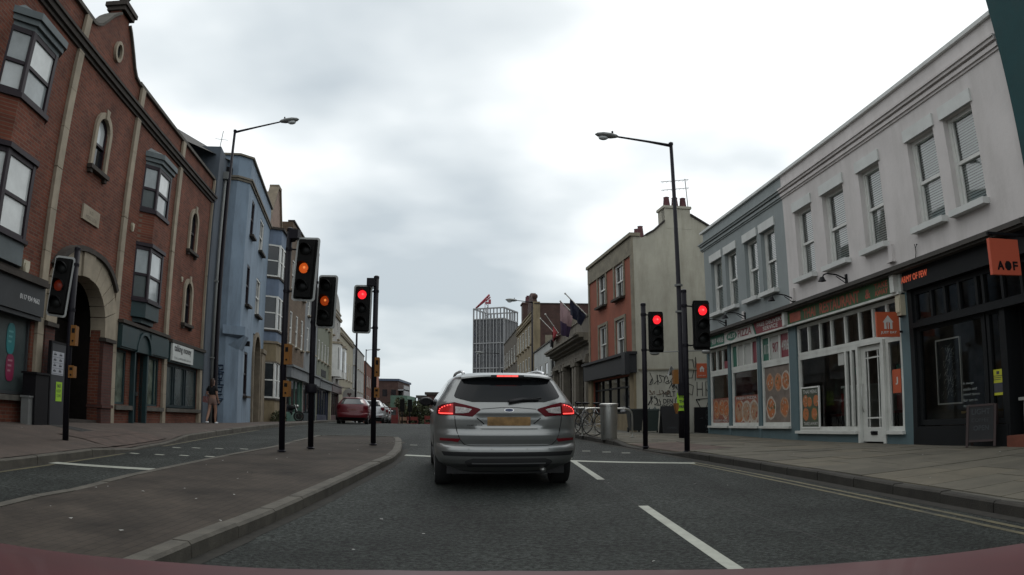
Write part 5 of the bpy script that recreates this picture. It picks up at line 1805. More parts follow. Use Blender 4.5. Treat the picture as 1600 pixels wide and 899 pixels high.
# projecting AOF sign
ao = Thing('projecting_sign', 'square coral orange sign with black lettering projecting from the dark shopfront', 'sign', MR, (-8.25, -.6, 1.75))
ao.part('board', MB().box(-8.36, -8.30, -1.0, -.38, 1.78, 2.32), mat("coral_orange_sign", (.50, .095, .05), .5, .04))
mb = MB()
text(mb, "A", (-8.298, -.89, 1.85), Y_, Z_, width=.13, height=.12, bold=.014)
mb.prism([(-.655 + .075 * math.cos(2 * math.pi * i / 8 + .39), 1.917 + .075 * math.sin(2 * math.pi * i / 8 + .39)) for i in range(8)], -8.3, -8.297, 'x')
text(mb, "F", (-8.298, -.555, 1.85), Y_, Z_, width=.10, height=.12, bold=.014)
ao.part('lettering', mb, M_BLACK)
ao.part('bracket', MB().box(-8.35, -8.31, -1.0, -.0, 2.38, 2.42).tube([(-8.33, -.9, 2.32), (-8.33, -.9, 2.4)], .01, 4).tube([(-8.33, -.5, 2.32), (-8.33, -.5, 2.4)], .01, 4), M_BLACK)
# art print in the window
M_PRINT = mat("pale_grey_ink", (.26, .265, .24), .7, .4, 20)
ar = Thing('framed_print', 'tall framed pale line artwork in the dark shop window', 'picture', MR, (-10.9, .12, .0))
ar.part('mount', MB().box(-11.26, -10.56, .1, .12, -.02, 1.12), mat("black_mount", (.02, .022, .022), .6, .1))
f = .025
ar.part('frame', MB().box(-11.28, -11.255, .08, .12, -.04, 1.14).box(-10.565, -10.54, .08, .12, -.04, 1.14).box(-11.255, -10.565, .08, .12, 1.115, 1.14).box(-11.255, -10.565, .08, .12, -.04, -.015), M_WHS)
mb = MB()
for i in range(150):
    zc = R.uniform(.08, 1.02)
    xc = -10.9 + R.gauss(0, .11) * (1 if zc < .75 else .8)
    a, l_ = R.uniform(.7, 1.3) if i % 2 else R.uniform(-.3, .5), R.uniform(.03, .11)
    dx, dz = math.cos(a) * l_, math.sin(a) * l_
    w2 = R.uniform(.004, .011)
    mb.poly([(xc - dx / 2, .0985 - i * .000008, zc - dz / 2), (xc - dx / 2 + w2, .0985 - i * .000008, zc - dz / 2), (xc + dx / 2 + w2, .0985 - i * .000008, zc + dz / 2), (xc + dx / 2, .0985 - i * .000008, zc + dz / 2)])
ar.part('ink', mb, M_PRINT)
mb = MB()
for i, s in enumerate(("A design", "studio and", "visual space", "for art in", "music.")):
    text(mb, s, (-10.46, .04, .27 - i * .095), X, Z_, width=.038 * len(s), height=.05)
one('window_lettering', mb, mat("pale_vinyl_lettering", (.22, .24, .23), .6, 0), 'five short lines of pale lettering on the dark shop window', 'lettering', MR, (-10.3, .04, .1))
yp = Thing('yellow_notice', 'yellow and black notice on the narrow pane of the dark shop', 'notice', MR, (-9.5, .03, .2))
M_YN = mat("yellow_notice_paper", (.42, .42, .03), .6, .05)
yp.part('sheet', MB().box(-9.63, -9.35, .025, .035, .05, .47), M_YN)
mb = MB().box(-9.63, -9.35, .022, .0245, .095, .25).box(-9.52, -9.45, .022, .0245, .39, .44)
for j in range(3):
    mb.box(-9.6, -9.38 - .02 * j, .022, .0245, .36 - j * .03, .37 - j * .03)
yp.part('print', mb, M_INK)
one('timber_shelf', MB().box(-10.85, -10.0, .3, .6, -.22, -.18), mat("pale_timber", (.25, .18, .08), .6, .15), 'pale timber shelf inside the dark shop window', 'shelf', MR, (-10.4, .4, -.2))
# chalkboard on the pavement
M_BOARD = mat("chalkboard", (.012, .012, .013), .8, .2)
M_CHALK = mat("chalk", (.036, .04, .043), .9, .3, 30)
M_REDW = mat("dark_red_wood", (.020, .008, .007), .6, .2)
cb = Thing('chalkboard_stand', 'dark red A-frame chalkboard outside the clothes shop', 'a-frame board', MR @ Matrix.Translation((-9.62, -.25, .0)) @ Matrix.Rotation(rad(38), 4, 'Z') @ Matrix.Translation((0, 0, -.76)) @ Matrix.Scale(.88, 4) @ Matrix.Translation((0, 0, .78)), (0, 0, -.78))
for s_, nm in ((-1, 'front'), (1, 'back')):
    Mt = Matrix.Translation((0, s_ * .16, -.36)) @ Matrix.Rotation(rad(-s_ * -14), 4, 'X')
    cb.part('panel', MB().obox(Mt, .48, .02, .66), M_BOARD)
    cb.part('frame', MB().obox(Mt @ Matrix.Translation((-.27, 0, -.03)), .05, .035, .78).obox(Mt @ Matrix.Translation((.27, 0, -.03)), .05, .035, .78).obox(Mt @ Matrix.Translation((0, 0, .35)), .48, .035, .04).obox(Mt @ Matrix.Translation((0, 0, -.31)), .48, .035, .04), M_REDW)
Mt = Matrix.Translation((0, -.16, -.36)) @ Matrix.Rotation(rad(-14), 4, 'X')
mb = MB()
text(mb, "LIGHT", Mt @ Vector((-.19, -.013, .18)), Mt.to_3x3() @ X, Mt.to_3x3() @ Z_, width=.36, height=.1, bold=.006)
text(mb, "COFFEE", Mt @ Vector((-.19, -.013, .04)), Mt.to_3x3() @ X, Mt.to_3x3() @ Z_, width=.34, height=.07)
text(mb, "OPEN", Mt @ Vector((-.15, -.013, -.12)), Mt.to_3x3() @ X, Mt.to_3x3() @ Z_, width=.3, height=.09, bold=.006)
cb.part('chalk_writing', mb, M_CHALK)

# tall dark teal neighbour at the right edge
M_TEALB = mat("dark_teal_render", (.008, .048, .052), .8, .12, 1.2, .1, dirt=.25)
tb = Thing('teal_building', 'taller dark teal building at the right edge beyond the white wall', 'building', MR, (-5, 0, -1))
tb.part('wall', MB().wall(-8.15, 2, -2, 10.5, -.12, [(-6.9, -5.9, 3.2, 5), (-4.4, -3.4, 3.2, 5), (-6.9, -5.9, 6.4, 8.2), (-4.4, -3.4, 6.4, 8.2), (-7.4, -2, -.6, 2.1)], .2), M_TEALB)
tb.part('side_wall', MB().poly([(-8.15, 8, -2), (-8.15, -.12, -2), (-8.15, -.12, 10.5), (-8.15, 8, 10.5)]).poly([(2, -.12, -2), (2, 8, -2), (2, 8, 10.5), (2, -.12, 10.5)]).poly([(2, 8, -2), (-8.15, 8, -2), (-8.15, 8, 10.5), (2, 8, 10.5)]), M_TEALB)
tb.part('roof', MB().poly([(-8.15, -.12, 10.5), (2, -.12, 10.5), (2, 8, 10.5), (-8.15, 8, 10.5)]), M_SLATE)
for a in (-6.9, -4.4):
    for z in (3.2, 6.4):
        sash(tb, a, a + 1, z, z + 1.8, .05, M_WHITE, M_GLASS_D, sill=M_TRIMW, room=False)
fixed(tb, -7.4, -2, -.6, 2.1, -.02, M_TEAL_D, M_GLASS_D, muls=(-5.6, -3.8))

# things glimpsed inside the restaurant and pizza shop
M_SEAT = mat("dark_red_seat", (.30, .04, .035), .6, .1)
M_TABLE = mat("brown_table", (.30, .17, .08), .5, .1)
for i, (u, lab) in enumerate(((16.3, 'brown table inside the restaurant window behind the menu poster'), (13.6, 'brown table behind the glazed restaurant door'))):
    t_ = Thing('table', lab, 'table', MR, (-u, 1.7, -.6))
    t_.part('tabletop', MB().box(-u - .4, -u + .4, 1.4, 2.1, .12, .16), M_TABLE)
    t_.part('leg', MB().tube([(-u, 1.75, -.6), (-u, 1.75, .12)], .05, 6), M_BLACK)
for i, (u, y, lab) in enumerate(((16.4, .9, 'red chair inside the restaurant nearest the poster'), (15.9, 2.3, 'red chair deep inside the restaurant'))):
    t_ = Thing('chair', lab, 'chair', MR, (-u, y, -.6))
    t_.part('seat', MB().box(-u - .2, -u + .2, y - .2, y + .2, -.18, -.12), M_SEAT)
    t_.part('backrest', MB().box(-u - .2, -u + .2, y + .17, y + .21, -.12, .38), M_SEAT)
    for a in (-.17, .17):
        for b in (-.17, .17):
            t_.part('leg', MB().box(-u + a - .02, -u + a + .02, y + b - .02, y + b + .02, -.6, -.18), M_BLACK)
M_LANT = mat("green_paper_lantern", (.05, .32, .22), .7, .1)
for i, (u, y, z, lab) in enumerate(((15.25, .7, .86, 'small green hanging ornament left of its twin in the restaurant window'), (14.75, .7, .92, 'green hanging ornament beside the mullion of the restaurant window'), (13.5, .75, .80, 'green ornament behind the glazed restaurant door'))):
    t_ = Thing('hanging_ornament', lab, 'ornament', MR, (-u, y, z), group=None)
    t_.part('globe', MB().ell((-u, y, z), (.07, .07, .09), 10, 6), M_LANT)
    t_.part('cord', MB().tube([(-u, y, z + .09), (-u, y, 2.28)], .006, 4), M_BLACK)
for i, (u, w_, z0, z1, m_, lab) in enumerate(((16.2, .9, .7, 1.5, M_REDS, 'dark red picture panel on the back wall of the restaurant'), (14.9, .6, .8, 1.4, M_VW, 'pale menu on the back wall of the restaurant'), (21.5, 1.2, .9, 1.7, M_WHS, 'lit-looking white menu board on the back wall of the pizza shop'), (19.0, 1.0, .9, 1.6, M_VR, 'maroon menu board on the back wall of the pizza shop'))):
    one('wall_picture', MB().box(-u - w_ / 2, -u + w_ / 2, 3.44, 3.49, z0, z1), m_, lab.replace('lit-looking ', ''), 'picture', MR, (-u, 3.45, z0))
M_CLOTH = [mat("garment_%d" % i, c, .9, .15) for i, c in enumerate(((.10, .10, .11), (.22, .20, .17), (.06, .07, .10)))]
gr_ = Thing('clothes_rail', 'rail of dark and pale garments inside the dark shop', 'clothes rail', MR, (-10.6, 2.2, -.6))
gr_.part('rail', MB().tube([(-11.4, 2.2, .95), (-9.9, 2.2, .95)], .02, 6).tube([(-11.4, 2.2, -.6), (-11.4, 2.2, .95)], .02, 6).tube([(-9.9, 2.2, -.6), (-9.9, 2.2, .95)], .02, 6), M_CHROME)
for k in range(9):
    x = -11.3 + k * .16
    gr_.part('garment', MB().prism([(1.95, .1 - .02 * (k % 3)), (2.45, .1), (2.42, .8), (2.2, .92), (1.98, .8)], x, x + .07, 'x'), M_CLOTH[k % 3])
# ------------------------------------------------------------------ red-fronted building with the cream gable
M_REDR = mat("red_render", (.27, .082, .048), .85, .12, 1.5, .12, 20, dirt=.35, dirtcol=(.12, .05, .035), streak=1)
M_CRGA = mat("cream_gable_render", (.385, .365, .30), .88, .12, .8, .25, 10, dirt=.5, dirtcol=(.17, .15, .11), streak=1)
M_BUFF = mat("buff_band_stone", (.22, .195, .145), .88, .15, 2, .2, dirt=.5)
MRED = Matrix.Translation((4.597, 27.217, 0)) @ frame_right(0, YAW_R - .06)
rb = Thing('red_building', 'red-fronted three-storey building with a cream graffitied gable wall, pale chimney and dark shopfront', 'building', MRED, (-3, 0, -.6))
ro = [(-2.5, -1.25, 4.72, 6.1), (-5.1, -3.85, 4.78, 6.2), (-2.45, -1.25, 2.34, 3.86), (-5.05, -3.82, 2.34, 3.9)]
rb.part('wall', MB().wall(-6.75, 0, -1.5, 6.9, 0, ro + [(-6.2, -.5, .1, 1.55)], .17), M_REDR)
rb.part('parapet_band', MB().box(-6.78, .0, -.06, .01, 6.12, 6.82).box(-6.78, .06, -.14, .3, 6.82, 6.95), M_BUFF)
rb.part('corner_quoin', MB().box(-.28, .03, -.05, .0, 2.4, 6.12).box(-6.78, -6.6, -.05, .0, 2.4, 6.12), M_BUFF)
for o_ in ro:
    sash(rb, *o_, .08, M_WHITE, M_GLASS_D, sill=M_BAND, fw=.08, sillp=.08, bars=(1, 0), room=False)
    rb.part('window_surround', MB().box(o_[0] - .14, o_[0], -.05, .0, o_[2], o_[3] + .12).box(o_[1], o_[1] + .14, -.05, .0, o_[2], o_[3] + .12).box(o_[0], o_[1], -.05, .0, o_[3], o_[3] + .12), M_BUFF)
# gable end (x = 0 plane, facing the camera), outline in (y, z)
ga = [(0, -1.5), (5.9, -1.5), (5.9, 5.9), (2.45, 7.75), (2.45, 8.02), (1.36, 8.02), (1.36, 7.45), (.9, 7.05), (.55, 6.85), (.38, 6.78), (0, 6.9)]
rb.part('gable_wall', MB().prism(ga, -.32, -.003, 'x'), M_CRGA)
M_VERGE = mat("dark_verge", (.03, .025, .022), .9, .2)
mb = MB()
for a, b in (((5.9, 5.9), (2.46, 7.75)), ((1.35, 7.45), (.9, 7.05)), ((.9, 7.05), (.55, 6.85))):
    mb.prism([a, b, (b[0], b[1] + .09), (a[0], a[1] + .09)], -.36, .05, 'x')
rb.part('verge', mb, M_VERGE)
v = [(-6.7, .3, 6.75), (-.3, .3, 6.75), (-.3, 1.9, 7.8), (-6.7, 1.9, 7.8), (-.3, 5.9, 5.85), (-6.7, 5.9, 5.85)]
rb.part('roof', MB().add(v, [(0, 1, 2, 3), (3, 2, 4, 5), (0, 3, 5)]), M_SLATE_B)
rb.part('rear_wall', MB().poly([(0, 5.9, -1.5), (-6.7, 5.9, -1.5), (-6.7, 5.9, 5.9), (0, 5.9, 5.9)]).poly([(-6.7, 5.9, -1.5), (-6.7, 0, -1.5), (-6.7, 0, 6.9), (-6.7, 5.9, 5.9)]), M_CRGA)
chm = rb.part('chimney', MB().box(-.75, .004, 1.36, 2.45, 7.2, 8.02).box(-.8, .05, 1.31, 2.5, 8.02, 8.12), M_CRGA)
M_POT = mat("purple_terracotta_pot", (.11, .045, .05), .85, .15)
for yy in (1.6, 1.95, 2.3):
    rb.part('chimney_pot', MB().lathe([(.14, 8.12), (.15, 8.16), (.11, 8.52), (.13, 8.55), (.10, 8.57)], (-.35, yy, 0), 10), M_POT, chm)
ch2 = rb.part('chimney', MB().box(-4.3, -3.4, 1.2, 1.9, 6.9, 7.55).box(-4.35, -3.35, 1.15, 1.95, 7.55, 7.63), M_BUFF)
for xx in (-4.1, -3.6):
    rb.part('chimney_pot', MB().lathe([(.15, 7.63), (.16, 7.68), (.11, 8.18), (.13, 8.2)], (xx, 1.55, 0), 10), M_POT, ch2)
ae = Thing('tv_aerial', 'two-armed television aerial on the pale gable chimney', 'aerial', MRED, (-.2, 2.4, 8.1))
ae.part('mast', MB().tube([(-.2, 2.48, 7.7), (-.2, 2.4, 9.35)], .018, 5), M_LEAD)
for z in (8.95, 9.3):
    mb = MB().tube([(-.2, 2.55, z + .03), (-.2, 1.35, z - .15)], .012, 4)
    for q in range(7):
        yy = lerp(2.5, 1.45, q / 6)
        mb.tube([(-.33, yy, z - (2.5 - yy) * .15), (-.07, yy, z - (2.5 - yy) * .15)], .006, 3)
    ae.part('arm', mb, M_LEAD)
# gable ledge, stain and shop
rb.part('gable_ledge', MB().box(-.003, .05, .1, 5.9, 1.70, 1.76), M_BUFF)
rb.part('shop_fascia', MB().box(-6.75, .12, -.32, 0, 1.62, 2.3).box(-6.75, .2, -.42, .0, 2.3, 2.4).box(-.2, .22, -.5, -.32, 1.55, 2.35), mat("black_shop_fascia", (.014, .014, .016), .6, .15))
rb.part('shop_pier', MB().box(-.5, .02, -.1, .0, -1.2, 1.62).box(-6.75, -6.2, -.1, 0, -1.2, 1.62).box(-6.2, -.5, -.06, .1, -1.2, .1), M_CRM)
fixed(rb, -6.2, -.5, .1, 1.6, .12, M_ANTH, M_GLASS_D, muls=(-5.0, -3.9, -2.7, -1.6), trans=(1.15,), fw=.07)
# graffiti strokes on the gable
M_SPRAY = mat("black_spray_paint", (.014, .014, .015), .8, .1)
M_SPRAY_G = mat("faded_spray_paint", (.16, .12, .09), .8, .2)


def strokes(name, lab, segs, r, m_, M, base, P):
    mb = MB()
    for st in segs:
        mb.tube([P(*p) for p in st], r, 4)
    return one(name, mb, m_, lab, 'graffiti', M, base)


def PG(y, z): return (.006, y, z)


def scribble(y0, z0, w_, h_, n, seed):
    q = random.Random(seed)
    out_ = []
    x = y0
    for i in range(n):
        c = [(x, z0 + h_ * q.uniform(0, .3))]
        for k in range(5):
            c.append((x + w_ / n * q.uniform(-.1, 1.25), z0 + h_ * q.uniform(0, 1)))
        # smooth
        for _ in range(2):
            c = [c[0]] + [p for a, b in zip(c, c[1:]) for p in ((lerp(a[0], b[0], .25), lerp(a[1], b[1], .25)), (lerp(a[0], b[0], .75), lerp(a[1], b[1], .75)))] + [c[-1]]
        out_.append(c)
        x += w_ / n
    return out_


strokes('graffiti', 'looping black tag highest on the left of the gable wall', scribble(.5, 1.12, 1.0, .5, 5, 3), .012, M_SPRAY, MRED, (0, 1, 1), PG)
strokes('graffiti', 'small black tag to the right of the looping one', scribble(1.3, .95, .45, .35, 3, 5), .012, M_SPRAY, MRED, (0, 1.5, 1), PG)
strokes('graffiti', 'faded brown tag in the middle of the gable wall', scribble(.5, .78, .9, .2, 6, 8), .014, M_SPRAY_G, MRED, (0, 1, .4), PG)


def letters(txt, y0, z0, w_, h_, name, lab, m_=None):
    mb = MB()
    text(mb, txt, (.008, y0, z0), Y_, Z_, width=w_, height=h_, bold=.006)
    return one(name, mb, m_ or M_SPRAY, lab, 'graffiti', MRED, (0, y0, z0))


letters("MELT", 1.05, .70, .5, .2, 'graffiti', 'black lettered tag above the bins, top of three lines')
letters("DEN", 1.06, .45, .38, .17, 'graffiti', 'short black lettered tag in the middle line above the bins')
letters("PEOPLE", 1.02, .24, .85, .17, 'graffiti', 'black lettered tag in the lowest line above the bins')
letters("pt", .55, .6, .22, .14, 'graffiti', 'tiny black tag left of the lettered tags')
strokes('graffiti', 'large thin black letters beside the orange-red wall sign', [[(2.1, 1.35), (2.1, 2.1), (2.3, 2.1), (2.35, 1.75), (2.25, 1.4), (2.1, 1.4)], [(2.38, 1.3), (2.42, 2.2), (2.48, 1.4)], [(2.9, 1.3), (2.95, 2.3), (3.05, 1.4)], [(2.1, 1.15), (2.05, .85), (2.25, .75), (2.3, 1.1), (2.1, 1.18)], [(2.45, .7), (2.45, 1.25)], [(2.67, .7), (2.67, 1.25)], [(2.45, .97), (2.67, .97)], [(2.82, .7), (2.82, 1.25), (3.05, 1.25), (3.05, .97), (2.82, .97), (3.05, .7)]], .014, M_SPRAY, MRED, (0, 2.5, 1), PG)
strokes('graffiti', 'black triangle outline sprayed on the gable beside the shop corner', [[(2.4, 1.0-.42), (2.95, .62), (2.72, .0), (2.4, .58), (2.55, .55)], [(2.95, .62), (2.97, .4)]], .02, M_SPRAY, MRED, (0, 2.7, 0), PG)
strokes('graffiti', 'round black face drawn behind the lamp post', [[(1.78 + .24 * math.cos(t), .52 + .22 * math.sin(t)) for t in [2 * math.pi * i / 14 for i in range(15)]], [(1.8 + .1 * math.cos(t), .86 + .1 * math.sin(t)) for t in [2 * math.pi * i / 10 for i in range(11)]], [(1.62, .5), (1.95, .5)]], .016, M_SPRAY, MRED, (0, 1.9, 0), PG)
strokes('graffiti', 'tangled black scribble on the lower left of the gable', scribble(.45, .35, .55, .4, 4, 12), .013, M_SPRAY, MRED, (0, .7, .5), PG)
strokes('graffiti', 'grey-blue scribble low behind the bins', scribble(.4, .18, .6, .2, 4, 21), .012, mat("blue_grey_spray", (.08, .11, .12), .8, .1), MRED, (0, .7, .2), PG)
strokes('graffiti', 'thin black scrawl between the lamp post and the large letters', scribble(1.5, 1.1, .5, .5, 3, 31), .012, M_SPRAY, MRED, (0, 1.7, 1.2), PG)
rb.part('whitewashed_patch', MB().poly([(.0015, .35, -1.2), (.0015, 5.9, -1.2), (.0015, 5.9, 1.70), (.0015, .35, 1.70)]), mat("dirty_whitewash", (.40, .385, .33), .9, .12, 1.2, .2, 12, dirt=.5, dirtcol=(.2, .18, .14), streak=1))
# wall sign
jw = Thing('wall_sign', 'square orange-red house-logo sign on the cream gable', 'sign', MRED, (0, 2.65, 1.7))
jw.part('board', MB().box(.0, .05, 2.44, 2.86, 1.4, 1.95), M_OR)
mb = MB()
house_logo(mb, lambda a, b: (.053, 2.65 + a, 1.74 + b), .22)
text(mb, "JUST EAT", (.053, 2.49, 1.455), Y_, Z_, width=.32, height=.05)
jw.part('print', mb, M_WHS)

# low black gate with white graffiti beside the shop corner
gt = Thing('black_hoarding', 'low black hoarding with white scribbled graffiti beside the pizza shop', 'hoarding', MRED, (.3, 3.0, -.7))
gt.part('panel', MB().box(.25, .3, 2.2, 3.3, -.8, .28), M_BLACK)
mb = MB()
for k in range(5):
    a0 = k * 1.256
    mb.tube([(.306, 2.88 + .13 * math.cos(a0) + .12 * math.cos(t), -.02 + .13 * math.sin(a0) + .11 * math.sin(t)) for t in [2 * math.pi * i / 9 for i in range(10)]], .01, 3)
for st in scribble(2.6, -.5, .5, .1, 4, 2) + scribble(2.65, -.66, .45, .08, 4, 4) + scribble(2.4, .02 - .2, .15, .1, 2, 6):
    mb.tube([(.306, p[0], p[1]) for p in st], .008, 3)
gt.part('graffiti_print', mb, M_CHALK)

# ------------------------------------------------------------------ right side beyond: classical bank with flags
MF = frame_right(7.0)
M_BANK = mat("weathered_bath_stone", (.17, .15, .12), .9, .2, 1.5, .3, 25, dirt=.55, streak=1)
bk = Thing('bank_building', 'single-storey weathered stone classical bank with pilasters, tall windows and deep cornice', 'building', MF, (-41, 0, -.4))
bx0, bx1 = -47.2, -35.3
bops2 = [(-46.2, -44.4, .2, 2.9), (-42.6, -40.2, -.8, 2.9), (-38.6, -36.6, .2, 2.9)]
bk.part('wall', MB().wall(bx0, bx1, -1.5, 4.3, 0, bops2, .3), M_BANK)
bk.part('side_wall', MB().poly([(bx1, 0, -1.5), (bx1, 12, -1.5), (bx1, 12, 4.3), (bx1, 0, 4.3)]).poly([(bx0, 12, -1.5), (bx0, 0, -1.5), (bx0, 0, 4.3), (bx0, 12, 4.3)]), M_BANK)
mb = MB()
for z0, z1, o_ in ((3.1, 3.25, .12), (3.62, 3.74, .15), (3.74, 3.9, .35), (3.9, 4.02, .6), (4.02, 4.12, .7)):
    mb.box(bx0 - .05, bx1 + .05, -o_, .02, z0, z1)
bk.part('cornice', mb, M_BANK)
bk.part('parapet', MB().box(bx0, bx1, -.1, .3, 4.12, 4.95).box(-42.8, -39.8, -.2, .3, 4.95, 5.5).box(bx0, bx1, -.16, .34, 4.95, 5.03), M_BANK)
bk.part('roof', MB().poly([(bx0, .3, 4.5), (bx1, .3, 4.5), (bx1, 12, 4.5), (bx0, 12, 4.5)]), M_SLATE)
for xx in (-46.9, -44.0, -43.1, -39.7, -39.0, -36.1):
    mb = MB().box(xx, xx + .5, -.2, 0, -.2, 2.7).box(xx - .06, xx + .56, -.26, 0, -.8, -.2).box(xx - .06, xx + .56, -.26, 0, 2.7, 2.9).box(xx - .03, xx + .53, -.22, 0, 2.9, 3.1)
    bk.part('pilaster', mb, M_BANK)
for o_ in bops2:
    fixed(bk, *o_, .26, M_TIMBER, M_GLASS_D, muls=[lerp(o_[0], o_[1], 1 / 3), lerp(o_[0], o_[1], 2 / 3)], trans=(1.6,), fw=.08)
    bk.part('window_hood', MB().box(o_[0] - .2, o_[1] + .2, -.2, 0, 2.9, 3.06), M_BANK)
# flags
FL = [((35.5, 7.0, 4.83), (34.3, 5.6, 5.85), .15, .8, .75, 'navy flag on the nearest slanting pole of the bank', (.012, .014, .035)),
      ((37.1, 7.0, 4.75), (35.8, 5.6, 5.72), .45, 1.0, 1.65, 'pale pink and purple flag on the second pole of the bank', (.30, .20, .21)),
      ((45.8, 7.0, 5.3), (41.4, 5.6, 5.85), .05, .4, .6, 'red flag on the third pole of the bank', (.25, .02, .025)),
      ((46.1, 7.0, 5.1), (43.6, 5.6, 5.9), .0, .3, .5, 'dark red flag on the farthest pole of the bank', (.16, .03, .04))]
for i, (b0, t0, ta, tb_, hgt, lab, c) in enumerate(FL):
    a, b = Vector((-b0[0], b0[1] - 7.0, b0[2])), Vector((-t0[0], t0[1] - 7.0, t0[2]))
    fl = Thing('flagpole', 'slanting white flagpole on the stone bank, %s along' % ('nearest', 'second', 'third', 'farthest')[i], 'flagpole', MF, tuple(a), group='flagpoles on the bank')
    fl.part('pole', MB().tube([a, b], [.04, .025], 6), M_WHS)
    fl.part('finial', MB().ell(b, (.05, .05, .05), 8, 5), M_WHS)
    fg = Thing('flag', lab, 'flag', MF, tuple(a.lerp(b, tb_)))
    v, f = [], []
    n, mrows = 8, 7
    for r_ in range(mrows + 1):
        for q in range(n + 1):
            p = a.lerp(b, lerp(ta, tb_, q / n))
            dr_ = hgt * r_ / mrows * (.7 + .3 * q / n)
            v.append((p.x + .09 * math.sin(q * 1.3 + r_ * .5) * min(1, r_ / 2), p.y - .25 * (1 - q / n) * r_ / mrows + .04 * math.sin(q * 2), p.z - .03 - dr_))
    for r_ in range(mrows):
        for q in range(n):
            f.append((r_ * (n + 1) + q, r_ * (n + 1) + q + 1, (r_ + 1) * (n + 1) + q + 1, (r_ + 1) * (n + 1) + q))
    mb = MB()
    mb.v, mb.f = v, f
    mb.mi = [1 if i == 1 and (k // n) >= 4 else 0 for k in range(len(f))]
    mb.sm = [True] * len(f)
    fg.part('cloth', mb, [mat("flag_cloth_%d" % i, c, .9, .12, 3), mat("flag_cloth_purple", (.05, .03, .07), .9, .15, 3)])

# low white building
M_WH2 = mat("grey_white_render", (.42, .43, .42), .85, .08, 1.5, .1, dirt=.3, streak=1)
wl = terrace('white_low_building', 'low grey-white rendered building between the bank and the tall stone block', MF, -58.6, -47.3, 0, -.6, 5.1, M_WH2, [(2.2, 3.9)], 4, shop=(M_ANTH, M_GLASS_D, M_GRYR), ww=1.6)
one('drain_pipe', MB().tube([(-47.5, -.1, 5.0), (-47.5, -.1, -.6)], .07, 6).box(-47.75, -47.25, -.25, .1, 4.6, 5.0), M_BLACK, 'black drain pipe at the near corner of the low white building', 'pipe', MF, (-47.5, 0, 0))

# tall stone block with the brick flank
M_SAND = mat("golden_sandstone", (.23, .185, .115), .9, .18, 1.5, .25, 25, dirt=.5, streak=1)
M_BRK2 = brickmat("old_purple_brick", (.085, .042, .034), (.065, .035, .03), (.06, .05, .045), .23, .08, .01, bump=.4, dirt=.5)
sb = terrace('sandstone_block', 'tall golden sandstone Victorian block with a dark brick flank and chimneys', MF, -72.7, -58.8, 0, -.8, 8.6, M_SAND, [(3.2, 5.1), (6.0, 7.7)], 6, shop=(M_ANTH, M_GLASS_D, M_SAND), trim=M_SAND, depth=17, ww=1.0, sillm=M_SAND)
mb = MB()
mb.box(-58.79, -58.55, .02, 17, -1.5, 9.1)
mb.prism([(6.0, 9.1), (17, 9.1), (17, 10.6), (8.4, 10.6), (7.4, 10.2), (6.4, 9.5)], -60.5, -58.56, 'x')
sb.part('brick_flank', mb, M_BRK2)
sb.part('flank_coping', MB().box(-58.84, -58.5, .02, 6.2, 9.1, 9.2).box(-60.6, -58.5, 7.8, 17, 10.6, 10.7), M_BAND)
sb.part('flank_patch', MB().box(-58.56, -58.535, .9, 5.0, 5.2, 6.6), M_BUFF)
sb.part('quoin', MB().box(-59.2, -58.53, -.06, .5, -.8, 9.3), M_SAND)
cs = sb.part('chimney', MB().box(-72.4, -70.8, .4, 1.4, 8.6, 11.0).box(-72.5, -70.7, .3, 1.5, 11.0, 11.15), M_BRK2)
for k in range(3):
    sb.part('chimney_pot', MB().lathe([(.16, 11.15), (.12, 11.8), (.15, 11.85)], (-72.1 + .5 * k, .9, 0), 8), M_POT, cs)
mb = MB().prism([(-62.2, 8.7), (-58.6, 8.7), (-58.6, 9.2), (-59.2, 9.7), (-59.8, 10.2), (-61.0, 10.2), (-61.6, 9.7), (-62.2, 9.2)], -.1, .3)
mb.lathe([(0, 9.15), (.16, 9.2), (.1, 9.5), (.22, 9.62), (.25, 9.78), (.18, 9.92), (0, 9.98)], (-58.75, .1, 0), 10)
sb.part('gable_ornament', mb, M_BRK2)
one('skylight_sign', MB().box(-57.95, -57.9, 5.2, 7.7, 9.05, 9.75).box(-57.9, -57.88, 5.35, 7.55, 9.2, 9.6), mat("white_billboard_edge", (.5, .5, .5), .6, .05), 'small white-framed board on top of the brick flank', 'board', MF, (-58, 6.5, 9.1))
# next block
M_UMB = mat('umber_stone', (.085, .07, .052), .9, .2, 1.5, .2, 25, dirt=.5, streak=1)
nb = terrace('dark_stone_block', 'darker stone block in front of the foot of the tower', MF, -92, -73.0, .2, -2, 9.0, M_UMB, [(2.6, 4.6), (5.8, 7.6)], 6, depth=14, ww=1.2)
nb.part('balcony', MB().box(-91, -83, -1.3, .2, 3.2, 3.4).box(-91, -83, -1.3, -1.2, 3.4, 4.3), M_BANK)
nb.part('roof_block', MB().box(-80, -73.2, .6, 12, 9.0, 9.6), M_UMB)

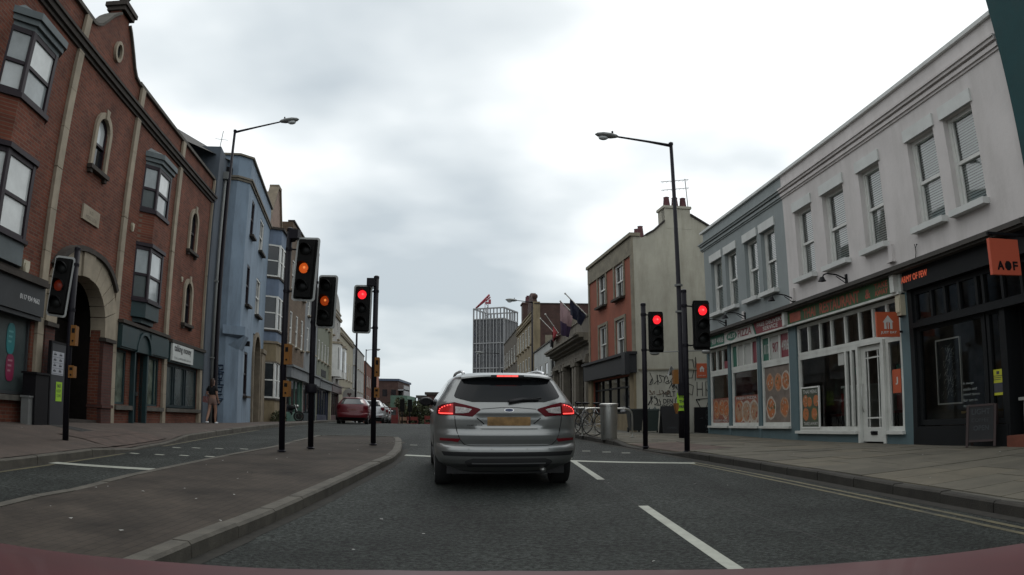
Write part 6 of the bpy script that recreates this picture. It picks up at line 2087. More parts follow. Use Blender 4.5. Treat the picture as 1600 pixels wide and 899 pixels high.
# ------------------------------------------------------------------ tower under construction and its crane, far off
M_FIN = mat("tower_fin", (.255, .255, .26), .6, .08)
M_TPAN = mat("tower_dark_panel", (.022, .025, .035), .4, .35, .6)
M_TPAN2 = mat("tower_grey_panel", (.055, .058, .07), .4, .25, .6)
M_TBLUE = mat("tower_blue_panel", (.03, .035, .075), .4, .25, .6)
MT = Matrix.Translation((-3.8, 345, 0)) @ Matrix.Rotation(rad(-21), 4, 'Z')      # near corner; front runs to -x, side runs back
tw = Thing('tower_block', 'tall grey residential tower with vertical fins and an open roof frame', 'tower', MT, (-8, 10, -10))
tw.part('core', MB().box(-15.4, -.3, .3, 18, -14, 46.5), M_TPAN)
NB, NF = 9, 19
bw_, fh = 15.6 / NB, 3.0
gm1 = mesh_of('window', MB().box(-.52, .52, -.04, .04, -1.05, 1.05), M_TPAN2)
gm2 = mesh_of('window', MB().box(-.52, .52, -.04, .04, -1.05, 1.05), M_TBLUE)
gm3 = mesh_of('window', MB().box(-.52, .52, -.04, .04, -1.05, 1.05), M_GLASS_D)
for i in range(NB):
    for k in range(15):
        if R.random() < .06: continue
        tw.inst('window', R.choice((gm1, gm1, gm3, gm2 if i == 0 else gm3)), (-15.6 + bw_ * (i + .5) + R.uniform(-.2, .2), .27, 3.2 + fh * k), None)
for k in range(15):
    for i in range(5):
        tw.inst('window', R.choice((gm1, gm3)), (-.27, 1.8 + 3.4 * i, 3.2 + fh * k), None, rot=math.pi / 2)
mb = MB()
for i in range(NB + 1):
    x = -15.6 + bw_ * i
    mb.box(x - .2, x + .2, -.35, .3, -14, 51.8)
    if i < NB:
        mb.box(x + bw_ / 2 - .06, x + bw_ / 2 + .06, -.2, .3, 1.5, 46.4)
for i in range(6):
    mb.box(-.3, .35, .2 + 3.5 * i, .6 + 3.5 * i, -14, 51.8)
for i in range(5):
    mb.box(-.3, .25, 1.9 + 3.5 * i, 2.15 + 3.5 * i, 1.5, 46.4)
tw.part('fin', mb, M_FIN)
mb = MB()
for z in (46.5, 35.0, 23.2, 11.5, 0):
    mb.box(-15.8, .42, -.42, .35, z - .25, z + .25)
    mb.box(-.35, .42, .35, 18, z - .25, z + .25)
mb.box(-15.8, .44, -.44, .36, 51.3, 51.9).box(-.36, .44, .36, 18, 51.3, 51.9).box(-15.8, -15.2, .36, 18, 51.3, 51.9).box(-15.8, .44, 17.6, 18.1, 51.3, 51.9)
for i in range(NB + 1):
    x = -15.6 + bw_ * i
    mb.box(x - .2, x + .2, 17.6, 18, 46.5, 51.5)
for i in range(6):
    mb.box(-15.8, -15.4, .2 + 3.5 * i, .6 + 3.5 * i, 46.5, 51.5)
tw.part('band', mb, M_FIN)
cr_ = Thing('tower_crane', 'red and white luffing crane behind the tower', 'crane', Matrix.Translation((-12.9, 372, 0)), (0, 0, 40))
mb = MB()
for x, y in ((-.8, -.8), (.8, -.8), (.8, .8), (-.8, .8)):
    mb.box(x - .18, x + .18, y - .18, y + .18, -10, 57.5)
z = 40
while z < 57:
    for s_ in (-.8, .8):
        mb.tube([(-.8, s_, z), (.8, s_, z + 1.8)], .12, 4).tube([(.8, s_, z + 1.8), (-.8, s_, z + 3.6)], .12, 4)
    z += 3.6
cr_.part('mast', mb, mat("crane_white", (.45, .43, .43), .6, .1))
M_CRED = mat("crane_red", (.30, .045, .06), .6, .15)
a, b = Vector((1.4, 0, 62.2)), Vector((-5.4, 0, 55.2))
mb = MB()
for dy in (-.5, .5):
    mb.tube([a + Vector((0, dy, 0)), b + Vector((0, dy, 0))], .42, 5)
    mb.tube([a + Vector((.5, dy, -1.2)), b + Vector((0, dy, 0))], .28, 5)
for q in range(9):
    p, p2 = a.lerp(b, q / 9), a.lerp(b, (q + .5) / 9)
    mb.tube([p, p2 + Vector((.2, .5, -.6))], .16, 4)
cr_.part('jib', mb, M_CRED)
mb = MB().box(-.8, 2.2, -.8, .8, 57.5, 58.3).box(.9, 2.2, -.9, .9, 58.3, 59.6).tube([(0, 0, 58.3), (1.1, 0, 62.0), (2.0, 0, 58.3)], .22, 5)
cr_.part('cab_and_counterweight', mb, M_CRED)

# ------------------------------------------------------------------ things beyond the crest
def wl_(x, y):           # world point helper for far ground
    return zr(y)


def block(name, lab, x0, x1, y0, y1, z0, z1, m_, cat='building', win=None, top=None, rot=0):
    T = Thing(name, lab, cat, Matrix.Translation(((x0 + x1) / 2, y0, 0)) @ Matrix.Rotation(rot, 4, 'Z'), (0, 0, z0))
    hw = (x1 - x0) / 2
    T.part('wall', MB().box(-hw, hw, 0, y1 - y0, z0, z1), m_)
    T.part('roof', MB().box(-hw - .3, hw + .3, -.3, y1 - y0 + .3, z1, z1 + .5), top or M_SLATE)
    if win:
        nx, rows, wm = win
        for zc, hh in rows:
            for i in range(nx):
                xc = lerp(-hw, hw, (i + .5) / nx)
                T.part('window', MB().box(xc - hw / nx * .55, xc + hw / nx * .55, -.06, .02, zc, zc + hh), wm)
    return T


bt = block('brick_block', 'far brick block with a blue-edged flat roof beyond the crest', -32.5, -26.3, 170, 190, -6, 8.2, M_BRK2, win=(3, ((1.0, 1.5), (4.6, 1.6)), M_GLASS_D), top=mat("blue_roof_edge", (.05, .07, .11), .6, .1))
bt.part('balcony', MB().box(3.1, 4.6, 0, 8, 1.2, 1.5).box(3.1, 4.6, 0, 8, 3.6, 3.9).box(3.1, 4.6, 0, 8, 6.0, 6.3).box(4.4, 4.6, 0, 8, 1.2, 7.2), M_FIN)
block('green_shed', 'far building with a pale green upper storey over brown brick', -21.4, -18.4, 130, 142, -4, 1.0, M_BRN, top=M_BRN)
one('green_shed_upper', MB().box(-21.4, -18.4, 129.6, 142, 1.52, 3.7), mat("pale_green_cladding", (.10, .17, .13), .7, .15, 2), 'pale green clad storey on top of the brown shed', 'building', None, (-20, 130, 1.5))
block('brown_block', 'long low brown block at the end of the road behind the silver car', -19, 6, 155, 170, -5, 2.1, M_BRN, win=(10, ((-.8, 1.3),), M_GLASS_D), top=M_BAND)
block('dark_brick_block', 'dark brick flat-roofed block just left of the silver car roofline', -16.2, -7, 140, 150, -5, 4.2, M_BRK2, top=M_BAND)
block('grey_tank_house', 'small grey block beside the dark brick one', -18.0, -16.3, 141, 150, -5, 3.6, M_GRYR)

M_LEAF = [mat("leaves_%s" % n, c, .85, .35, 1.5) for n, c in (("dark", (.034, .045, .02)), ("mid", (.055, .066, .03)), ("olive", (.068, .066, .034)))]
M_BARK = mat("bark", (.05, .04, .03), .95, .3, 6)


def tree(x, y, h, w_, lab, seed, n=1500, name='tree'):
    q = random.Random(seed)
    zb = zr(y) - .9 if y < 400 else -11
    T = Thing(name, lab, 'tree', Matrix.Translation((x, y, zb)), (0, 0, 0))
    mb = MB().tube([(0, 0, 0), (.1, 0, h * .3), (-.1, .1, h * .62)], [.28, .2, .08], 7)
    for k in range(7):
        a = k * .9 + q.uniform(0, .5)
        z0 = h * q.uniform(.28, .5)
        mb.tube([(0, 0, z0), (math.cos(a) * w_ * .22, math.sin(a) * w_ * .22, z0 + h * .12), (math.cos(a) * w_ * .42, math.sin(a) * w_ * .42, z0 + h * q.uniform(.2, .32))], [.11, .07, .03], 5)
    T.part('trunk', mb, M_BARK)
    mbs = [MB(), MB(), MB()]
    clumps = [(q.uniform(-.42, .42) * w_, q.uniform(-.42, .42) * w_, h * q.uniform(.38, .95), q.uniform(.14, .26) * w_) for _ in range(17)]
    for i in range(n):
        c = q.choice(clumps)
        d = Vector((q.gauss(0, 1), q.gauss(0, 1), q.gauss(0, .8)))
        d = d.normalized() * c[3] * q.uniform(.55, 1.08)
        p = Vector(c[:3]) + d
        s = w_ * q.uniform(.03, .055)
        a = Vector((q.uniform(-1, 1), q.uniform(-1, 1), q.uniform(-.5, .5))).normalized() * s
        b = a.cross(Vector((q.uniform(-1, 1), q.uniform(-1, 1), q.uniform(-1, 1)))).normalized() * s * .7
        q.choice(mbs).poly([p - a, p + b, p + a, p - b])
    cw = None
    for m_, mm in zip(mbs, M_LEAF):
        T.part('crown', m_, mm, kind='stuff')
    return T


for i, (x, y, h, w_, lab) in enumerate([(-17.3, 122, 6.9, 4.2, 'dark tree standing right beside the pale green shed'), (-15.6, 120, 6.3, 4.4, 'spreading olive tree second from the pale green shed'), (-13.9, 124, 6.0, 4.4, 'bushy tree third from the pale green shed'), (-23.6, 150, 7.0, 4, 'tree in front of the far brick block'), (-12.2, 118, 5.4, 4.0, 'low tree beside the silver car mirror')]):
    tree(x, y, h, w_, lab, 40 + i)
# ------------------------------------------------------------------ traffic lights
M_POLE = mat("black_pole", (.007, .006, .010), .55, .15, 8, spec=.2)
M_HEAD = mat("black_signal_plastic", (.006, .006, .006), .7, .1, spec=.15)
M_BORD = mat("white_backing_border", (.36, .37, .36), .6, .1)
M_LENS = mat("dark_lens", (.006, .007, .007), .4, .1, spec=.2)
M_REDL = mat("lit_red_lens", (.2, .01, .012), .3, 0, emit=((1, .022, .032), 1.25))
M_AMBL = mat("lit_amber_lens", (.3, .07, .015), .3, .25, 30, emit=((1, .15, .02), .42))
M_AMBD = mat("dim_amber_lens", (.22, .05, .012), .3, .3, 30, emit=((1, .12, .015), .20))
M_AMBE = mat("faint_amber_lens", (.07, .014, .008), .4, .4, 30, emit=((1, .08, .02), .035))
M_ORB = mat("orange_push_box", (.19, .075, .009), .65, .12)


def signal(lab, x, y, z0, ztop, hx, hz, yaw, lit, lean=0.0, hh=1.06, border=True, boxes=(), detector=False, sc=1.0, hood=True, amber=None, mid=None):
    """pole at (x, y); head centre hx metres to the right of the pole (local), hz = height of its centre"""
    M = Matrix.Translation((x, y, 0)) @ Matrix.Rotation(yaw, 4, 'Z')
    T = Thing('traffic_light', lab, 'traffic light', M, (0, 0, z0), group='traffic lights at the crossing')
    T.part('pole', MB().tube([(0, 0, z0 - .1), (0, 0, ztop)], .057, 12), M_POLE)
    T.part('pole_collar', MB().lathe([(.057, z0), (.085, z0), (.085, z0 + .015), (.06, z0 + .03)], (0, 0, 0), 12), M_POLE)
    T.part('pole_cap', MB().lathe([(.062, ztop - .04), (.062, ztop + .01), (.03, ztop + .03), (0, ztop + .03)], (0, 0, 0), 10), M_POLE)
    Mh = Matrix.Translation((hx, -.05, hz)) @ Matrix.Rotation(lean, 4, 'Y')
    w_ = .205 * sc if border else .17
    hb_ = hh / 2

    def P(a, b, c): return Mh @ Vector((a, b, c))

    def bx(mb, x0, x1, y0, y1, z0_, z1_):
        return mb.obox(Mh @ Matrix.Translation(((x0 + x1) / 2, (y0 + y1) / 2, (z0_ + z1_) / 2)), x1 - x0, y1 - y0, z1_ - z0_)
    hd = T.part('signal_head', bx(MB(), -.15, .15, -.10, .12, -.47 * hh / 1.06, .47 * hh / 1.06), M_HEAD)
    # backing board with rounded corners and its pale border
    def rr(w2, h2, r_):
        o = []
        for cx, cz, a0 in ((w2 - r_, h2 - r_, 0), (-w2 + r_, h2 - r_, 90), (-w2 + r_, -h2 + r_, 180), (w2 - r_, -h2 + r_, 270)):
            for k in range(5):
                a = rad(a0 + 22.5 * k)
                o.append((cx + r_ * math.cos(a), cz + r_ * math.sin(a)))
        return o
    if border:
        o, i_ = rr(w_, hb_, .06), rr(w_ - .035, hb_ - .035, .035)
        mb = MB()
        n = len(o)
        v = [P(p[0], -.012, p[1]) for p in o] + [P(p[0], -.012, p[1]) for p in i_] + [P(p[0], .012, p[1]) for p in o]
        f = [(k, (k + 1) % n, n + (k + 1) % n, n + k)[::-1] for k in range(n)] + [(k, 2 * n + k, 2 * n + (k + 1) % n, (k + 1) % n)[::-1] for k in range(n)]
        mb.add(v, f)
        T.part('board_border', mb, M_BORD, hd)
    i_ = rr(w_ - (.034 if border else 0), hb_ - (.034 if border else 0), .035)
    mb = MB()
    n = len(i_)
    mb.add([P(p[0], -.009, p[1]) for p in i_] + [P(p[0], .011, p[1]) for p in i_], [list(range(n))[::-1], list(range(n, 2 * n))] + [(k, n + k, n + (k + 1) % n, (k + 1) % n)[::-1] for k in range(n)])
    T.part('backing_board', mb, M_HEAD, hd)
    for k, nm in enumerate(('red', 'amber', 'green')):
        zc = (.30 - .30 * k) * hh / 1.06
        on = nm == lit
        # lens: shallow dome
        prof = [(0, .028), (.05, .024), (.085, .010), (.098, 0)]
        mb = MB()
        N_ = 16
        v = []
        for r_, d in prof:
            for q in range(N_):
                t = 2 * math.pi * q / N_
                v.append(P(r_ * math.cos(t), -.105 - d, zc + r_ * math.sin(t)))
        mb.add(v, [(i * N_ + q, i * N_ + (q + 1) % N_, (i + 1) * N_ + (q + 1) % N_, (i + 1) * N_ + q) for i in range(3) for q in range(N_)], 0, True)
        T.part('lens', mb, (M_REDL if nm == 'red' else amber) if on else M_LENS, hd, label='lit %s lens' % nm if on else None)
        if on and amber not in (M_AMBE,):      # the lamp glowing through the lens centre
            T.part('lamp_core', MB().ell(P(.012, -.128, zc + .008), (.026, .012, .026), 8, 5), mat('lamp_core_' + nm, (.4, .1, .05), .3, 0, emit=((1, .10, .10) if nm == 'red' else (1, .30, .06), 1.4 if nm == 'red' else .8)), hd)
        # visor: open-bottomed hood
        mb = MB()
        v, f = [], []
        A = [rad(-38 + 256 * q / 14) for q in range(15)]
        for rr_, dep in ((.112, .0), (.112, 1), (.105, 1), (.105, 0)):
            for t in A:
                dd = -.10 - (.17 * (.35 + .65 * max(0, math.sin(t)))) * dep
                v.append(P(rr_ * math.cos(t), dd, zc + rr_ * math.sin(t)))
        for s_ in range(3):
            for q in range(14):
                f.append((s_ * 15 + q, s_ * 15 + q + 1, (s_ + 1) * 15 + q + 1, (s_ + 1) * 15 + q))
        mb.add(v, f, 0, True)
        T.part('visor', mb, M_HEAD, hd)
    sg_ = 1 if hx > 0 else -1
    mb = MB()
    for zc in (.40, -.40):
        p1 = P(0, .09, zc * hh / 1.06)
        mb.tube([(0, 0, hz + zc), (sg_ * .12, .05, hz + zc), p1], .016, 6)
        mb.lathe([(.058, hz + zc - .025), (.066, hz + zc - .025), (.066, hz + zc + .025), (.058, hz + zc + .025)], (0, 0, 0), 10)
    T.part('bracket', mb, M_POLE)
    for (bz, bh, bw, bx_) in boxes:
        mb = MB().box(bx_ - bw / 2, bx_ + bw / 2, -.06, .10, bz - bh / 2, bz + bh / 2).box(bx_ - bw / 2 - .008, bx_ + bw / 2 + .008, -.075, -.06, bz - bh / 2 - .008, bz + bh / 2 + .008)
        bo = T.part('push_button_box', mb, M_ORB)
        T.part('panel', MB().box(bx_ - bw * .35, bx_ + bw * .35, -.079, -.075, bz + bh * .12, bz + bh * .36).lathe([(0, 0), (.018, 0), (.018, .012), (0, .014)], (bx_, -.075, bz - bh * .28), 8, M=Matrix.Rotation(rad(90), 4, 'X')), M_HEAD, bo)
    if detector:
        dx = hx * .35
        T.part('vehicle_detector', MB().box(dx - .09, dx + .09, -.16, .02, ztop - .22, ztop - .05).tube([(0, 0, ztop - .25), (dx, -.05, ztop - .25), (dx, -.05, ztop - .2)], .018, 5), M_POLE)
    if mid:
        T.part('loudspeaker', MB().lathe([(.11, mid - .09), (.12, mid - .06), (.12, mid + .06), (.11, mid + .09), (0, mid + .1)], (0, -.02, 0), 12).lathe([(0, mid - .09), (.11, mid - .09)], (0, -.02, 0), 12), M_POLE)
    return T


s1 = signal('island traffic light with amber lit, the nearest and tallest of the three on the island', -4.19, 13.14, -.70, 3.45, .385, 2.66, rad(-4), 'amber', lean=rad(3.0), hh=1.20, boxes=((1.08, .36, .085, .085), (.45, .28, .085, .085)), detector=True, sc=1.12, amber=M_AMBL)
s2 = signal('island traffic light with dim amber lit, the middle of the three on the island', -3.93, 14.2, -.67, 3.2, .285, 2.22, rad(-6), 'amber', lean=rad(2.0), hh=1.06, mid=.50, amber=M_AMBD)
s3 = signal('island traffic light with red lit and head left of its pole', -2.96, 15.72, -.62, 3.02, -.285, 2.30, rad(2), 'red', lean=rad(1.0), hh=1.06, detector=True, boxes=((1.05, .40, .085, .07), (.50, .2, .085, .07)))
s4 = signal('right-hand traffic light with red lit nearest the kerb and shops', 3.46, 14.46, -.74, 2.50, .335, 1.79, rad(3), 'red', hh=1.0, border=False)
s5 = signal('farther right-hand traffic light with red lit against the cream gable', 2.96, 16.36, -.70, 2.52, .27, 1.88, rad(3), 'red', hh=.92, border=False)
s6 = signal('left pavement traffic light with dim amber lit in front of the brick entrance', -7.69, 11.27, -.77, 2.70, -.245, 2.0, rad(12), 'amber', lean=rad(5.0), hh=1.08, boxes=((1.15, .34, .085, .09), (.52, .2, .085, .09)), amber=M_AMBE)

# ------------------------------------------------------------------ street lamps
def lamp(lab, x, y, z0, ztop, dx, dz, size=1.0, rbase=.095):
    T = Thing('street_lamp', lab, 'street lamp', Matrix.Translation((x, y, 0)), (0, 0, z0), group='street lamps along the road')
    sg_ = 1 if dx > 0 else -1
    T.part('post', MB().tube([(0, 0, z0 - .1), (0, 0, z0 + 1.3), (0, 0, z0 + 1.35), (0, 0, ztop)], [rbase, rbase, rbase * .8, rbase * .55], 10), M_POLE)
    T.part('post_cap', MB().lathe([(rbase * .7, ztop - .05), (rbase * .75, ztop + .02), (0, ztop + .06)], (0, 0, 0), 8), M_POLE)
    T.part('arm', MB().tube([(0, 0, ztop - .07), (dx * .35, 0, lerp(ztop - .03, ztop + dz, .30)), (dx * .8, 0, ztop + dz * .8)], [.05, .035, .028], 7), M_POLE)
    x0 = dx * .78
    L_ = .62 * size
    mb = MB()
    prof = [(0, .02), (.10, .07), (.35, .11), (.7, .12), (1.0, .075), (1.12, .01)]
    v = []
    n = 10
    for t, r_ in prof:
        for q in range(n):
            a = 2 * math.pi * q / n
            v.append((x0 + sg_ * t * L_, r_ * 1.15 * size * math.cos(a), ztop + dz * .85 + t * .05 + r_ * .75 * size * math.sin(a)))
    mb.add(v, [(i * n + q, i * n + (q + 1) % n, (i + 1) * n + (q + 1) % n, (i + 1) * n + q) for i in range(len(prof) - 1) for q in range(n)], 0, True)
    ln = T.part('lantern', mb, M_LEAD)
    T.part('glass_bowl', MB().ell((x0 + sg_ * .72 * L_, 0, ztop + dz * .85 - .05 * size), (.15 * size, .10 * size, .075 * size), 10, 6), mat("lamp_bowl", (.4, .42, .42), .15, .05), ln)
    T.part('photocell', MB().lathe([(.03, 0), (.03, .06), (0, .08)], (x0 + sg_ * .28 * L_, 0, ztop + dz * .85 + .1 * size), 8), M_POLE, ln)
    return T


lamp('tall black street lamp by the blue building, arm reaching over the road', -10.80, 25.6, -.50, 10.75, 2.35, .34, 1.15)
lr = lamp('tall black street lamp in front of the cream gable', 4.67, 20.1, -.60, 7.86, -2.0, .22, 1.0)
# flood-lamp like fittings and the yellow poster on the right lamp post
lr.part('small_flood_lamp', MB().tube([(-.75, -.02, 1.75), (.75, -.02, 1.78)], .015, 5).ell((-.75, -.05, 1.72), (.14, .08, .06), 8, 5).ell((.72, -.05, 1.74), (.14, .08, .06), 8, 5), M_LEAD)
lr.part('loudhailer', MB().lathe([(.04, 0), (.06, .08), (.13, .22), (.16, .23)], (-.12, -.05, 1.15), 10, M=Matrix.Rotation(rad(-70), 4, 'Y')), M_LEAD)
lr.part('clamp', MB().lathe([(.1, 0), (.12, .0), (.12, .05), (.1, .05)], (0, 0, 2.85), 8).lathe([(.1, 0), (.12, .0), (.12, .05), (.1, .05)], (0, 0, 3.6), 8), M_LEAD)
lr.part('service_box', MB().box(-.13, .13, -.2, -.08, .55, .9), M_POLE)
pp = Thing('green_poster', 'fluorescent yellow-green poster tied round the right lamp post', 'poster', Matrix.Translation((4.67, 20.1, 0)), (0, -.1, .3))
v = []
for z in (.12, .62):
    for q in range(7):
        a = rad(-150 + 120 * q / 6)
        v.append((.15 * math.cos(a) - .02, .15 * math.sin(a), z))
pp.part('paper', MB().add(v, [(q, q + 1, 8 + q, 7 + q) for q in range(6)]), M_FLUO)
mb = MB()
for j, s in enumerate(("STOP", "THE", "PARK")):
    text(mb, s, (-.11, -.155, .47 - .14 * j), X, Z_, width=.19, height=.08, bold=.005)
pp.part('print', mb, M_INK)
ob = Thing('push_button_unit', 'orange push-button unit on the post beside the right-hand signals', 'push button', Matrix.Translation((3.36, 14.42, 0)) @ Matrix.Rotation(rad(4), 4, 'Z'), (0, 0, .2))
ob.part('box', MB().box(-.17, -.075, -.03, .10, .62, .90), M_ORB)
ob.part('lower_box', MB().prism([(-.16, .24), (-.08, .24), (-.08, .14), (-.11, .03), (-.14, .14)], -.03, .1), M_ORB)
lamp('street lamp with pale head standing against the golden stone block', 1.55, 56.5, -.55, 8.9, -1.45, .12, 1.35, .1)
lamp('small street lamp in front of the tower', -1.6, 92, -1.9, 8.0, -2.4, .05, 1.7, .11)
lamp('distant street lamp at the end of the left terrace', -19.0, 95, -1.8, 8.6, 1.3, .02, 1.3, .12)
# thin tall post on the left pavement
one('slim_post', MB().tube([(-13.9, 65, -.9), (-13.9, 65, 8.0)], .09, 6), M_POLE, 'slim dark post standing against the cream terrace behind the red lit signal', 'post', None, (-13.9, 65, -.9))

# ------------------------------------------------------------------ litter bin, bike racks and bicycles on the right
zb = zpr(2.53, 19.34)
lb = Thing('litter_bin', 'tall brushed steel cylindrical litter bin on the right kerb', 'bin', Matrix.Translation((2.53, 19.34, zb)), (0, 0, 0))
lb.part('body', MB().lathe([(.20, -.02), (.215, .03), (.232, .86)], (0, 0, 0), 22), M_CHROME)
lb.part('rim', MB().lathe([(.232, .86), (.25, .865), (.25, .915), (.2, .935), (.15, .93)], (0, 0, 0), 22).lathe([(.2, .9), (0, .88)], (0, 0, 0), 22), M_CHROME)
lb.part('door_seam', MB().tube([(-.15, -.155, .1), (-.15, -.17, .8)], .005, 4), M_BLACK)
for i, (x, y, lab) in enumerate(((2.95, 20.3, 'steel hoop cycle stand just right of the steel bin'), (2.4, 21.5, 'steel hoop cycle stand behind the steel bin'), (2.15, 22.5, 'third steel hoop cycle stand beyond the bin'), (1.95, 23.5, 'farthest steel hoop cycle stand near the bank'))):
    zb = zpr(x, y)
    q = []
    for k in range(13):
        a = math.pi * (1 - k / 12)
        q.append((.38 * math.copysign(abs(math.cos(a)) ** .5, math.cos(a)), 0, .48 + .32 * abs(math.sin(a)) ** .6))
    M = Matrix.Translation((x, y, zb)) @ Matrix.Rotation(rad(12), 4, 'Z')
    st_ = Thing('cycle_stand', lab, 'cycle stand', M, (0, 0, 0), group='steel cycle stands')
    st_.part('hoop', MB().tube([(-.38, 0, -.05)] + q + [(.38, 0, -.05)], .025, 7), M_CHROME)
    st_.part('base_plate', MB().box(-.46, -.3, -.08, .08, 0, .012).box(.3, .46, -.08, .08, 0, .012), M_CHROME)


def bicycle(lab, x, y, rz, col, name):
    zb = zpr(x, y)
    T = Thing('bicycle', lab, 'bicycle', Matrix.Translation((x, y, zb)) @ Matrix.Rotation(rz, 4, 'Z') @ Matrix.Rotation(rad(6), 4, 'Y'), (0, 0, 0), group='bicycles at the stands')
    for yy, nm in ((-.52, 'rear'), (.52, 'front')):
        ring = [(0, yy + .33 * math.cos(2 * math.pi * k / 20), .34 + .33 * math.sin(2 * math.pi * k / 20)) for k in range(21)]
        wh = T.part('wheel', MB().tube(ring, .016, 5, caps=False), M_RUB)
        mb = MB()
        for k in range(12):
            a = math.pi * k / 6
            mb.tube([(0, yy, .34), (0, yy + .32 * math.cos(a), .34 + .32 * math.sin(a))], .003, 3)
        T.part('spokes', mb, M_CHROME, wh)
    bb_, st, hd, ra, fa = (0, -.08, .3), (0, -.22, .78), (0, .38, .82), (0, -.52, .34), (0, .52, .34)
    T.part('frame', MB().tube([bb_, st], .017, 6).tube([st, hd], .015, 6).tube([bb_, (0, .40, .72)], .018, 6).tube([bb_, ra], .011, 5).tube([st, ra], .010, 5).tube([hd, (0, .40, .7), fa], .014, 6), mat(name, col, .4, .05))
    T.part('saddle', MB().tube([st, (0, -.25, .92)], .013, 5).ell((0, -.26, .94), (.07, .13, .035), 8, 5), M_BLACK)
    T.part('handlebar', MB().tube([hd, (0, .36, .95)], .014, 5).tube([(-.27, .30, .98), (-.12, .38, .96), (.12, .38, .96), (.27, .30, .98)], .013, 5), M_BLACK)
    T.part('pedals', MB().tube([(-.15, -.08, .2), (-.05, -.08, .2), (-.05, -.08, .3), (.05, -.08, .3), (.05, -.08, .4), (.15, -.08, .4)], .009, 4).lathe([(.08, -.004), (.08, .004)], (0, -.08, .3), 12, M=Matrix.Rotation(rad(90), 4, 'Y')), M_CHROME)
    return T


bicycle('grey bicycle leaning at the stands nearest the silver car', 1.80, 20.9, rad(62), (.07, .07, .075), "grey_cycle_paint")
bicycle('black bicycle leaning at the stands beyond the grey one', 1.72, 22.3, rad(48), (.015, .015, .016), "black_cycle_paint")
bicycle('white-framed bicycle between the hoops behind the bin', 2.25, 22.1, rad(75), (.3, .3, .3), "white_cycle_paint")

# wheelie bins, box and board by the gable
M_BING = mat("dark_green_bin_plastic", (.018, .030, .026), .55, .15)
M_BINK = mat("dark_grey_bin_plastic", (.016, .018, .018), .55, .15)


def wheelie(lab, x, y, rz, m_):
    zb = zpr(x, y)
    T = Thing('wheelie_bin', lab, 'bin', Matrix.Translation((x, y, zb)) @ Matrix.Rotation(rz, 4, 'Z'), (0, 0, 0), group='wheelie bins by the cream gable')
    def fr(z, w_, d_): return [(-w_, -d_, z), (w_, -d_, z), (w_, d_, z), (-w_, d_, z)]
    v = fr(.06, .19, .22) + fr(.78, .25, .29)
    T.part('body', MB().add(v, [(3, 2, 1, 0), (4, 5, 6, 7)] + [(i, (i + 1) % 4, 4 + (i + 1) % 4, 4 + i) for i in range(4)]), m_)
    v = fr(.78, .27, .31) + fr(.84, .26, .30)
    T.part('lid', MB().add(v, [(3, 2, 1, 0), (4, 5, 6, 7)] + [(i, (i + 1) % 4, 4 + (i + 1) % 4, 4 + i) for i in range(4)]).tube([(-.22, .33, .80), (.22, .33, .80)], .018, 6), m_)
    for s_ in (-1, 1):
        T.part('wheel', MB().lathe([(0, -.025), (.09, -.025), (.09, .025), (0, .025)], (s_ * .2, .2, .09), 10, M=Matrix.Rotation(rad(90), 4, 'Y')), M_RUB)
    return T


wheelie('dark green wheelie bin left of the pair by the cream gable', 4.92, 25.9, rad(-8), M_BING)
wheelie('dark wheelie bin with a sagging lid right of the green one', 5.52, 25.6, rad(10), M_BINK)
wheelie('black bin half hidden behind the farther right signal pole', 4.38, 26.3, rad(5), M_BINK)
zb = zpr(5.35, 24.2)
abd = Thing('a_frame_board', 'dark A-frame board standing in front of the wheelie bins', 'a-frame board', Matrix.Translation((5.25, 24.4, zb)) @ Matrix.Rotation(rad(4), 4, 'Z'), (0, 0, 0))
for s_ in (-1, 1):
    Mt = Matrix.Translation((0, s_ * .15, .46)) @ Matrix.Rotation(rad(s_ * 15), 4, 'X')
    abd.part('panel', MB().obox(Mt, .62, .025, .95), M_BOARD)
mb = MB()
Mt = Matrix.Translation((0, -.15, .46)) @ Matrix.Rotation(rad(-15), 4, 'X')
text(mb, "OPEN", Mt @ Vector((-.15, -.015, -.32)), Mt.to_3x3() @ X, Mt.to_3x3() @ Z_, width=.3, height=.08)
abd.part('writing', mb, M_CHALK)

# ------------------------------------------------------------------ the far end: barriers, signals, motorcycle, bin
M_BARR = mat("red_barrier_plastic", (.16, .025, .02), .6, .15)
M_BARW = mat("orange_white_barrier", (.25, .15, .10), .6, .15)


def barrier(lab, x, y, w_, h_, m_, rz=0):
    zb = zr(y)
    T = Thing('road_barrier', lab, 'barrier', Matrix.Translation((x, y, zb)) @ Matrix.Rotation(rz, 4, 'Z'), (0, 0, 0), group='road works barriers beyond the crest')
    T.part('rail', MB().box(-w_ / 2, w_ / 2, -.04, .04, h_ * .72, h_).box(-w_ / 2, w_ / 2, -.04, .04, h_ * .3, h_ * .5), m_)
    for s_ in (-1, 1):
        T.part('foot', MB().box(s_ * w_ / 2 - .06, s_ * w_ / 2 + .06, -.25, .25, 0, .08).box(s_ * w_ / 2 - .04, s_ * w_ / 2 + .04, -.04, .04, .08, h_ * 1.02), m_)
    return T


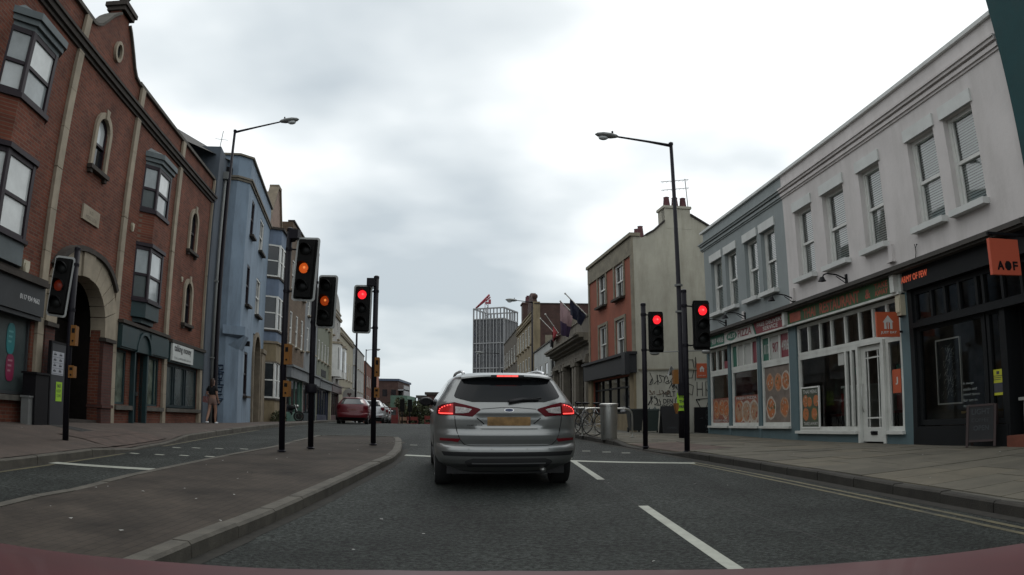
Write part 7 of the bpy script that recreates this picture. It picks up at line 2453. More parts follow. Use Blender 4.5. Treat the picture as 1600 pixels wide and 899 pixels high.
for i, (x, y, w_, h_, m_, lab) in enumerate(((-11.3, 84, 1.2, 1.45, M_BARR, 'tall red barrier nearest the left kerb'), (-9.0, 82, 1.3, 1.5, M_BARR, 'red barrier below the distant signals'), (-7.9, 80, .6, 2.0, M_BARW, 'pale orange barrier beside the red one'), (-7.0, 83, 1.2, 1.4, M_BARR, 'dark red barrier close to the silver car'), (-12.6, 86, 1.0, 1.5, M_BARW, 'pale orange barrier behind the parked cars'))):
    barrier(lab, x, y, w_, h_, m_)
for i, (x, lab) in enumerate(((-11.3, 'distant dark traffic signal left of the road works'), (-10.5, 'distant dark traffic signal right of its twin'))):
    T = Thing('distant_signal', lab, 'traffic light', Matrix.Translation((x, 76, zr(76))), (0, 0, 0), group='distant signals beyond the crest')
    T.part('pole', MB().tube([(0, 0, -.3), (0, 0, 2.6)], .06, 6), M_POLE)
    T.part('signal_head', MB().box(-.22, .22, -.1, .1, 1.7, 2.9).box(-.24, .24, -.03, .03, 1.66, 2.94), M_HEAD)
sh_ = Thing('red_van', 'red box van parked beyond the silver car on the left', 'van', Matrix.Translation((-12.35, 74, zr(74))) @ Matrix.Rotation(rad(8), 4, 'Z'), (0, 0, 0))
M_VAN = mat("red_van_paint", (.13, .018, .015), .5, .1, coat=.2)
sh_.part('body', MB().prism([(-.9, .35), (.9, .35), (.95, 1.0), (.86, 2.0), (-.86, 2.0), (-.95, 1.0)], 0, 3.6).prism([(-.88, .35), (.88, .35), (.88, 1.1), (.8, 1.7), (-.8, 1.7), (-.88, 1.1)], 3.6, 4.8), M_VAN)
sh_.part('rear_window', MB().box(-.7, .7, -.02, 0, 1.25, 1.75), M_GLASS_D)
for s_ in (-1, 1):
    for yy in (.7, 3.9):
        sh_.part('wheel', MB().lathe([(0, -.1), (.32, -.1), (.32, .1), (0, .1)], (s_ * .82, yy, .32), 14, M=Matrix.Rotation(rad(90), 4, 'Y')), M_RUB)
    sh_.part('tail_light', MB().box(s_ * .82 - .06, s_ * .82 + .06, -.03, 0, .8, 1.2), mat("tail_light_red", (.25, .01, .015), .2, 0))
# person in yellow jacket side: hi-vis worker glimpsed by the far signals
# motorcycle parked on the left pavement
mc = Thing('motorcycle', 'dark motorcycle parked on the left pavement by the stone house', 'motorcycle', Matrix.Translation((-13.05, 42.0, zpl(-13.0, 42))) @ Matrix.Rotation(rad(-70), 4, 'Z'), (0, 0, 0))
for yy in (-.65, .65):
    ring = [(0, yy + .27 * math.cos(2 * math.pi * k / 16), .32 + .27 * math.sin(2 * math.pi * k / 16)) for k in range(17)]
    mc.part('wheel', MB().tube(ring, .06, 6, caps=False).lathe([(0, -.03), (.2, -.03), (.2, .03), (0, .03)], (0, yy, .32), 12, M=Matrix.Rotation(rad(90), 4, 'Y')), M_RUB)
mc.part('body', MB().ell((0, .15, .82), (.17, .32, .16), 10, 6).ell((0, 0, .5), (.18, .3, .2), 10, 6).prism([(-.75, .75), (.0, .7), (.0, .82), (-.7, .9)], -.13, .13, 'x'), M_BLACK)
mc.part('fork', MB().tube([(0, .65, .32), (0, .42, .98)], .035, 6).tube([(-.34, .35, 1.02), (0, .42, 1.0), (.34, .35, 1.02)], .018, 5), M_CHROME)
mc.part('headlight', MB().ell((0, .55, .9), (.1, .09, .1), 8, 6), M_CHROME)
one('planter', MB().lathe([(.0, 0), (.28, 0), (.36, .6), (.3, .62), (.28, .55), (0, .55)], (-14.6, 62, -.72), 12), M_POT, 'terracotta planter in front of the plum shopfront', 'planter', None, (-14.6, 62, -.7))
one('street_bin', MB().lathe([(.0, 0), (.3, 0), (.34, .9), (.2, 1.05), (0, 1.08)], (-13.8, 58.5, -.72), 12), M_BINK, 'dark round street bin in front of the navy shopfront', 'bin', None, (-13.8, 58.5, -.7))
# ------------------------------------------------------------------ cars
def carpaint(name, col, metal, rough, coat=.6):
    m = mat(name, col, rough, .03, 2, metal=metal, coat=coat, dirt=.15, dirtcol=tuple(c * .45 for c in col))
    return m


M_SILV = carpaint("silver_car_paint", (.25, .255, .25), .65, .28, .35)
M_REDC = carpaint("red_car_paint", (.105, .007, .012), .1, .35, .4)
M_SILV2 = carpaint("pale_silver_car_paint", (.42, .43, .44), .5, .35, .4)
M_CARGL = mat("tinted_car_glass", (.008, .009, .010), .05, 0, spec=.22)
M_CARGL_P = mat("sky_lit_car_glass", (.05, .055, .055), .04, 0, spec=1.0)  # lighter base colour paints the sky's reflection into the rear glass
M_TRIM = mat("black_car_plastic", (.016, .016, .017), .55, .05)
M_LRED = mat("dark_red_tail_lens", (.075, .002, .006), .3, 0, spec=.12)
M_LON = mat("lit_tail_led", (.5, .02, .02), .3, 0, emit=((1, .07, .06), 2.2))
M_LGLOW = mat("glowing_tail_lens", (.35, .015, .015), .2, 0, emit=((1, .03, .035), .07))
M_LCLR = mat("clear_tail_lens", (.34, .32, .31), .12, .45, 22, spec=.6)
M_CHRM = mat("bright_chrome", (.6, .6, .6), .12, 0, metal=1.0)
M_SATIN = mat("satin_silver_rail", (.6, .6, .61), .3, 0, metal=.8)
M_SEAM = mat("panel_gap", (.012, .012, .012), .8, 0)
M_PLATE = mat("faded_yellow_plate", (.21, .125, .05), .7, .42, 9)
M_REFL = mat("red_reflector", (.15, .008, .014), .15, 0, spec=.6)
M_ALLOY = mat("alloy_wheel", (.30, .30, .30), .35, .1, metal=.7)

ESTATE = [  # z, half width, rear inset, front end
    (.24, .74, .30, 4.60), (.30, .80, .20, 4.72), (.35, .865, .075, 4.80), (.42, .90, .02, 4.84), (.50, .915, .0, 4.85), (.545, .92, .004, 4.85), (.575, .92, .03, 4.85), (.60, .92, .078, 4.85),
    (.66, .922, .055, 4.84), (.72, .925, .045, 4.82), (.78, .926, .075, 4.72), (.84, .926, .065, 4.45), (.92, .923, .06, 4.1), (1.0, .915, .075, 3.75), (1.06, .90, .095, 3.6), (1.12, .875, .125, 3.5), (1.18, .835, .165, 3.4),
    (1.26, .785, .225, 3.26), (1.35, .735, .295, 3.08), (1.42, .69, .345, 2.92), (1.455, .655, .33, 2.8), (1.48, .60, .37, 2.66), (1.50, .52, .47, 2.5), (1.512, .40, .62, 2.3), (1.518, .22, .85, 2.1), (1.52, .03, 1.1, 1.8)]
HATCH = [
    (.20, .72, .28, 3.9), (.28, .80, .12, 4.05), (.36, .845, .02, 4.12), (.48, .86, .0, 4.14), (.56, .865, .015, 4.14), (.60, .865, .06, 4.12), (.70, .868, .07, 4.05), (.80, .866, .085, 3.75), (.90, .86, .10, 3.4), (.98, .845, .12, 3.1),
    (1.04, .82, .16, 3.02), (1.12, .77, .24, 2.9), (1.22, .70, .37, 2.72), (1.32, .63, .50, 2.5), (1.38, .57, .55, 2.35), (1.42, .48, .62, 2.15), (1.435, .34, .8, 2.0), (1.44, .05, 1.1, 1.6)]


class Car:
    def __init__(s, name, label, M, tab, paint, z0, n=3.3, d=.62, group=None, recess=True):
        s.T = Thing(name, label, 'car', M, (0, 0, 0), group=group)
        s.tab, s.n, s.d, s.paint, s.recess = tab, n, d, paint, recess

    def lev(s, z):
        t = s.tab
        zs_ = [r[0] for r in t]
        return [interp(z, zs_, [r[k] for r in t]) for k in (1, 2, 3)]

    def rear(s, x, z):
        w_, r_, f_ = s.lev(z)
        q = min(abs(x) / w_, 1)
        y = r_ + s.d * (1 - (1 - q ** s.n) ** (1 / s.n))
        if s.recess:     # number plate recess in the tailgate
            a = min(max((.44 - abs(x)) / .06, 0), 1) * min(max((z - .80) / .03, 0), 1) * min(max((.985 - z) / .03, 0), 1)
            y += .022 * a
        return y

    def outline(s, z):
        w_, r_, f_ = s.lev(z)
        pts = []
        N_ = 34
        for i in range(N_ + 1):          # rear centre to rear corner on the left
            t = (i / N_)
            x = -w_ * math.sin(t * math.pi / 2) ** (1.0 if t < .5 else 1.0)
            q = abs(x) / w_
            y = s.rear(x, z) if i < N_ else r_ + s.d
            pts.append((x, y))
        fd = min(1.1, (f_ - r_) * .35)
        for i in range(1, 9):
            pts.append((-w_, lerp(r_ + s.d, f_ - fd, i / 9)))
        for i in range(15):
            t = math.pi / 2 * i / 14
            pts.append((-w_ * math.cos(t) ** (2 / 2.6), f_ - fd + fd * math.sin(t) ** (2 / 2.6)))
        right = [(-p[0], p[1]) for p in pts[1:-1]][::-1]
        return pts + right

    def body(s, arches=(), upto=None):
        zs_ = sorted({r[0] for r in s.tab} | {lerp(a[0], b[0], k / 3) for a, b in zip(s.tab, s.tab[1:]) for k in (1, 2) if b[0] - a[0] > .03})
        if upto: zs_ = [z for z in zs_ if z <= upto]
        rings = [s.outline(z) for z in zs_]
        n = len(rings[0])
        mb = MB()
        v = [(p[0], p[1], z) for z, r_ in zip(zs_, rings) for p in r_]
        f = [(j * n + i, (j + 1) * n + i, (j + 1) * n + (i + 1) % n, j * n + (i + 1) % n) for j in range(len(zs_) - 1) for i in range(n)]
        f += [list(range(n)), list(range((len(zs_) - 1) * n, len(zs_) * n))[::-1]]
        mb.add(v, f, 0, True)
        mb.sm[-1] = mb.sm[-2] = False
        o = s.T.part('body', mb, s.paint)
        if arches:
            cm = MB()
            for (x, y, r_) in arches:
                cm.lathe([(0, -.32), (r_, -.32), (r_, .32), (0, .32)], (x, y, .335), 28, M=Matrix.Rotation(rad(90), 4, 'Y'))
            c = link('arch_cutter', mesh_of('arch_cutter', cm, s.paint))
            c.parent = s.T.e
            bpy.context.view_layer.update()
            bm = bmesh.new(); bm.from_mesh(c.data); bmesh.ops.recalc_face_normals(bm, faces=bm.faces); bm.to_mesh(c.data); bm.free()
            bm = bmesh.new(); bm.from_mesh(o.data); bmesh.ops.recalc_face_normals(bm, faces=bm.faces); bm.to_mesh(o.data); bm.free()
            md = o.modifiers.new('arch', 'BOOLEAN')
            md.object = c
            md.operation = 'DIFFERENCE'
            md.solver = 'EXACT'
            dg = bpy.context.evaluated_depsgraph_get()
            me = bpy.data.meshes.new_from_object(o.evaluated_get(dg))
            o.modifiers.clear()
            o.data = me
            me.set_sharp_from_angle(angle=rad(38))
            bpy.data.objects.remove(c)
        return o

    def patch(s, poly, off=.004, thick=.0, rows=14, cols=16, mi=0, mb=None):
        """skin the outline poly (x, z) onto the rear surface, standing off outwards"""
        mb = mb or MB()
        z0, z1 = min(p[1] for p in poly), max(p[1] for p in poly)
        grid = []
        for j in range(rows + 1):
            z = lerp(z0 + 1e-4, z1 - 1e-4, j / rows)
            xs = []
            for a, b in zip(poly, poly[1:] + poly[:1]):
                if (a[1] - z) * (b[1] - z) < 0:
                    xs.append(a[0] + (b[0] - a[0]) * (z - a[1]) / (b[1] - a[1]))
            if len(xs) < 2: continue
            xa, xb = min(xs), max(xs)
            grid.append([(lerp(xa, xb, i / cols), z) for i in range(cols + 1)])

        def S(x, z):
            e = .004
            y = s.rear(x, z)
            nx = (s.rear(x + e, z) - s.rear(x - e, z)) / (2 * e)
            nz = (s.rear(x, z + e) - s.rear(x, z - e)) / (2 * e)
            n_ = Vector((nx, -1, nz)).normalized()
            return Vector((x, y, z)) + n_ * off
        v = [S(*p) for r_ in grid for p in r_]
        n = cols + 1
        mb.add(v, [(j * n + i, j * n + i + 1, (j + 1) * n + i + 1, (j + 1) * n + i) for j in range(len(grid) - 1) for i in range(cols)], mi, True)
        return mb

    def line(s, pts, r_=.004, off=.001, mb=None):
        mb = mb or MB()
        q = []
        for a, b in zip(pts, pts[1:]):
            k = max(2, int(math.dist(a, b) / .04))
            q += [(lerp(a[0], b[0], i / k), lerp(a[1], b[1], i / k)) for i in range(k)]
        q.append(pts[-1])
        mb.tube([(x, s.rear(x, z) - off, z) for x, z in q], r_, 5)
        return mb

    def side(s, y0, y1, z0f, z1f, sgn, off=.004, mb=None, n=12):
        """window on the body side between heights z0f(y), z1f(y)"""
        mb = mb or MB()
        v = []
        for j in range(7):
            for i in range(n + 1):
                y = lerp(y0, y1, i / n)
                z = lerp(z0f(y), z1f(y), j / 6)
                v.append((sgn * (s.lev(z)[0] + off), y, z))
        mb.add(v, [(j * (n + 1) + i, j * (n + 1) + i + 1, (j + 1) * (n + 1) + i + 1, (j + 1) * (n + 1) + i) for j in range(6) for i in range(n)], 0, True)
        return mb

    def wheels(s, spots, r_=.335, w_=.225):
        for (x, y) in spots:
            sg_ = 1 if x > 0 else -1
            Mw = Matrix.Rotation(rad(90), 4, 'Y')
            wh = s.T.part('wheel', MB().lathe([(r_ * .62, -w_ / 2), (r_ * .94, -w_ / 2), (r_, -w_ * .36), (r_, w_ * .36), (r_ * .94, w_ / 2), (r_ * .62, w_ / 2)], (x, y, r_), 30, M=Mw), M_RUB)
            mb = MB().lathe([(r_ * .62, -w_ / 2), (r_ * .58, -w_ * .2), (0, -w_ * .2)], (x, y, r_), 24, M=Mw).lathe([(0, w_ * .2), (r_ * .58, w_ * .2), (r_ * .62, w_ / 2)], (x, y, r_), 24, M=Mw)
            for k in range(5):
                a = 2 * math.pi * k / 5
                mb.tube([(x + sg_ * w_ * .38, y, r_), (x + sg_ * w_ * .4, y + r_ * .58 * math.cos(a), r_ + r_ * .58 * math.sin(a))], .03, 5)
            s.T.part('rim', mb, M_ALLOY, wh)


def mir(pl): return [(-x, z) for x, z in pl][::-1]


# --- the silver estate waiting ahead
CX, CY = -.03, 9.20
zc = zroad(0, 10.2)
slope = math.atan((zroad(0, 13) - zroad(0, 10.2)) / 2.8)
MC = Matrix.Translation((CX, CY, zroad(0, CY) + .0)) @ Matrix.Rotation(rad(7.2), 4, 'Z') @ Matrix.Rotation(slope, 4, 'X')
ec = Car('estate_car', 'silver estate car seen from behind with brake lights lit, waiting at the stop line', MC, ESTATE, M_SILV, 0)
ec.body(arches=((-.93, .98, .385), (.93, .98, .385), (-.93, 3.83, .385), (.93, 3.83, .385)))
ec.wheels(((-.79, .98), (.79, .98), (-.79, 3.83), (.79, 3.83)))
ec.T.part('underbody', MB().box(-.76, .76, .4, 4.5, .20, .34), M_TRIM)
win = [(-.56, 1.435), (.56, 1.435), (.63, 1.31), (.675, 1.20), (.655, 1.175), (.46, 1.128), (-.46, 1.128), (-.655, 1.175), (-.675, 1.20), (-.63, 1.31)]
ec.T.part('rear_window', ec.patch(win, .005, rows=18, cols=24), M_CARGL)
# spoiler with high brake light
mb = MB()
v = []
for j, (dy, z) in enumerate(((.10, 1.495), (-.06, 1.475), (-.075, 1.455), (.02, 1.44))):
    for i in range(21):
        x = lerp(-.58, .58, i / 20)
        v.append((x, ec.rear(x * .95, 1.45) + dy, z - .035 * abs(x / .58) ** 3))
mb.add(v, [(j * 21 + i, j * 21 + i + 1, (j + 1) * 21 + i + 1, (j + 1) * 21 + i) for j in range(3) for i in range(20)], 0, True)
sp = ec.T.part('spoiler', mb, M_SILV)
yb = ec.rear(0, 1.45) - .082
ec.T.part('brake_light_housing', MB().box(-.21, .21, yb + .004, yb + .03, 1.446, 1.472), M_TRIM, sp)
mb = MB()
for k in range(3):
    mb.box(-.135 + k * .092, -.05 + k * .092, yb, yb + .01, 1.45, 1.469)
ec.T.part('high_brake_light', mb, M_LON, sp)
# tail lights
TL = [(.885, 1.0), (.87, 1.06), (.80, 1.098), (.67, 1.118), (.52, 1.085), (.345, 1.038), (.455, .945), (.62, .95), (.86, .958), (.885, .975)]
for sg_ in (-1, 1):
    P_ = (lambda pl: pl) if sg_ > 0 else mir
    tl = ec.T.part('tail_light', ec.patch(P_(TL), .010, rows=12, cols=22), M_LRED)
    ec.T.part('clear_lens', ec.patch(P_([(.66, 1.065), (.55, 1.055), (.46, 1.035), (.50, .995), (.57, .985), (.66, .985)]), .013, rows=8, cols=10), M_LCLR, tl)
    ec.T.part('outer_lens', ec.patch(P_([(.865, 1.0), (.85, 1.045), (.79, 1.08), (.685, 1.10), (.685, .968), (.85, .968), (.865, .98)]), .0125, rows=8, cols=12), M_LGLOW, tl)
    mb = MB()
    dots = [(.855, .985), (.855, 1.01), (.845, 1.035), (.82, 1.056), (.79, 1.07), (.755, 1.082), (.72, 1.09)]
    for (x, z) in dots:
        y = ec.rear(x, z)
        mb.ell((sg_ * x * 1.006, y - .014, z), (.012, .010, .007), 7, 5)
    ec.patch(P_([(.84, .985), (.69, .985), (.69, .972), (.84, .972)]), .016, rows=2, cols=8, mb=mb)
    ec.T.part('led_strip', mb, M_LON, tl)
    ec.T.part('reflector', ec.patch(P_([(.85, .672), (.60, .672), (.63, .628), (.85, .632)]), .006, rows=4, cols=10), M_REFL)
# tailgate seams, plus dark lines painting the shade in the creases
mb = MB()
ec.line([(-.672, .95), (-.665, .86), (-.645, .76), (-.61, .66), (-.55, .595), (-.48, .582), (.48, .582), (.55, .595), (.61, .66), (.645, .76), (.665, .86), (.672, .95)], .006, -.001, mb)
ec.line([(-.345, 1.04), (-.1, 1.06), (.1, 1.06), (.345, 1.04)], .004, 0, mb)
ec.line([(-.40, .93), (-.31, .855)], .007, 0, mb)
ec.line([(.40, .93), (.31, .855)], .007, 0, mb)
ec.T.part('seam_and_crease_line', mb, M_SEAM)
# plate, emblem, lettering, bumper trim
ec.T.part('number_plate', ec.patch([(-.27, .835), (.27, .835), (.27, .942), (-.27, .942)], .008, rows=3, cols=8), M_PLATE)
ov2 = [(.062 * math.cos(2 * math.pi * k / 20), 1.026 + .025 * math.sin(2 * math.pi * k / 20)) for k in range(20)]
em = ec.T.part('oval_emblem', ec.patch(ov2, .008, rows=8, cols=8), M_CHRM)
ec.T.part('emblem_face', ec.patch([(x * .84, 1.026 + (z - 1.026) * .8) for x, z in ov2], .011, rows=8, cols=8), mat("emblem_blue", (.03, .045, .10), .3, 0), em)
mb = MB()
for k in range(9):
    x = -.52 + k * .0215
    ec.patch([(x, .836), (x + .016, .836), (x + .016, .845), (x, .845)], .005, rows=1, cols=1, mb=mb)
ec.T.part('badge_strip', mb, M_CHRM)
ec.T.part('bumper_strip', ec.patch([(-.80, .455), (.80, .455), (.83, .508), (-.83, .508)], .006, rows=4, cols=26), M_TRIM)
ec.T.part('valance', ec.patch([(-.50, .31), (.50, .31), (.56, .395), (.45, .43), (-.45, .43), (-.56, .395)], .006, rows=5, cols=20), mat("dark_grey_valance", (.05, .05, .052), .5, .05))
ec.T.part('valance_strip', ec.patch([(-.46, .362), (.46, .362), (.46, .378), (-.46, .378)], .014, rows=2, cols=16), M_SATIN)
mb = MB()
for x in (-.5, -.22, .22, .5):
    mb.lathe([(0, -.006), (.011, -.006), (.011, 0)], (x, ec.rear(x, .54) - .004, .54), 8, M=Matrix.Rotation(rad(90), 4, 'X'))
ec.T.part('parking_sensor', mb, M_TRIM)
ec.T.part('exhaust', MB().tube([(.45, .5, .27), (.45, .16, .27)], .035, 8), M_CHROME)
mb = MB().tube([(.0, ec.rear(0, 1.135) - .03, 1.135), (.18, ec.rear(.18, 1.16) - .03, 1.165), (.38, ec.rear(.38, 1.15) - .022, 1.155)], [.03, .026, .012], 6)
mb.tube([(.02, ec.rear(0, 1.15) - .02, 1.15), (.42, ec.rear(.4, 1.18) - .012, 1.18)], .008, 4)
ec.T.part('rear_wiper', mb, M_TRIM)
for sg_ in (-1, 1):
    for (ya, yb_) in ((.80, 1.45), (1.52, 2.35), (2.42, 3.1)):
        zt = lambda y: min(1.40, 1.40 - max(0, y - 2.5) * .35, 1.20 + max(0, y - .75) * .6)
        ec.T.part('side_window', ec.side(ya, yb_, lambda y: 1.06, zt, sg_), M_CARGL)
    ec.T.part('door_seam', ec.side(1.48, 1.488, lambda y: .42, lambda y: 1.05, sg_, .002, n=1).add(*(lambda m_: (m_.v, m_.f))(ec.side(2.38, 2.388, lambda y: .36, lambda y: 1.05, sg_, .002, n=1))), M_SEAM)
    for y in (1.62, 2.5):
        ec.T.part('door_handle', MB().tube([(sg_ * .905, y, .97), (sg_ * .945, y + .04, .975), (sg_ * .945, y + .2, .975), (sg_ * .905, y + .24, .97)], .014, 6), M_CHRM)
    mr = ec.T.part('door_mirror', MB().ell((sg_ * 1.0, 3.02, 1.10), (.115, .07, .075), 12, 8), M_TRIM)
    ec.T.part('mirror_glass', MB().add([(sg_ * 1.0 + .085 * math.cos(2 * math.pi * k / 14), 2.945, 1.10 + .055 * math.sin(2 * math.pi * k / 14)) for k in range(14)], [list(range(14))]), M_CARGL, mr)
    ec.T.part('mirror_arm', MB().tube([(sg_ * .88, 3.05, 1.06), (sg_ * .95, 3.04, 1.07)], .03, 6), M_TRIM, mr)
    rl = []
    for k in range(9):
        t = k / 8
        y = lerp(.78, 2.75, t)
        rl.append((sg_ * (.535 + .02 * t), y, 1.512 + .032 * math.sin(math.pi * min(1, max(0, t * 4 if t < .25 else 1 if t < .75 else (1 - t) * 4)) / 2)))
    ec.T.part('roof_rail', MB().tube([(rl[0][0], .70, 1.49)] + rl + [(rl[-1][0], 2.85, 1.49)], .022, 7), M_SATIN)
    ec.T.part('sill', MB().box(sg_ * .80, sg_ * .90, 1.4, 3.4, .24, .34), M_TRIM)
ec.T.part('windscreen', MB().add([(-.62, 3.42, 1.12), (.62, 3.42, 1.12), (.5, 2.72, 1.475), (-.5, 2.72, 1.475)], [(0, 1, 2, 3)]), M_CARGL)
ec.T.part('roof_aerial', MB().tube([(0, .95, 1.515), (0, .78, 1.56)], [.018, .006], 5), M_TRIM)


def hatch(lab, x, y, rz, paint, scale=1.0, rearglass=None, group='cars parked along the left kerb', lights=True, bodylift=0, z=None):
    z = zroad(x, y) if z is None else z
    M = Matrix.Translation((x, y, z)) @ Matrix.Rotation(rz, 4, 'Z') @ Matrix.Scale(scale, 4)
    c = Car('parked_car', lab, M, HATCH, paint, 0, n=3.0, d=.55, group=group, recess=False)
    c.body(arches=((-.9, .78, .35), (.9, .78, .35), (-.9, 3.28, .35), (.9, 3.28, .35)))
    c.wheels(((-.75, .78), (.75, .78), (-.75, 3.28), (.75, 3.28)), .30, .2)
    c.T.part('underbody', MB().box(-.7, .7, .4, 3.9, .16, .3), M_TRIM)
    c.T.part('rear_window', c.patch([(-.50, 1.355), (.50, 1.355), (.62, 1.06), (-.62, 1.06)], .006), rearglass or M_CARGL)
    c.T.part('spoiler', c.patch([(-.52, 1.405), (.52, 1.405), (.54, 1.36), (-.54, 1.36)], .03, rows=3), paint)
    for sg_ in (-1, 1):
        P_ = (lambda pl: pl) if sg_ > 0 else mir
        tl = c.T.part('tail_light', c.patch(P_([(.80, 1.02), (.62, 1.0), (.60, .90), (.72, .78), (.835, .80), (.84, .95)]), .010, rows=10, cols=10), M_LRED)
        c.T.part('reflector', c.patch(P_([(.70, .44), (.5, .44), (.5, .40), (.70, .40)]), .006, rows=2, cols=4), M_REFL, tl)
        zt = lambda yy: min(1.36, 1.36 - max(0, yy - 2.0) * .4, 1.06 + max(0, yy - .5) * .5)
        c.T.part('side_window', c.side(.75, 1.6, lambda yy: 1.0, zt, sg_), M_CARGL)
        c.T.part('side_window', c.side(1.66, 2.75, lambda yy: 1.0, zt, sg_), M_CARGL)
        c.T.part('door_mirror', MB().ell((sg_ * .93, 2.6, 1.02), (.10, .06, .065), 8, 6), paint)
    c.T.part('bumper_strip', c.patch([(-.66, .26), (.66, .26), (.7, .36), (-.7, .36)], .006, rows=3), M_TRIM)
    c.T.part('number_plate', c.patch([(-.25, .72), (.25, .72), (.25, .82), (-.25, .82)], .008, rows=2), mat("red_washed_plate", (.16, .05, .045), .6, .1) if paint is M_REDC else M_PLATE)
    c.T.part('tailgate_seam', c.line([(-.63, 1.03), (-.6, .7), (-.52, .57), (.52, .57), (.6, .7), (.63, 1.03)], .006), M_SEAM)
    c.T.part('windscreen', MB().add([(-.62, 2.98, 1.06), (.62, 2.98, 1.06), (.48, 2.26, 1.405), (-.48, 2.26, 1.405)], [(0, 1, 2, 3)]), M_CARGL)
    return c


hatch('dark red hatchback parked at the left kerb, seen from behind', -8.45, 38.6, rad(7.5), M_REDC, 1.0, M_CARGL_P)
hatch('pale silver hatchback parked just ahead of the red hatchback', -8.75, 45.5, rad(8), M_SILV2)
hatch('second silver car parked in the row ahead of the first', -9.6, 52.0, rad(8.5), M_SILV)
hatch('third parked car in the row, partly behind the silver ones', -10.5, 58.5, rad(8.5), M_SILV2)

# --- the camera car: its red bonnet crosses the foot of the view
OWN = [(.18, .78, .30, 3.7), (.28, .88, .12, 3.86), (.40, .95, .02, 3.9), (.55, .965, .0, 3.9), (.68, .97, .02, 3.84), (.78, .965, .05, 3.7)]
zg = zroad(0, .6)
MO = Matrix.Translation((0, -2.05, zroad(0, -.6))) @ Matrix.Rotation(math.atan(.037), 4, 'X')
oc_ = Car('dash_camera_car', 'dark red bonnet of the car carrying the camera, along the bottom edge', MO, OWN, M_REDC, 0, recess=False)
M_BON = mat("weathered_red_bonnet", (.060, .006, .009), .45, .2, 3, dirt=.35, dirtcol=(.045, .018, .018), coat=.10)
oc_.paint = M_BON
oc_.body()
oc_.wheels(((-.78, .7), (.78, .7), (-.78, 3.2), (.78, 3.2)), .29, .19)
# bonnet skin, world-shaped: front edge curve and crown
PL = [(a * 1.13, b * 1.13, c * 1.13) for a, b, c in ((0, 1.50, -.315), (.26, 1.49, -.317), (.50, 1.44, -.319), (.66, 1.32, -.300), (.78, 1.17, -.2755), (.86, 1.05, -.2515))]


def edge(x):
    a = abs(x)
    return interp(a, [p[0] for p in PL], [p[1] for p in PL]), interp(a, [p[0] for p in PL], [p[2] for p in PL])


mb = MB()
v = []
NX, NY = 34, 12
MOi = MO.inverted()
for j in range(NY + 1):
    for i in range(NX + 1):
        x = lerp(-.971, .971, i / NX)
        ye, ze = edge(x)
        t = j / NY
        y = lerp(.45, ye, t)
        z = lerp(-.215 - .02 * (x / .97) ** 2, ze, t) + .008 * math.sin(math.pi * t)
        v.append(MOi @ Vector((x, y, z)))
for k, (dy, dz) in enumerate(((.045, -.035), (.085, -.10), (.10, -.18))):
    for i in range(NX + 1):
        x = lerp(-.971, .971, i / NX)
        ye, ze = edge(x)
        sx = 1 + .012 * (k + 1)
        v.append(MOi @ Vector((x * sx, ye + dy * (1 - (abs(x) / .971) ** 2 * .6), ze + dz)))
n = NX + 1
mb.add(v, [(j * n + i, j * n + i + 1, (j + 1) * n + i + 1, (j + 1) * n + i) for j in range(NY + 3) for i in range(NX)], 0, True)
oc_.T.part('bonnet', mb, M_BON)
for sg_ in (-1, 1):
    w1 = []
    for k in range(12):
        y = lerp(-.4, 1.186, k / 11)
        w1.append((y, lerp(-.20, -.284, k / 11)))
    mb = MB()
    v = []
    for y, z in w1:
        v += [MOi @ Vector((sg_ * .971, y, z - .004 - max(0, .52 - y) * .0)), MOi @ Vector((sg_ * .99, y, z - .10)), MOi @ Vector((sg_ * .995, y, z - .30))]
    mb.add(v, [(3 * i + k, 3 * i + k + 1, 3 * i + k + 4, 3 * i + k + 3) for i in range(11) for k in range(2)], 0, True)
    oc_.T.part('wing', mb, M_BON)
    oc_.T.part('headlight', MB().ell(tuple(MOi @ Vector((sg_ * .7, 1.58, -.5))), (.16, .14, .08), 10, 6), M_LCLR)
oc_.T.part('scuttle', MB().box(-.8, .8, 2.45, 2.58, .95, .985), M_TRIM)

# ------------------------------------------------------------------ the woman walking on the left pavement
M_SKIN = mat("skin", (.30, .17, .12), .6, .08)
M_HAIR = mat("dark_auburn_hair", (.035, .018, .012), .6, .2, 20)
M_TOP = mat("black_t_shirt", (.010, .010, .012), .9, .1)
M_SKIRT = mat("dusty_pink_shorts", (.20, .13, .11), .9, .12, 8)
M_BAG = mat("pink_bag", (.22, .10, .095), .7, .1)
M_SHOE = mat("white_trainer", (.5, .5, .5), .7, .05)
pxw, pyw = -10.36, 24.3
pz = zpl(pxw, pyw)
pe = Thing('person', 'person in black top and pale pink shorts walking past the blue building with a bag', 'person', Matrix.Translation((pxw, pyw, pz)) @ Matrix.Rotation(rad(172), 4, 'Z') @ Matrix.Scale(.93, 4), (0, 0, 0))


def skinmesh(name, verts, edges, radii, m, root=0, sub=2):
    me = bpy.data.meshes.new(name)
    me.from_pydata(verts, edges, [])
    o = link(name, me, None, pe.e)
    md = o.modifiers.new('skin', 'SKIN')
    md.use_smooth_shade = True
    for i, r_ in enumerate(radii):
        sv = me.skin_vertices[0].data[i]
        sv.radius = (r_, r_) if not isinstance(r_, tuple) else r_
        sv.use_root = i == root
    s2 = o.modifiers.new('sub', 'SUBSURF')
    s2.levels = s2.render_levels = sub
    dg = bpy.context.evaluated_depsgraph_get()
    nm = bpy.data.meshes.new_from_object(o.evaluated_get(dg))
    o.modifiers.clear()
    o.data = nm
    nm.materials.clear()
    nm.materials.append(m)
    for p in nm.polygons: p.use_smooth = True
    return o


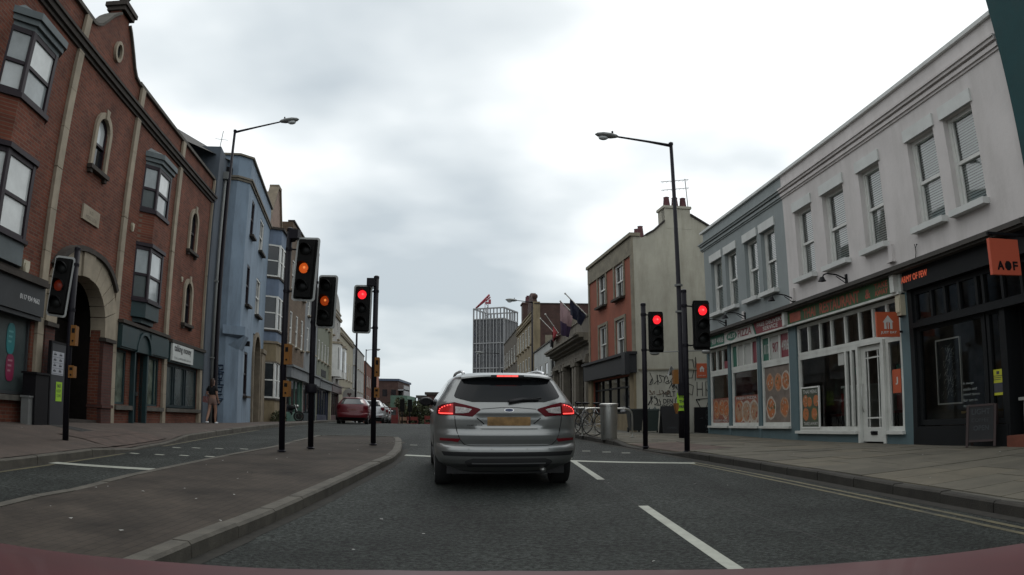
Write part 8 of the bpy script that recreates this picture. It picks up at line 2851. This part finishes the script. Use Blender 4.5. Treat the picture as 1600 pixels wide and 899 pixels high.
# body in the person's own frame: facing -y, so the front is towards -y (walking towards the camera)
BV = [(0, 0, .92), (0, .0, 1.05), (0, .01, 1.2), (0, .01, 1.34), (0, 0, 1.43), (0, -.02, 1.49), (0, -.03, 1.57), (0, -.03, 1.66),
      (-.09, 0, .88), (-.10, -.10, .50), (-.095, -.08, .30), (-.09, -.10, .08), (-.10, -.20, .035),
      (.09, 0, .88), (.09, .06, .50), (.085, .17, .28), (.08, .26, .12), (.085, .20, .04),
      (-.17, .01, 1.36), (-.22, .06, 1.12), (-.22, -.05, .92), (-.22, -.09, .85),
      (.17, .01, 1.36), (.24, .03, 1.12), (.13, -.17, 1.02), (.06, -.21, 1.03)]
BE = [(0, 1), (1, 2), (2, 3), (3, 4), (4, 5), (5, 6), (6, 7), (0, 8), (8, 9), (9, 10), (10, 11), (11, 12), (0, 13), (13, 14), (14, 15), (15, 16), (16, 17), (3, 18), (18, 19), (19, 20), (20, 21), (3, 22), (22, 23), (23, 24), (24, 25)]
BR = [(.14, .10), (.12, .09), (.135, .095), (.12, .085), (.05, .05), (.055, .06), (.078, .09), (.055, .065), .085, .06, .055, .036, .03, .085, .06, .055, .036, .03, .052, .042, .034, .026, .052, .042, .034, .026]
skinmesh('body', BV, BE, BR, M_SKIN)
# five short fingers on each hand
for (hx, hy, hz, dx, dy, dz) in ((-.22, -.10, .83, 0, -.02, -.07), (.03, -.22, 1.03, -.07, -.01, -.01)):
    mb = MB()
    for k in range(4):
        o_ = (k - 1.5) * .017
        p0 = Vector((hx + (o_ if dz < -.05 else 0), hy + (o_ if dz < -.05 else 0), hz + (0 if dz < -.05 else o_)))
        L_ = (.9, 1.05, 1, .8)[k]
        mb.tube([p0, p0 + Vector((dx, dy, dz)) * .6 * L_, p0 + Vector((dx, dy - .02, dz)) * L_], [.009, .008, .006], 5)
    p0 = Vector((hx, hy - .02, hz + .03))
    mb.tube([p0, p0 + Vector((.01, -.03, -.03)), p0 + Vector((.01, -.035, -.055))], [.010, .009, .007], 5)
    pe.part('hand', mb, M_SKIN)
TV = [(0, 0, 1.02), (0, .01, 1.2), (0, .01, 1.34), (0, 0, 1.42), (-.15, .01, 1.37), (-.225, .045, 1.20), (.15, .01, 1.37), (.235, .03, 1.20)]
skinmesh('t_shirt', TV, [(0, 1), (1, 2), (2, 3), (2, 4), (4, 5), (2, 6), (6, 7)], [(.15, .11), (.155, .115), (.14, .10), (.075, .07), .07, .06, .07, .06], M_TOP)
SV = [(0, 0, 1.03), (0, 0, .92), (-.095, -.03, .80), (-.10, -.06, .66), (.095, .015, .80), (.09, .04, .66)]
skinmesh('shorts', SV, [(0, 1), (1, 2), (2, 3), (1, 4), (4, 5)], [(.145, .105), (.16, .12), .10, .085, .10, .085], M_SKIRT)
HV = [(0, -.03, 1.69), (0, .03, 1.64), (0, .055, 1.55), (0, .06, 1.44), (0, .06, 1.36)]
skinmesh('hair', HV, [(0, 1), (1, 2), (2, 3), (3, 4)], [(.06, .06), (.088, .085), (.09, .07), (.085, .05), (.06, .035)], M_HAIR)
mb = MB()
for sg_ in (-1, 1):
    mb.ell((sg_ * .03, -.105, 1.585), (.013, .008, .008), 7, 5)
pe.part('eyes', mb, M_INK)
pe.part('nose', MB().ell((0, -.118, 1.555), (.012, .016, .022), 7, 5), M_SKIN)
pe.part('mouth', MB().ell((0, -.108, 1.515), (.022, .007, .006), 7, 5), mat("lips", (.22, .07, .06), .5, 0))
pe.part('shoe', MB().ell((-.10, -.18, .04), (.045, .13, .042), 10, 6), M_SHOE)
pe.part('shoe', MB().ell((.085, .20, .055), (.045, .12, .045), 10, 6), M_SHOE)
bg_ = Thing('handbag', 'dusty pink bag hanging at the walking person\'s side', 'bag', pe.e.matrix_world.copy(), (.24, .0, .95))
bg_.part('bag_body', MB().prism([(.20, .78), (.36, .80), (.35, 1.02), (.22, 1.02)], -.14, .12), M_BAG)
bg_.part('strap', MB().tube([(.26, -.06, 1.02), (.20, -.03, 1.3), (.13, .0, 1.43), (.20, .06, 1.3), (.28, .06, 1.02)], .012, 5), M_BAG)
